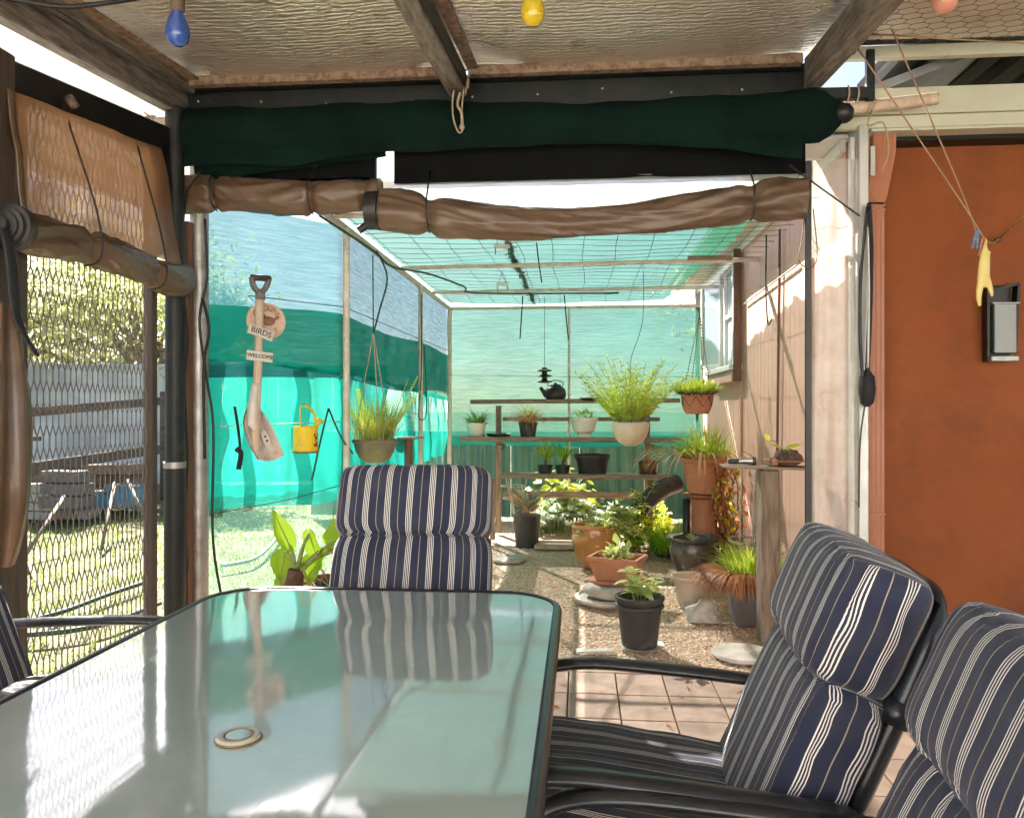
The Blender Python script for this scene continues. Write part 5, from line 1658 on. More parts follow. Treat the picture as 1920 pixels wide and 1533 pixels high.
# kettle
kt = thing('iron_kettle', 'black iron kettle on the top shelf', 'kettle', (sx(1041), SY + .02, sz(752) + .022))
k = 7.85 / FPX
b = MB(); b.lathe([(.0, 0), (17 * k, 0), (20 * k, 4 * k), (20.5 * k, 11 * k), (18 * k, 19 * k), (12 * k, 23 * k), (11 * k, 24 * k), (0, 24 * k)], 28, capb=False); b.build('body', m_iron, kt, True, 50)
b = MB(); b.lathe([(11.5 * k, 24 * k), (10 * k, 26.5 * k), (3 * k, 28 * k), (3 * k, 30 * k), (0, 31 * k)], 20); b.build('lid', m_iron, kt, True, 50)
b = MB(); b.tube([(-16 * k, 0, 6 * k), (-22 * k, 0, 14 * k), (-28 * k, 0, 22 * k)], [5.5 * k, 4 * k, 3 * k], 10); b.build('spout', m_iron, kt, True)
b = MB(); b.tube(spline([(-13 * k, 0, 22 * k), (-13 * k, 0, 31 * k), (0, 0, 35 * k), (14 * k, 0, 31 * k), (13 * k, 0, 22 * k)], 6), .0045, 8); b.build('bail_handle', m_iron, kt, True)

# pagoda wind chime
wc2 = thing('pagoda_chime', 'dark three tier pagoda chime hanging in front of the back cloth', 'wind chime', at(1021, 705, Y=7.5))
k = 7.5 / FPX
for z, r in ((11, 14), (1, 14), (-10, 14)):
    b = MB(); b.lathe([(4 * k, (z + 5) * k), (6 * k, (z + 2) * k), (r * k, z * k), (r * 1.05 * k, (z - 1) * k), (r * .7 * k, (z - 2.5) * k), (3 * k, (z - 3) * k)], 6 if z > 5 else 20); b.build('roof_tier', m_iron, wc2)
b = MB(); b.tube([(0, 0, 15 * k), (0, 0, -12 * k)], 5 * k, 10); b.build('core', m_iron, wc2, True)
b = MB(); b.tube([(0, 0, 15 * k), (0, 0, 3 * k + ZR - at(1021, 705, Y=7.5).z)], .0025, 5); b.build('hanging_wire', m_black, wc2)
# small bird feeder ornaments under the roof
for px_, py_, lab in ((941, 462, 'pale hanging ornament near the front of the cloth roof'), (942, 533, 'pale hanging ornament further back under the cloth roof')):
    o = thing('hanging_ornament', lab, 'ornament', at(px_, py_, Z=ZR - .06))
    b = MB(); b.box((0, 0, 0), (.10, .05, .018), bev=.004); b.build('plate', m_signwhite, o)
    for s in (-1, 1):
        b = MB(); b.tube([(s * .04, 0, 0), (0, 0, .10)], .002, 4); b.build('wire', m_wire, o)
        b = MB(); b.tube([(s * .04, 0, 0), (s * .04, 0, -.05)], .003, 4); b.build('prong', m_wire, o)

# dishes on the shelf
def dish(label, px_, py_, Y, rpx, mat, name='plant_saucer', h=5):
    k = Y / FPX
    b = MB(); b.lathe([(rpx * .8 * k, 0), (rpx * k, h * k), (rpx * 1.02 * k, h * k + .002), (rpx * .78 * k, .006)], 26, capt=True)
    o = b.build(name, mat, None, True, 40, loc=at(px_, py_, Y=Y))
    return tag(o, label, 'saucer')
dish('dark saucer lying on the top shelf right of the kettle', 1105, 751, SY + .02, 18, m_iron)
dish('dark saucer on the middle shelf beside the white pot', 935, 818, SY - .1, 24, m_blackplastic)
# ------------------------------------------------------------------ plant helpers
def blade(b, base, yaw, lean, L, w, droop, segs=5, twist=0.0):
    """grass-like ribbon curving outwards"""
    base = Vector(base)
    d = Vector((math.cos(yaw), math.sin(yaw), 0)); side = Vector((-math.sin(yaw), math.cos(yaw), 0))
    p = base.copy(); ang = lean
    vs = []
    for i in range(segs + 1):
        t = i / segs
        ww = w * (1 - t ** 2.2) * (.55 + .45 * min(1, t * 4)) + .0006
        s = side * math.cos(twist * t) + Vector((0, 0, 1)) * math.sin(twist * t)
        vs += [p - s * ww / 2, p + s * ww / 2]
        p = p + (d * math.sin(ang) + Vector((0, 0, 1)) * math.cos(ang)) * (L / segs)
        ang += droop / segs
    b.add(vs, [(2 * i, 2 * i + 1, 2 * i + 3, 2 * i + 2) for i in range(segs)])

def leaf(b, p, d, n, L, w, fold=.25, curl=.25, heart=False):
    """broad leaf: p = stalk end, d = direction of the tip, n = face normal"""
    d = Vector(d).normalized(); n = Vector(n); n = (n - d * n.dot(d))
    if n.length < 1e-4: n = d.orthogonal()
    n.normalize(); s = d.cross(n)
    p = Vector(p)
    prof = [(0, .02), (.18, .72 if heart else .5), (.42, 1.0), (.7, .74), (.9, .3), (1, .0)]
    vs = []
    for t, ww in prof:
        c = p + d * L * t - n * curl * L * t * t
        vs += [c - s * w / 2 * ww + n * fold * w * .5 * ww, c, c + s * w / 2 * ww + n * fold * w * .5 * ww]
    fs = []
    for i in range(len(prof) - 1):
        fs += [(3 * i, 3 * i + 1, 3 * i + 4, 3 * i + 3), (3 * i + 1, 3 * i + 2, 3 * i + 5, 3 * i + 4)]
    b.add(vs, fs)

def tuft(rnd, n, L, w, r0=.02, lean=(.05, .7), droop=(.2, 1.4), base=(0, 0, 0), segs=5):
    b = MB()
    for i in range(n):
        a = rnd.uniform(0, 6.283); rr = r0 * math.sqrt(rnd.random())
        a2 = a + rnd.gauss(0, .5)
        blade(b, Vector(base) + Vector((math.cos(a) * rr, math.sin(a) * rr, 0)), a2, rnd.uniform(*lean) * (.4 + .6 * rr / max(r0, 1e-6)), L * rnd.uniform(.55, 1.1), w * rnd.uniform(.7, 1.2), rnd.uniform(*droop), segs)
    return b

def bush(rnd, n, R, L, w, heart=False, H=None, base=(0, 0, 0), fold=.25, up=.3):
    """leaves through an uneven volume, each facing roughly outward and up"""
    b = MB(); H = H or R
    for i in range(n):
        while True:
            v = Vector((rnd.uniform(-1, 1), rnd.uniform(-1, 1), rnd.uniform(-.2, 1)))
            if .15 < v.length < 1: break
        k = .7 + .5 * noise.noise((v.x * 2 + n, v.y * 2, v.z * 2))
        p = Vector(base) + Vector((v.x * R * k, v.y * R * k, v.z * H * k))
        d = Vector((v.x + rnd.gauss(0, .5), v.y + rnd.gauss(0, .5), v.z * .5 + rnd.gauss(up, .4)))
        leaf(b, p, d, Vector((rnd.gauss(0, .4), rnd.gauss(0, .4), 1)), L * rnd.uniform(.6, 1.2), w * rnd.uniform(.7, 1.2), fold, rnd.uniform(.1, .5), heart)
    return b

def rosettes(rnd, cs, n, L, w):
    b = MB()
    for c in cs:
        for i in range(n):
            a = i * 2.4 + rnd.uniform(-.2, .2); t = i / n
            e = .15 + 1.1 * t
            d = Vector((math.cos(a) * math.cos(e), math.sin(a) * math.cos(e), math.sin(e)))
            leaf(b, Vector(c), d, Vector((-math.cos(a) * math.sin(e), -math.sin(a) * math.sin(e), math.cos(e))), L * (1 - .4 * t), w, .35, -.1)
    return b

def pot_prof(rt, rb, h, rim=.012, wall=.012, soil=.035, belly=None):
    """outer wall up, rim, inner wall down to the soil"""
    out = [(0.0, 0.0), (rb * .92, 0), (rb, .006)]
    n = 8
    for i in range(1, n):
        t = i / n
        r = rb + (rt - rb) * t
        if belly: r += belly * math.sin(math.pi * t)
        out.append((r, h * t))
    out += [(rt, h - rim * 2.2), (rt + rim * .8, h - rim * 2.0), (rt + rim, h - rim), (rt + rim * .9, h), (rt - wall * .4, h), (rt - wall, h - .01), (rt - wall * 1.3, h - soil)]
    return out

def pot(parent, rt, rb, h, mat, rim=.012, wall=.012, soil=.035, belly=None, n=32, name='pot', soilmat=None):
    b = MB(); b.lathe(pot_prof(rt, rb, h, rim, wall, soil, belly), n, capb=False); o = b.build(name, mat, parent, True, 38)
    r = rt - wall * 1.1
    s = MB()
    s.grid(14, 14, lambda u, v: (lambda X, Yy: (X * r, Yy * r, h - soil + .006 * noise.noise((X * 6, Yy * 6, h))))(*_disc(u, v)))
    s.build('soil', soilmat or m_soil, parent, True)
    return o
def _disc(u, v):
    x, y = 2 * u - 1, 2 * v - 1
    return x * math.sqrt(1 - y * y / 2), y * math.sqrt(1 - x * x / 2)

RN = random.Random
def gpos(px_, py_): 
    p = at(px_, py_, Z=0.0); return Vector((p.x, p.y, 0))

# ------------------------------------------------------------------ pots on the gravel
# black nursery pot with young plant
p = gpos(1199, 1214)
b = MB(); b.lathe([(.0, 0), (.092, 0), (.118, .014), (.121, .016), (.108, .010), (0, .006)], 30, capb=False)
tag(b.build('plant_saucer', m_whitepot, None, True, 40, loc=p + Vector((.01, 0, .004))), 'white saucer under the black nursery pot', 'saucer')
t = thing('potted_plant', 'young pale leafed plant in a black nursery pot', 'potted plant', p + Vector((0, 0, .012)))
pot(t, .122, .092, .265, m_blackplastic, rim=.010, soil=.05)
b = MB(); b.lathe([(.121, .225), (.128, .222), (.129, .212), (.12, .205)], 30, capb=False); b.build('rim_band', m_blackplastic, t, True)
rn = RN(31); bs = MB(); bl = MB()
for i in range(9):
    a = rn.uniform(0, 6.28); r = rn.uniform(.01, .06); H = rn.uniform(.09, .25)
    q0 = Vector((math.cos(a) * r, math.sin(a) * r, .21)); q1 = q0 + Vector((math.cos(a) * .05, math.sin(a) * .05, H))
    bs.tube(spline([q0, (q0 + q1) / 2 + Vector((rn.gauss(0, .01), rn.gauss(0, .01), 0)), q1], 4), .0035, 5)
    for j in range(8):
        tt = rn.uniform(.4, 1); q = q0.lerp(q1, tt); aa = rn.uniform(0, 6.28)
        leaf(bl, q, Vector((math.cos(aa), math.sin(aa), rn.uniform(-.1, .6))), (0, 0, 1), rn.uniform(.05, .10), rn.uniform(.03, .05), .2, .3)
bs.build('stems', l_stem, t, True); bl.build('leaves', l_young, t, True)

# terracotta trough on tray on round stone base
p = gpos(1142, 1128)
b = MB(); b.lathe([(.0, 0), (.20, 0), (.225, .02), (.225, .035), (.20, .045), (.19, .035), (0, .03)], 34, capb=False, wob=.03)
tag(b.build('stone_disc', m_rock, None, True, 40, loc=p + Vector((0.0, 0, .003))), 'broken white stone disc lying under the birdbath base', 'stone')
b = MB(); b.lathe([(.0, 0), (.15, 0), (.195, .03), (.20, .05), (.19, .075), (.16, .09), (.135, .085), (.13, .06), (0, .05)], 34, capb=False, wob=.04)
tag(b.build('birdbath_base', m_concrete, None, True, 45, loc=p + Vector((.03, -.02, .045))), 'mossy concrete ring base holding dark soil', 'stone base')
t = thing('terracotta_trough', 'square terracotta trough with small green plant on a tray', 'potted plant', p + Vector((.055, .05, .0)), -.35)
def sq_pot(parent, w0, w1, h, z0, mat, name, wall=.014, d=.75):
    b = MB()
    def ring(w, z): return [(sx_ * w / 2, sy_ * w * d / 2, z) for sx_, sy_ in ((-1, -1), (1, -1), (1, 1), (-1, 1))]
    rings = [ring(w0, z0), ring(w1, z0 + h * .82), ring(w1 + .02, z0 + h * .82), ring(w1 + .024, z0 + h), ring(w1 - wall * 1.5, z0 + h), ring(w1 - wall * 2.4, z0 + h * .7)]
    vs = [q for r in rings for q in r]
    fs = [(3, 2, 1, 0)]
    for i in range(len(rings) - 1):
        for k in range(4):
            fs.append((i * 4 + k, i * 4 + (k + 1) % 4, (i + 1) * 4 + (k + 1) % 4, (i + 1) * 4 + k))
    e = (len(rings) - 1) * 4
    b.add(vs, fs); o = b.build(name, mat, parent)
    s = MB(); s.add([rings[-1][k] for k in range(4)], [(0, 1, 2, 3)]); s.build('soil', m_soil, parent)
    return o
sq_pot(t, .24, .32, .15, .145, m_terra, 'trough')
b = MB(); b.box((0, 0, .13), (.36, .28, .03), bev=.008); b.build('tray', m_terra, t)
b = MB(); b.lathe([(.0, .05), (.13, .05), (.14, .115), (0, .12)], 20, capb=False); b.build('soil_mound', m_soil, t, True)
bush(RN(5), 70, .12, .065, .042, base=(.0, 0, .26), H=.17).build('leaves', l_young, t, True)
bush(RN(6), 24, .05, .04, .02, base=(-.10, .02, .27), H=.10).build('dry_leaves', l_rust, t, True)

# amber glazed pot with pale trailing plant
p = gpos(1116, 1062)
t = thing('amber_pot', 'large amber glazed pot with a sprawling pale green plant', 'potted plant', p)
pot(t, .178, .112, .345, m_glaze, rim=.012, wall=.02, soil=.13, belly=.035, n=40)
rn = RN(7); b = MB(); bs = MB()
for i in range(24):
    a = rn.gauss(-.15, .8); L = rn.uniform(.12, .36)
    q0 = Vector((.07 + rn.uniform(-.04, .05), rn.uniform(-.08, .04), .24)); q1 = q0 + Vector((math.cos(a) * L, math.sin(a) * L * .7, rn.uniform(.0, .26)))
    pts = spline([q0, q0.lerp(q1, .5) + Vector((0, 0, .10)), q1], 5)
    bs.tube(pts, .003, 4)
    for q in pts[2:]:
        for j in range(3):
            aa = rn.uniform(0, 6.28)
            leaf(b, q, Vector((math.cos(aa), math.sin(aa), rn.uniform(-.3, .5))), (0, 0, 1), rn.uniform(.03, .065), rn.uniform(.02, .04), .2, .3)
bs.build('stems', l_stem, t); b.build('leaves', l_young, t, True)

# leggy plant behind, with pale flowers stalks
p = gpos(1195, 1035)
t = thing('leggy_plant', 'straggly yellow green plant with pale flower stalks behind the amber pot', 'plant', p)
rn = RN(71); b = MB(); bs = MB(); bd = MB()
for i in range(26):
    a = rn.uniform(0, 6.28); L = rn.uniform(.05, .26); H = rn.uniform(.25, .62) if i < 9 else rn.uniform(.12, .38)
    q1 = Vector((math.cos(a) * L, math.sin(a) * L, H))
    pts = spline([Vector((rn.gauss(0, .05), rn.gauss(0, .05), .0)), q1 * .5 + Vector((rn.gauss(0, .05), 0, .06)), q1], 5)
    bs.tube(pts, .0035, 4)
    for q in pts[3:]:
        for j in range(4 if i >= 9 else 2):
            aa = rn.uniform(0, 6.28)
            leaf(b, q, Vector((math.cos(aa), math.sin(aa), rn.uniform(-.2, .6))), (0, 0, 1), rn.uniform(.035, .085), rn.uniform(.02, .045), .2, .3)
for i in range(60):
    a = rn.uniform(0, 6.28); r = rn.uniform(0, .22)
    leaf(bd, (math.cos(a) * r, math.sin(a) * r, rn.uniform(.0, .1)), (rn.gauss(0, 1), rn.gauss(0, 1), .2), (0, 0, 1), .06, .035, .3, .4)
bs.build('stems', l_stem, t); b.build('leaves', l_yellow, t, True); bd.build('fallen_leaves', l_rust, t, True)

# bright grassy mound
p = gpos(1256, 1040)
t = thing('grassy_mound', 'bright green mop of fine grassy leaves behind the dark urn', 'plant', p)
tuft(RN(9), 1300, .36, .0055, .17, (.1, .9), (.8, 2.3), (0, 0, .03), 6).build('leaves', l_bright, t)
b = MB(); b.lathe([(0, 0), (.13, 0), (.15, .09), (.13, .1), (0, .1)], 20, capb=False); b.build('pot', m_blackplastic, t, True, 40)

# dark glazed urn
p = gpos(1300, 1090)
t = thing('dark_urn', 'wide dark glazed urn with a small seedling', 'potted plant', p)
b = MB(); b.lathe([(0, 0), (.085, 0), (.10, .02), (.135, .10), (.165, .18), (.172, .24), (.160, .275), (.155, .29), (.175, .305), (.195, .318), (.197, .328), (.185, .332), (.150, .315), (.140, .27)], 40, capb=False); b.build('pot', m_urn, t, True, 50)
s = MB(); s.grid(12, 12, lambda u, v: (lambda X, Yy: (X * .145, Yy * .145, .272 + .008 * noise.noise((X * 6, Yy * 6, 1))))(*_disc(u, v))); s.build('soil', m_soil, t, True)
bush(RN(12), 12, .04, .05, .03, base=(-.01, -.02, .29), H=.09).build('seedling', l_young, t, True)
# cream tub
p = gpos(1298, 1134)
t = thing('cream_tub', 'empty cream plastic tub in front of the dark urn', 'tub', p)
b = MB(); b.lathe([(0, 0), (.082, 0), (.09, .008), (.118, .17), (.133, .178), (.135, .19), (.128, .19), (.115, .175), (.092, .03), (0, .025)], 34, capb=False); b.build('tub', m_creampot, t, True, 40)
# grass pot with dead skirt
p = gpos(1398, 1165)
t = thing('shaggy_grass_pot', 'grey planter of green grass with a skirt of dead brown leaves', 'potted plant', p + Vector((.03, 0, 0)))
sq_pot(t, .20, .25, .29, .0, m_greyplanter, 'pot', d=1.0)
tuft(RN(14), 430, .25, .008, .12, (.1, .9), (.3, 1.6), (0, 0, .26), 5).build('leaves', l_grass, t)
b = MB(); rn = RN(15)
for i in range(420):
    a = rn.uniform(2.5, 4.9); r = .125
    blade(b, (math.cos(a) * r - .02, math.sin(a) * r, .30), a, 1.2, rn.uniform(.18, .32), .007, rn.uniform(1.6, 2.1), 6)
b.build('dead_leaves', l_rust, t)
# rock
def rock(name, label, p, s, seed, mat, cat='rock'):
    bm = bmesh.new(); bmesh.ops.create_icosphere(bm, subdivisions=4, radius=1)
    for v in bm.verts:
        c = v.co.copy()
        f = 1 + .35 * noise.noise(c * 1.3 + Vector((seed, 0, 0))) + .18 * noise.noise(c * 3.5 + Vector((0, seed, 0))) + .08 * noise.noise(c * 9)
        v.co = Vector((c.x * s[0], c.y * s[1], max(-.2, c.z) * s[2])) * f
    me = bpy.data.meshes.new(name); bm.to_mesh(me); bm.free(); me.materials.append(mat)
    for q in me.polygons: q.use_smooth = True
    o = link(name, me, None, p); return tag(o, label, cat)
rock('limestone_lump', 'white knobbly limestone lump beside the shaggy grass pot', gpos(1322, 1162) + Vector((0, 0, .02)), (.10, .075, .095), 3.3, m_rock)
rock('limestone_lump', 'smaller white limestone piece leaning behind the lump', gpos(1296, 1138) + Vector((0, 0, .01)), (.06, .05, .08), 8.1, m_rock)
rock('pale_stone', 'small pale stone lying beside the far chair', gpos(952, 1112) + Vector((0, 0, .005)), (.05, .05, .02), 5.0, m_rock)
b = MB(); b.lathe([(0, 0), (.15, 0), (.155, .01), (.15, .02), (0, .022)], 32, capb=False, wob=.03)
tag(b.build('stepping_stone', m_rock, None, True, 40, loc=gpos(1392, 1228)), 'round white stepping stone near the patio edge', 'stepping stone')
b = MB(); b.lathe([(0, 0), (.14, 0), (.145, .01), (.14, .018), (0, .02)], 32, capb=False, wob=.03)
tag(b.build('stepping_stone', m_concrete, None, True, 40, loc=gpos(955, 1050)), 'round grey stepping stone behind the far chair', 'stepping stone')
b = MB(); b.box((0, 0, .015), (.46, .34, .03), bev=.006)
tag(b.build('stone_paver', m_tile, None, loc=gpos(1050, 1024)), 'pale rectangular paver lying in the gravel beside the amber pot', 'paver')
b = MB(); b.box((0, 0, .006), (.2, .06, .012), bev=.004)
tag(b.build('flat_stone', m_rock, None, loc=gpos(1115, 1222), rot=(0, 0, .1)), 'thin flat stone half buried in the front gravel', 'stone')

# dark pot at the right behind the post
p = gpos(1392, 1100)
t = thing('dark_bowl_pot', 'low black pot with bare stakes beside the timber post', 'potted plant', p)
pot(t, .16, .12, .2, m_blackplastic, soil=.03)
rn = RN(17)
for q in ((-.02, .02), (.06, -.03), (.10, .05)):
    b = MB(); b.tube([(q[0], q[1], .16), (q[0] + .02, q[1], rn.uniform(.7, .95))], .007, 6); b.build('stake', m_pipe, t)
b = MB(); b.tube([(.02 + math.cos(a) * .11, math.sin(a) * .11, .33 + .01 * math.sin(a)) for a in [i * math.pi / 8 for i in range(16)]], .012, 6, closed=True); b.build('wooden_hoop', m_shovelwood, t, True)
# dried vine on wire trellis
p = gpos(1375, 1075)
t = thing('dried_vine', 'vine with rusty dried leaves climbing a wire trellis by the wall', 'plant', p)
rn = RN(19); bs = MB(); b1 = MB(); b2 = MB()
for i in range(12):
    x = rn.uniform(-.22, .14); pts = [Vector((x * .6, rn.uniform(-.05, .05), .1))]
    for k in range(5): pts.append(pts[-1] + Vector((rn.gauss(0, .04) + x * .1, rn.gauss(0, .03), .145)))
    P_ = spline(pts, 4); bs.tube(P_, .004, 4)
    for q in P_[4:]:
        for j in range(3):
            aa = rn.uniform(0, 6.28); tgt = b1 if rn.random() < .72 else b2
            leaf(tgt, q + Vector((rn.gauss(0, .03), rn.gauss(0, .03), rn.gauss(0, .03))), Vector((math.cos(aa), math.sin(aa), rn.uniform(-1, .2))), (rn.gauss(0, .6), rn.gauss(0, .6), 1), rn.uniform(.03, .07), rn.uniform(.025, .05), .3, .5)
bs.build('stems', l_brownst, t); b1.build('dry_leaves', l_rust, t, True); b2.build('green_leaves', l_yellow, t, True)
b = MB()
for i in range(5): b.tube([(-.2 + i * .1, .06, .0), (-.2 + i * .1, .06, .85)], .0025, 4)
for i in range(6): b.tube([(-.22, .06, .1 + i * .14), (.24, .06, .1 + i * .14)], .0025, 4)
b.build('trellis_wires', m_pipe, t)

# big terracotta pot on a stack, trailing dead leaves
p = at(1318, 920, Y=6.15); 
t = thing('tall_pot_stand', 'stack of upturned pots and a black drum under the big terracotta pot', 'plant stand', (p.x, p.y, 0))
b = MB(); b.lathe([(0, 0), (.13, 0), (.12, .22), (.1, .23), (0, .23)], 24, capb=False); b.build('drum', m_blackplastic, t, True, 40)
b = MB(); b.lathe([(.15, .23), (.15, .25), (.12, .27), (.09, p.z - .06), (0, p.z - .06)], 24); b.build('upturned_pot', m_terra, t, True, 40)
b = MB(); b.lathe([(0, p.z - .055), (.10, p.z - .055), (.15, p.z - .03), (.155, p.z - .022), (0, p.z - .024)], 26, capb=False); b.build('saucer', m_terra, t, True, 40)
b = MB(); b.tube([(-.14, -.10, 0), (-.14, -.10, p.z - .05)], .028, 10); b.build('prop', m_black, t, True)
t = thing('big_terracotta_pot', 'big terracotta pot of grass with long dead leaves trailing over its side', 'potted plant', (p.x, p.y, p.z - .018))
pot(t, .165, .115, .275, m_terra, rim=.016, wall=.018, soil=.03)
rn = RN(23)
tuft(rn, 260, .34, .008, .13, (.0, .7), (.0, .8), (0.02, 0, .24)).build('grass', l_grass, t)
b = MB()
for i in range(34):
    a = rn.uniform(2.4, 5.6); blade(b, (math.cos(a) * .13, math.sin(a) * .13, .26), a, .9, rn.uniform(.35, .62), .017, rn.uniform(1.7, 2.3), 8)
b.build('dead_leaves', l_dry, t)
b = MB()
for i in range(22):
    a = rn.uniform(2.6, 4.0); blade(b, (math.cos(a) * .12, math.sin(a) * .12, .25), a, .5, rn.uniform(.3, .5), .022, rn.uniform(1.6, 2.4), 8)
b.build('strap_leaves', l_bright, t)
bush(RN(24), 50, .10, .05, .03, base=(.15, .05, .28), H=.1).build('side_leaves', l_yellow, t, True)
# tubs beneath
t = thing('wooden_tub', 'small pale banded tub beneath the terracotta pot stack', 'tub', gpos(1300, 1030) + Vector((-.02, 0, 0)))
b = MB(); b.lathe([(0, 0), (.085, 0), (.10, .22), (.092, .22), (.08, .03), (0, .02)], 24, capb=False); b.build('tub', m_shovelwood, t, True, 40)
for z in (.06, .17):
    b = MB(); b.lathe([(.0925 + z * .06, z), (.094 + z * .06, z + .015)], 24, capb=False); b.build('band', m_wire, t, True)
b = MB(); rn = RN(3)
b.tube(spline([at(1175, 985, Y=7.1), at(1205, 948, Y=7.15), at(1240, 918, Y=7.3), at(1270, 905, Y=7.4)], 8), .085, 18)
tag(b.build('black_drain_pipe', m_blackplastic, None, True, 40), 'fat black drainage pipe lying under the shelf', 'pipe')

# back left mass: succulents, nasturtium-like leaves, striped bromeliad
p = gpos(1055, 1000)
t = thing('succulent_clump', 'mound of grey green rosette succulents in front of the shelf', 'plant', p)
rn = RN(29)
cs = []
for i in range(150):
    x = rn.uniform(-.36, .44); y = rn.uniform(-.14, .42); z = .03 + .28 * max(0, 1 - ((x - .03) / .46) ** 2) * (.35 + .65 * min(1, (y + .15) / .35)) * rn.uniform(.6, 1.1)
    cs.append((x, y, z))
rosettes(rn, cs, 16, .085, .022).build('rosettes', l_grey, t)
bs = MB()
for c in cs: bs.tube([(c[0] * .95, c[1] + .02, 0), c], .004, 5)
bs.build('stems', l_dark, t)
t = thing('round_leaf_plant', 'tall plant with round lime yellow leaves above the succulents', 'plant', p + Vector((-.02, .28, 0)))
rn = RN(37); b = MB(); bs = MB()
for i in range(100):
    a = rn.uniform(0, 6.28); r = rn.uniform(.03, .36); H = rn.uniform(.28, .66) * (1 - .5 * (r / .4) ** 2)
    q = Vector((math.cos(a) * r * 1.1, math.sin(a) * r * .7, H)); bs.tube(spline([Vector((q.x * .3, q.y * .3, .1)), q * .6 + Vector((0, 0, .1)), q], 3), .003, 4)
    leaf(b, q, Vector((math.cos(a), math.sin(a), rn.uniform(-.4, .3))), (rn.gauss(0, .3), rn.gauss(-.5, .3), 1), rn.uniform(.06, .12), rn.uniform(.06, .11), .12, .2, True)
bs.build('stems', l_stem, t); b.build('leaves', l_yellow, t, True)
t = thing('striped_bromeliad', 'dark bromeliad with pale striped leaves left of the round leaf plant', 'plant', at(988, 940, Y=7.25) * 1.0 - Vector((0, 0, .12)))
tuft(RN(41), 46, .34, .038, .05, (.2, 1.0), (.4, 1.6), (0, 0, .03), 7).build('leaves', l_white, t)
tuft(RN(42), 30, .30, .03, .05, (.3, 1.1), (.8, 1.9), (0, 0, .02), 7).build('dry_leaves', l_dry, t)
b = MB(); b.lathe([(0, -.36), (.10, -.36), (.13, .0), (.12, .0), (0, -.02)], 22, capb=False); b.build('pot', m_blackplastic, t, True, 40)
# wire plant stand
t = thing('wire_plant_stand', 'white wire plant stand at the left end of the shelf', 'plant stand', gpos(972, 1012))
c = Vector((0, 0, 0))
for z, r in ((.62, .13), (.52, .12), (.40, .10)):
    b = MB(); b.tube([(math.cos(a) * r - .05, math.sin(a) * r, z) for a in [i * math.pi / 10 for i in range(20)]], .004, 5, closed=True); b.build('ring', m_pipe, t, True)
for a in (0, 2.1, 4.2):
    b = MB(); b.tube([(math.cos(a) * .13 - .05, math.sin(a) * .13, .62), (math.cos(a) * .06 - .02, math.sin(a) * .06, .3), (math.cos(a) * .03, math.sin(a) * .03, 0)], .006, 5); b.build('leg', m_pipe, t, True)

# ------------------------------------------------------------------ on the shelves
def shelf_pos(px_, py_, Y): return at(px_, py_, Y=Y)
YM = SY - .08
t = thing('white_spider_pot', 'white plastic pot with a spidery green plant on the middle shelf', 'potted plant', (sx(893, YM), YM, sz(822) + .012))
pot(t, .098, .078, .145, m_whitepot, rim=.008)
tuft(RN(51), 150, .24, .009, .06, (.1, 1.0), (.8, 2.2), (0, 0, .11), 6).build('leaves', l_dark, t); tuft(RN(52), 60, .2, .008, .06, (.2, 1.0), (.8, 2.2), (0, 0, .11), 6).build('pale_leaves', l_bright, t)
t = thing('dry_grass_pot', 'black pot overflowing with straw coloured dry grass on the middle shelf', 'potted plant', (sx(990, YM), YM, sz(822) + .012))
pot(t, .092, .072, .145, m_blackplastic, rim=.006)
tuft(RN(53), 420, .29, .0045, .07, (.1, 1.0), (.8, 2.6), (0, 0, .12), 6).build('dry_leaves', l_dry, t); tuft(RN(54), 60, .24, .005, .05, (.0, .6), (.2, 1.4), (0, 0, .12), 6).build('green_leaves', l_bright, t)
t = thing('concrete_pot', 'white concrete urn with feathery foliage on the middle shelf', 'potted plant', (sx(1095, YM), YM, sz(822) + .012))
b = MB(); b.lathe([(0, 0), (.075, 0), (.075, .03), (.06, .045), (.10, .06), (.125, .15), (.128, .165), (.142, .168), (.142, .195), (.128, .2), (.115, .17)], 32, capb=False); b.build('pot', m_whitepot, t, True, 45)
s = MB(); s.grid(8, 8, lambda u, v: (_disc(u, v)[0] * .118, _disc(u, v)[1] * .118, .175)); s.build('soil', m_soil, t)
bush(RN(55), 130, .15, .045, .02, base=(.0, 0, .18), H=.15).build('leaves', l_fern, t, True)
# lower shelf
YL = SY - .26
t = thing('black_tub', 'big empty black plastic tub on the low shelf', 'tub', (sx(1110, YL), YL, sz(893) + .01))
b = MB(); b.lathe([(0, 0), (.122, 0), (.13, .01), (.148, .15), (.162, .175), (.175, .205), (.178, .222), (.168, .226), (.155, .205), (.13, .03), (0, .02)], 36, capb=False); b.build('tub', m_blackplastic, t, True, 40)
b = MB(); b.lathe([(0, 0), (.15, 0), (.19, .018), (.185, .02), (0, .008)], 30, capb=False)
tag(b.build('plant_saucer', m_blackplastic, None, True, 40, loc=(sx(1120, YL), YL - .02, sz(893) + .0)), 'flat black saucer under the big black tub', 'saucer')
t = thing('bronze_pot', 'small flared bronze pot on the low shelf', 'pot', (sx(1215, YL), YL, sz(893) + .012))
b = MB(); b.lathe([(0, 0), (.075, 0), (.085, .012), (.088, .10), (.092, .15), (.118, .162), (.119, .17), (.09, .168), (.08, .12), (0, .1)], 32, capb=False); b.build('pot', m_bronze, t, True, 40)
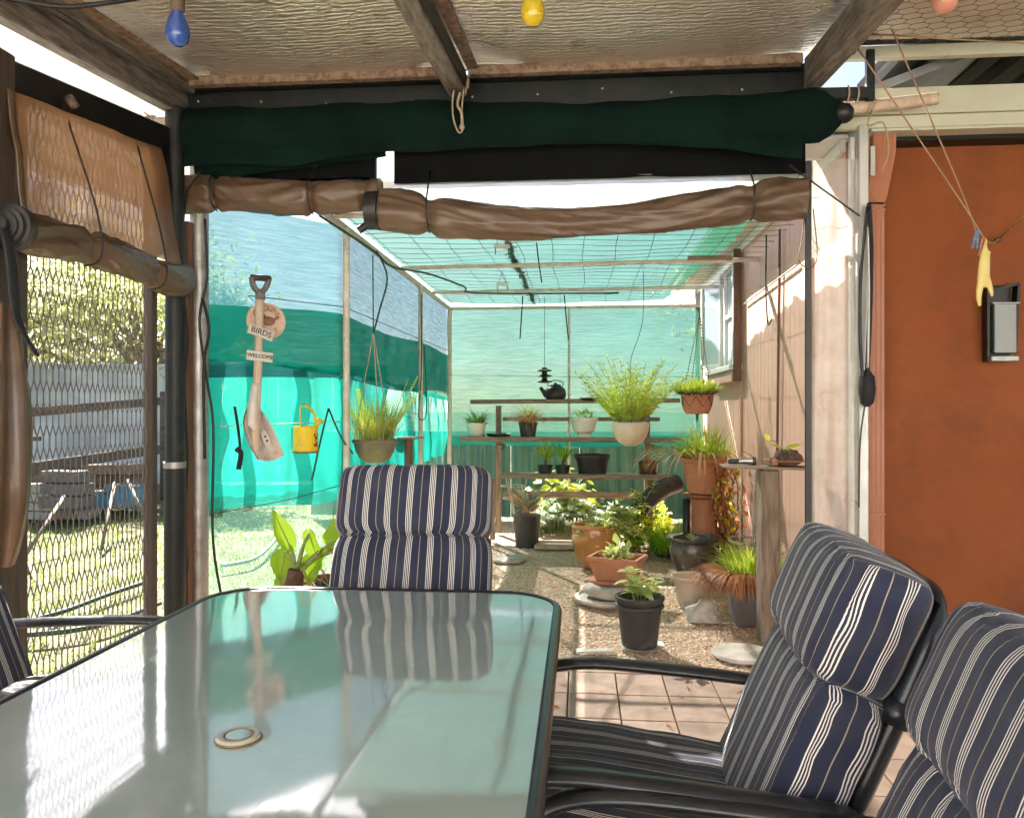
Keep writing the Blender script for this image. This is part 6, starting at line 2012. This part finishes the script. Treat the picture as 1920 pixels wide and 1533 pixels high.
for i, (px_, lab) in enumerate(((1022, 'small spiky palm like plant on the low shelf, left one'), (1055, 'small spiky palm like plant on the low shelf beside the black tub'))):
    t = thing('spiky_plant', lab, 'potted plant', (sx(px_, YL), YL - .02 * i, sz(893) + .012))
    pot(t, .07, .055, .12, m_blackplastic, rim=.005)
    b = MB(); b.tube([(0, 0, .1), (.01, 0, .18)], .012, 6); b.build('stem', l_brownst, t)
    tuft(RN(60 + i), 44, .24, .018, .02, (.1, 1.25), (.3, 1.1), (.01, 0, .17), 5).build('leaves', l_bright if i else l_grass, t)

# ------------------------------------------------------------------ hanging pots
HY = 6.6
p = at(1182, 836, Y=HY)
t = thing('hanging_globe_pot', 'round cream hanging pot with a big feathery asparagus fern', 'hanging plant', p)
k = HY / FPX
b = MB(); b.lathe([(0, 0), (10 * k, .5 * k), (22 * k, 7 * k), (30 * k, 18 * k), (34 * k, 31 * k), (34.5 * k, 41 * k), (33 * k, 44 * k), (31 * k, 42 * k), (30 * k, 36 * k)], 40, capb=False); b.build('pot', m_creampot, t, True, 60)
s = MB(); s.grid(8, 8, lambda u, v: (_disc(u, v)[0] * 31 * k, _disc(u, v)[1] * 31 * k, 38 * k)); s.build('soil', m_soil, t)
rn = RN(61); bf = MB(); bs = MB()
for i in range(95):
    a = rn.uniform(0, 6.28); L = rn.uniform(.25, .62); le = rn.uniform(.05, .75)
    q0 = Vector((math.cos(a) * .08, math.sin(a) * .08, 38 * k)); d = Vector((math.cos(a) * math.sin(le), math.sin(a) * math.sin(le), math.cos(le)))
    pts = [q0 + d * L * s_ + Vector((math.cos(a), math.sin(a), -.6)) * .10 * L * s_ ** 2.5 for s_ in [j / 9 for j in range(10)]]
    bs.tube(pts, .002, 3, False)
    for j, q in enumerate(pts[2:]):
        for m_i in range(11):
            aa = rn.uniform(0, 6.28); d2 = (d * rn.uniform(.2, .8) + Vector((math.cos(aa), math.sin(aa), rn.uniform(-.2, .5)))).normalized()
            l2 = rn.uniform(.03, .075) * (1 - j / 14)
            w = d2.orthogonal().normalized() * .0022
            bf.add([q - w, q + w, q + d2 * l2 + w * .4, q + d2 * l2 - w * .4], [(0, 1, 2, 3)])
            e = q + d2 * l2 * .6
            for zz in range(2):
                d3 = (d2 + Vector((rn.gauss(0, .8), rn.gauss(0, .8), rn.gauss(0, .5)))).normalized()
                bf.add([e - w * .8, e + w * .8, e + d3 * l2 * .5], [(0, 1, 2)])
bs.build('stems', l_stem, t); bf.build('fronds', l_fern, t)
b = MB(); b.tube(spline([Vector((0, 0, .62)), Vector((.01, 0, .75)), at(1205, 600, Y=HY) - p, at(1206, 480, Y=HY) - p + Vector((0, 0, -.05))], 5), .0028, 5); b.build('hanging_wire', m_black, t)
for a in (.5, 2.6, 4.7):
    b = MB(); b.tube([(math.cos(a) * 33 * k, math.sin(a) * 33 * k, 43 * k), (0, 0, .63)], .0018, 4); b.build('hanging_wire', m_black, t)

p = at(1307, 776, Y=6.2)
t = thing('hanging_terracotta_pot', 'hanging terracotta pot packed with stubby green succulent leaves', 'hanging plant', p)
k = 6.2 / FPX
b = MB(); b.lathe([(0, 0), (20 * k, 0), (25 * k, 8 * k), (28 * k, 24 * k), (30 * k, 34 * k), (29 * k, 36 * k), (27 * k, 33 * k)], 12, capb=False); b.build('pot', m_terra, t, True, 25)
rn = RN(63); b = MB(); b2 = MB()
for i in range(900):
    a = rn.uniform(0, 6.28); r = math.sqrt(rn.random()) * 36 * k
    blade(b, (math.cos(a) * r, math.sin(a) * r, 36 * k + .03 * (1 - (r / (38 * k)) ** 2)), a + rn.gauss(0, .3), r / (38 * k) * .9 + rn.uniform(-.1, .2), rn.uniform(.06, .12), .009, rn.uniform(-.3, .4), 3)
for i in range(300):
    a = rn.uniform(0, 6.28); r = 30 * k
    blade(b2, (math.cos(a) * r, math.sin(a) * r, 36 * k), a, rn.uniform(1.0, 1.7), rn.uniform(.05, .09), .009, rn.uniform(.0, .9), 3)
b.build('leaves', l_grass, t); b2.build('lower_leaves', l_brownst, t)
top = at(1312, 588, Y=6.2) - p
for a in (.3, 1.9, 3.4, 5.0):
    q0 = Vector((math.cos(a) * 28 * k, math.sin(a) * 28 * k, 33 * k)); b = MB()
    for j in range(26):
        c1 = q0.lerp(top, j / 26); c2 = q0.lerp(top, (j + .8) / 26)
        b.tube([c1, (c1 + c2) / 2, c2], [.002, .0055, .002], 5)
    b.build('hanging_chain', m_wire, t)
b = MB(); b.tube([(0, 0, 0), (0, 0, -.05), (0, 0, -.06)], [.012, .006, .003], 8); b.build('drain_plug', m_black, t)
b = MB()
for i in range(7):
    a = i * .9; b.tube([(math.cos(a) * 29.5 * k, math.sin(a) * 29.5 * k, 32 * k), (math.cos(a + .45) * 27 * k, math.sin(a + .45) * 27 * k, 14 * k), (math.cos(a + .9) * 29.5 * k, math.sin(a + .9) * 29.5 * k, 32 * k)], .003, 4)
b.build('wire_cradle', m_black, t)

p = at(703, 868, Y=4.75)
t = thing('hanging_bowl', 'mossy hanging bowl of wispy grass and fern near the left cloth', 'hanging plant', p)
k = 4.80 / FPX
b = MB(); b.lathe([(0, 0), (16 * k, 1 * k), (28 * k, 8 * k), (36 * k, 22 * k), (40 * k, 38 * k), (43 * k, 40 * k), (43 * k, 45 * k), (39 * k, 45 * k), (37 * k, 38 * k)], 36, capb=False); b.build('bowl', m_mossbowl, t, True, 40)
s = MB(); s.grid(8, 8, lambda u, v: (_disc(u, v)[0] * 37.5 * k, _disc(u, v)[1] * 37.5 * k, 41 * k)); s.build('soil', m_soil, t)
rn = RN(65)
tuft(rn, 330, .30, .004, .115, (.0, .55), (.0, 1.0), (0, 0, 41 * k), 5).build('grass', l_grass, t)
tuft(rn, 150, .24, .004, .12, (.0, .8), (.3, 1.5), (0, 0, 41 * k), 5).build('dry_grass', l_dry, t)
b = MB()
for (a, L, le) in ((-.15, .46, .5), (.1, .40, .62), (.35, .42, .35), (-.4, .36, .7), (2.9, .38, .5), (2.4, .36, .4)):
    for j in range(26):
        s_ = j / 26; q = Vector((math.cos(a) * .06, math.sin(a) * .06, 41 * k)) + Vector((math.cos(a) * math.sin(le), math.sin(a) * math.sin(le), math.cos(le))) * L * s_
        for sg in (-1, 1):
            d = Vector((-math.sin(a) * sg, math.cos(a) * sg, .25))
            leaf(b, q, d + Vector((math.cos(a), math.sin(a), .8)) * .6, (math.cos(a), math.sin(a), 0), .045 * (1 - .6 * s_), .014, .1, .2)
b.build('fern_fronds', l_grass, t, True)
top = at(700, 625, Y=4.75) - p
for a in (1.0, 3.1, 5.2):
    b = MB(); b.tube([(math.cos(a) * 41 * k, math.sin(a) * 41 * k, 43 * k), top], .0035, 5); b.build('hanging_string', m_rope, t)
b = MB(); b.tube([top, at(699, 478, Y=4.75) - p], .004, 5); b.build('hanging_string', m_greencord, t)
b = MB(); b.tube(spline([top, at(712, 580, Y=4.75) - p, at(726, 520, Y=4.78) - p, at(706, 470, Y=4.75) - p], 5), .006, 5); b.build('hanging_cord', m_greencord, t)
b = MB(); b.tube([(41 * k * math.cos(-1.7), 41 * k * math.sin(-1.7), 44 * k), (.02, -.05, 10 * k), (0, 0, -2 * k)], .003, 5); b.build('cradle_string', m_rope, t)

# ------------------------------------------------------------------ post tables
p = gpos(762, 1000)
YP = 6.1
q = at(766, 820, Y=YP)
t = thing('post_table', 'small flat board on a timber post behind the hanging bowl', 'post table', (q.x, YP, 0))
b = MB(); b.tube([(0, 0, 0), (0, 0, q.z - .01)], .034, 12); b.build('post', m_brownwood, t, True, 40)
b = MB(); b.lathe([(0, q.z - .008), (.12, q.z - .01), (.125, q.z), (.12, q.z + .006), (0, q.z + .006)], 26, capb=False); b.build('top', m_greywood, t, True, 40)

q0 = gpos(1440, 1205)
t = thing('timber_post_table', 'thick timber post with a flat board on top at the right', 'post table', q0)
zt = at(1437, 878, Y=q0.y).z
b = MB(); b.box((0, 0, zt / 2), (.100, .100, zt), Matrix.Rotation(.12, 3, 'Z'), bev=.012); b.build('post', m_greywoodz, t)
k = q0.y / FPX
b = MB(); b.box((-.01, .0, zt + .009), (160 * k, .20, .014), Matrix.Rotation(.02, 3, 'Y'), bev=.003); b.build('board', m_greywood, t)
ztop = zt + .018
# spray nozzle
t = thing('spray_nozzle', 'black and silver hose spray nozzle lying on the post table', 'spray nozzle', (at(1392, 866, Y=q0.y).x, q0.y, ztop + .019))
b = MB(); b.tube([(-.075, 0, 0), (-.06, 0, 0), (-.04, 0, .001), (-.02, 0, .001)], [.011, .013, .013, .011], 12); b.build('grip', m_blackplastic, t, True, 40)
b = MB(); b.tube([(-.02, 0, .001), (.0, 0, .002), (.03, 0, .003), (.05, 0, .003)], [.012, .015, .018, .022], 14); b.build('barrel', m_silver, t, True, 40)
b = MB(); b.tube([(.05, 0, .003), (.068, 0, .003)], .024, 14); b.build('head', m_blackplastic, t, True, 40)
# dish with coconut husk plant
xx = at(1472, 866, Y=q0.y).x
t = thing('clay_dish', 'shallow clay dish on the post table', 'dish', (xx, q0.y, ztop))
b = MB(); b.lathe([(0, .002), (.06, .002), (.085, .018), (.115, .026), (.116, .031), (.08, .024), (0, .014)], 32, capb=False); b.build('dish', m_terra, t, True, 40)
rock('coconut_husk', 'dark coconut husk planter sitting in the clay dish', (xx + .005, q0.y, ztop + .035), (.072, .065, .058), 2.2, m_coconut, 'planter')
t = thing('husk_seedling', 'young plant with yellow green leaves growing from the coconut husk', 'plant', (xx - .01, q0.y, ztop + .075))
b = MB()
leaf(b, (0, 0, .01), (1, 0, .35), (0, -.6, 1), .11, .04, .2, .1); leaf(b, (-.01, 0, .01), (-.6, -.3, .5), (0, -.5, 1), .07, .035, .2, .3); leaf(b, (0, 0, .0), (.5, -.4, .3), (0, -.5, 1), .07, .03, .2, .3)
b.build('leaves', l_yellow, t, True)
b = MB(); b.tube(spline([(-.01, 0, 0), (-.04, 0, .05), (-.07, 0, .055)], 4), .003, 5); b.build('stem', l_stem, t)
b = MB(); leaf(b, (-.07, 0, .055), (-.3, 0, .5), (0, -1, .2), .05, .03); b.build('yellow_leaf', l_yellow, t, True)
rock('small_shell', 'small pink shell at the front of the post table', (at(1450, 870, Y=q0.y).x - .01, q0.y - .08, ztop + .012), (.016, .012, .028), 6.0, m_terra, 'shell')

# ------------------------------------------------------------------ elephant ear plant behind the table
t = thing('elephant_ear_plant', 'elephant ear plant with big heart leaves left of the far chair', 'potted plant', (0, 0, 0))
YE = 3.45
def ep(px_, py_, dy=0): return at(px_, py_, Y=YE + dy)
b = MB(); c = ep(550, 1130)
b.tube(spline([Vector((c.x, YE, .0)), c, ep(552, 1090), ep(556, 1066)], 5), [.045] * 5 + [.042] * 5 + [.038] * 5 + [.026], 12); b.build('trunk', l_brownst, t, True)
def ear(tip, base, side_px, name='leaf', n=(0, -1, .3), wid=.16):
    d = (tip - base); L = d.length
    b = MB(); nn = Vector(n); d_ = d.normalized(); nn = (nn - d_ * nn.dot(d_)).normalized(); s = d_.cross(nn)
    prof = [(-.14, .30), (-.06, .62), (.06, .86), (.22, 1.0), (.42, .92), (.62, .66), (.82, .32), (.94, .1), (1.0, 0)]
    vs = []
    for t_, w_ in prof:
        for q in (-1, -.5, 0, .5, 1):
            cc = base + d * t_ + s * q * w_ * wid / 2 + nn * (abs(q) * .16 * wid * w_ - .10 * L * t_ * t_ + .006 * math.sin(t_ * 16 + q * 2))
            if t_ < 0: cc = cc if abs(q) > .3 else base + d * .0
            vs.append(cc)
    fs = [(i * 5 + j, i * 5 + j + 1, (i + 1) * 5 + j + 1, (i + 1) * 5 + j) for i in range(len(prof) - 1) for j in range(4)]
    b.add(vs, fs); o = b.build(name, l_ear, t, True)
    m = MB(); m.tube([base + d * x_ + nn * (.002 - .10 * L * x_ * x_) for x_ in (0, .3, .6, .9)], [.004, .003, .002, .001], 5); m.build('midrib', l_stem, o)
    return o
root = ep(555, 1068)
for (tip, bs_, w_, n_) in (((510, 952), (543, 1022), .075, (.45, -1, .1)), ((652, 950), (640, 1032), .17, (-.55, -1, .05)), ((646, 1015), (560, 1060), .05, (0, -1, .9)), ((523, 1095), (535, 1035), .10, (.2, -1, .2)), ((605, 1040), (575, 1085), .08, (-.2, -1, .4)), ((602, 1072), (580, 1000), .07, (-.3, -1, .1)), ((662, 1050), (648, 1010), .06, (0, -1, .3)), ((520, 1075), (530, 1100), .06, (.3, -1, .2))):
    T, B = ep(*tip), ep(*bs_)
    ear(T, B, 0, wid=w_ * 1.15, n=n_)
    b = MB(); b.tube(spline([root + Vector((0, 0, -.02)), root.lerp(B, .55) + Vector((0, 0, .02)), B], 5), [.010] * 5 + [.007] * 5 + [.005], 8); b.build('leaf_stalk', l_stem, t, True)
b = MB(); q = ep(607, 1098); pot_t = thing('terracotta_planter', 'terracotta planter with dry leaves behind the table edge', 'planter', (q.x, YE + .12, 0))
b = MB(); b.lathe(pot_prof(.15, .12, q.z, .012, .014, .02), 30, capb=False); b.build('pot', m_terra, pot_t, True, 40)
s = MB(); s.grid(8, 8, lambda u, v: (_disc(u, v)[0] * .135, _disc(u, v)[1] * .135, q.z - .02)); s.build('soil', m_soil, pot_t)
tuft(RN(77), 40, .14, .012, .11, (.6, 1.5), (.2, 1.2), (0, 0, q.z - .02), 4).build('dry_leaves', l_dry, pot_t)

# ------------------------------------------------------------------ fallen leaves on the gravel and paving
b = MB(); rn = RN(90)
for i in range(260):
    x = rn.uniform(-1.2, 1.25); y = rn.uniform(3.0, 7.6)
    if rn.random() < .5: x = 1.28 - abs(rn.gauss(0, .35))
    z = .007 if y < 3.83 else -.001
    a = rn.uniform(0, 6.28)
    leaf(b, (x, y, z), (math.cos(a), math.sin(a), rn.uniform(.0, .25)), (rn.gauss(0, .3), rn.gauss(0, .3), 1), rn.uniform(.02, .05), rn.uniform(.008, .02), .3, rn.uniform(-.1, .3))
tag(b.build('fallen_leaves', l_rust), 'small dry leaves scattered over the gravel and paving', 'leaf litter', kind='stuff')

# more ground foliage filling the bed between the pots
for (px_, py_, nm, lab, mt, n_, R_, L_, w_, H_, sd) in (
        (1232, 1005, 'leafy_clump', 'loose clump of lime leaves between the leggy plant and the big pot stack', l_yellow, 190, .20, .075, .045, .34, 101),
        (1150, 992, 'leafy_clump', 'soft grey green clump behind the amber pot', l_grey, 170, .19, .07, .028, .26, 102),
        (1352, 1062, 'leafy_clump', 'small bright green clump against the pink wall', l_bright, 120, .12, .06, .035, .24, 103),
        (1012, 985, 'leafy_clump', 'low dark green clump beside the striped bromeliad pot', l_dark, 130, .16, .08, .05, .22, 104)):
    t = thing(nm, lab, 'plant', gpos(px_, py_))
    bush(RN(sd), n_, R_, L_, w_, base=(0, 0, .06), H=H_).build('leaves', mt, t, True)
    bs = MB(); rn = RN(sd)
    for i in range(14):
        a = rn.uniform(0, 6.28); q = rn.uniform(.3, .8)
        bs.tube(spline([(0, 0, 0), (math.cos(a) * R_ * q * .5, math.sin(a) * R_ * q * .5, H_ * .5), (math.cos(a) * R_ * q, math.sin(a) * R_ * q, H_ * .8)], 3), .004, 4)
    bs.build('stems', l_stem, t)
# ------------------------------------------------------------------ beyond the cloth: fences, trees, lawn, clutter
def ribbed_fence(name, label, a, c, h, mat, pw, rib=.05, depth=.02, z0=0.0):
    a, c = Vector((a[0], a[1], 0)), Vector((c[0], c[1], 0))
    e = (c - a); L = e.length; e.normalize(); n_ = Vector((-e.y, e.x, 0))
    t = thing(name, label, 'fence', (0, 0, 0))
    n = max(1, int(L / pw))
    for i in range(n):
        b = MB(); m = int(pw / rib * 4)
        def fn(u, v):
            d = (i + u * .995) * L / n
            ph = (d / (rib * 2)) % 1
            o = depth if ph < .35 else (0 if .5 < ph < .85 else depth * .5)
            p = a + e * d + n_ * o
            return (p.x, p.y, z0 + h * v)
        b.grid(m, 1, fn); b.build('fence_panel', mat, t)
    b = MB(); b.bar(a + Vector((0, 0, z0 + h)), c + Vector((0, 0, z0 + h)), .05, .04); b.build('top_rail', mat, t)
    return t
ribbed_fence('back_fence', 'low dark green ribbed steel fence behind the garden', (-3.2, 9.1), (3.2, 9.1), .98, m_greenfence, .76, .075, .03)
ribbed_fence('boundary_fence', 'pale grey ribbed steel boundary fence beyond the lawn', (-16, 10.6), (-3.4, 13.6), 2.0, m_palefence, .9, .10, .025)

# old post and rail fence in front of it
prf = thing('rail_fence', 'old dark timber post and rail fence in front of the pale fence', 'fence')
def side_out(px_, py_, d): # point at distance d (Y) seen through the left side
    return at(px_, py_, Y=d)
for (a, c, w) in (((20, 776, 9.0), (300, 752, 10.6), .11), ((20, 882, 8.4), (300, 842, 9.8), .12), ((-40, 900, 8.6), (150, 872, 9.0), .08)):
    b = MB(); b.bar(side_out(*a), side_out(*c), .05, w); b.build('rail', m_dimwood, prf)
for px_, d in ((30, 8.9), (310, 10.4)):
    q = side_out(px_, 770, d); b = MB(); b.box((q.x, q.y, .75), (.1, .1, 1.5)); b.build('post', m_dimwood, prf)
b = MB(); q = side_out(62, 822, 8.0); b.box(q, (.16, .05, .05)); tag(b.build('timber_offcut', m_dimwood), 'short dark timber offcut jutting near the left jamb', 'timber')

# clutter along the fence
rnd = random.Random(14)
cl = [('timber_stack', 'weathered timber stack below the rail fence', 90, 905, 9.0, (1.2, .3, .12), m_greywood), ('timber_stack', 'second timber stack nearer the corner post', 215, 890, 9.6, (.9, .3, .14), m_greywood),
      ('blue_crate', 'pale blue plastic crate beside the lawn', 165, 925, 8.9, (.34, .3, .2), m_blueplastic), ('blue_crate', 'blue plastic tub further right by the lawn', 240, 915, 9.2, (.42, .3, .26), m_blueplastic),
      ('grey_slab', 'grey concrete slab lying by the fence', 70, 935, 8.6, (.8, .4, .1), m_concrete), ('grey_slab', 'dark paver stack by the fence', 130, 945, 8.5, (.5, .3, .14), m_greyplanter)]
for nm, lab, px_, py_, d, sz_, mt in cl:
    q = at(px_, py_, Y=d)
    t = thing(nm, lab, 'clutter', (q.x, q.y, 0), rnd.uniform(-.2, .3))
    if nm == 'blue_crate':
        b = MB(); b.box((0, 0, sz_[2] / 2 + .05), sz_, bev=.02); b.build('shell', mt, t)
        b = MB(); b.box((0, 0, sz_[2] + .06), (sz_[0] * 1.06, sz_[1] * 1.06, .03), bev=.01); b.build('rim', mt, t)
    else:
        for k in range(4):
            b = MB(); b.box((rnd.uniform(-.1, .1), rnd.uniform(-.05, .05), sz_[2] * (k + .5)), (sz_[0] * rnd.uniform(.8, 1.1), sz_[1] * rnd.uniform(.7, 1), sz_[2] * .9), Matrix.Rotation(rnd.uniform(-.1, .1), 3, 'Z'), bev=.006); b.build('plank' if mt is m_greywood else 'slab', mt, t)
# stakes leaning on the lawn
for i, (a, c, lab) in enumerate((((120, 930, 7.0), (45, 1045, 6.2), 'pale stake leaning to the left on the lawn'), ((45, 1045, 6.2), (82, 1120, 5.3), 'pale stake lying near the mesh'), ((215, 905, 7.6), (190, 1030, 6.6), 'upright pale stake in the middle of the lawn'), ((240, 900, 7.6), (275, 980, 7.2), 'thin red brown stake at the right of the lawn'))):
    b = MB(); b.tube([at(a[0], a[1], Y=a[2]), at(c[0], c[1], Y=c[2])], .015, 8)
    tag(b.build('garden_stake', m_greywoodz, None, True), lab, 'stake')
for i, (pts, lab) in enumerate(([((45, 1165), (120, 1145), (200, 1115), (290, 1085)), 'green garden hose curving across the shaded lawn'], [((40, 1190), (130, 1182), (210, 1165), (300, 1130)), 'second green hose nearer the screen door'], [((415, 1060), (470, 1050), (500, 1030), (522, 1004)), 'grey hose lying behind the thin green netting'])):
    b = MB(); b.tube(spline([at(x, y, Z=.02) for x, y in pts], 6), .016, 8)
    tag(b.build('lawn_hose', m_greencord if i < 2 else m_galv, None, True), lab, 'hose')

# lawn blades
rs = np.random.RandomState(5)
n = 26000
px_ = rs.uniform(-9.5, -2.1, n); py_ = rs.uniform(2.2, 10.2, n)
h = rs.uniform(.02, .055, n); a = rs.uniform(0, 6.28, n)
w = .006
v = np.zeros((n, 3, 3))
v[:, 0] = np.stack([px_ - w * np.cos(a), py_ - w * np.sin(a), -.055 + 0 * h], 1)
v[:, 1] = np.stack([px_ + w * np.cos(a), py_ + w * np.sin(a), -.055 + 0 * h], 1)
v[:, 2] = np.stack([px_ + rs.normal(0, .02, n), py_ + rs.normal(0, .02, n), -.05 + h], 1)
me = bpy.data.meshes.new('lawn_grass')
me.vertices.add(n * 3); me.vertices.foreach_set('co', v.reshape(-1).astype(np.float32))
me.loops.add(n * 3); me.loops.foreach_set('vertex_index', np.arange(n * 3, dtype=np.int32))
me.polygons.add(n); me.polygons.foreach_set('loop_start', np.arange(0, n * 3, 3, dtype=np.int32))
me.materials.append(l_lawn); me.update(calc_edges=True)
tag(link('lawn_grass', me), 'sparse grass of the lawn beyond the screen door', 'grass', kind='stuff')

# trees
def tree(label, x, y, H, R, zc, mat, seed, n=5200, L=.13, trunk=.14, flat=.8):
    rn = np.random.RandomState(seed)
    t = thing('tree', label, 'tree', (x, y, -.05))
    b = MB(); rd = random.Random(seed)
    b.tube(spline([(0, 0, 0), (rd.gauss(0, .12), rd.gauss(0, .12), zc * .5), (rd.gauss(0, .2), rd.gauss(0, .2), zc)], 6), [trunk * (1 - .045 * i) for i in range(13)], 10)
    cl = []
    for i in range(15):
        a = rd.uniform(0, 6.28); e = rd.uniform(-.35, 1.1); rr = R * rd.uniform(.45, .95)
        c = Vector((math.cos(a) * math.cos(e) * rr, math.sin(a) * math.cos(e) * rr, zc + math.sin(e) * rr * flat))
        cl.append(c)
        b.tube(spline([(0, 0, zc * rd.uniform(.5, .95)), c * .5 + Vector((0, 0, zc * .35)), c], 4), [trunk * .4 * (1 - .07 * k) for k in range(9)], 6)
    b.build('trunk', m_bark, t, True)
    C = np.array([c[:] for c in cl])
    k = rn.randint(0, len(cl), n)
    P_ = C[k] + rn.normal(0, 1, (n, 3)) * np.array([R * .23, R * .23, R * .19])
    d = rn.normal(0, 1, (n, 3)); d[:, 2] -= .5; d /= np.linalg.norm(d, axis=1)[:, None]
    s = np.cross(d, rn.normal(0, 1, (n, 3))); s /= np.linalg.norm(s, axis=1)[:, None]
    ll = (L * rn.uniform(.6, 1.3, n))[:, None]; ww = ll * .24
    V = np.stack([P_ - d * ll / 2, P_ + s * ww / 2, P_ + d * ll / 2, P_ - s * ww / 2], 1)
    me = bpy.data.meshes.new('crown')
    me.vertices.add(n * 4); me.vertices.foreach_set('co', V.reshape(-1).astype(np.float32))
    me.loops.add(n * 4); me.loops.foreach_set('vertex_index', np.arange(n * 4, dtype=np.int32))
    me.polygons.add(n); me.polygons.foreach_set('loop_start', np.arange(0, n * 4, 4, dtype=np.int32))
    me.materials.append(mat); me.update(calc_edges=True)
    link('crown', me, t)
    return t
TG = 'trees beyond the lawn fence'
for args in (('tall loose gum tree seen through the upper mesh at the left', -11.0, 13.0, 6, 2.5, 2.6, l_gum, 1, 5500, .24),
             ('yellow green bushy tree seen through the mesh beside the door frame', -7.6, 13.4, 4, 1.9, 2.6, l_gum2, 2, 4500, .18),
             ('low grey green shrub tree above the pale fence at the far left', -12.0, 10.9, 4, 1.8, 2.4, l_gum, 3, 4500, .18),
             ('small palm like tree seen through the upper left cloth', -5.75, 11.9, 4, .62, 2.75, l_gum, 4, 800, .22, .07),
             ('leafy tree behind the back corner seen through the roof gap', 4.3, 14.5, 5, 2.6, 3.4, l_gum2, 5, 6500, .17),
             ('broad tree behind the boundary fence in the middle of the mesh view', -9.4, 15.0, 6, 2.6, 3.0, l_gum2, 6, 5500, .22)):
    tag(tree(*args), group=TG)
nb_ = thing('neighbour_house', 'pale neighbouring house beyond the fence with a tin roof', 'house', (-17, 20, 0), .25)
b = MB(); b.box((0, 0, 1.3), (7, 4, 2.6)); b.build('wall', m_shed, nb_)
b = MB(); b.prism([(-3.8, -2.3), (3.8, -2.3), (3.8, 2.3), (-3.8, 2.3)], 2.6, 2.7); b.build('eave', m_white, nb_)
b = MB(); b.add([(-3.8, -2.3, 2.72), (3.8, -2.3, 2.72), (3.8, 2.3, 2.72), (-3.8, 2.3, 2.72), (-2.2, 0, 3.9), (2.2, 0, 3.9)], [(0, 1, 5, 4), (1, 2, 5), (2, 3, 4, 5), (3, 0, 4)]); b.build('roof', m_tinroof, nb_)
for x in (-2, 1.5):
    b = MB(); b.box((x, -2.02, 1.5), (1.1, .06, 1.0)); o = b.build('window', m_white, nb_)
    b = MB(); b.box((x, -2.06, 1.5), (.95, .02, .86)); b.build('pane', m_windowglass, o)
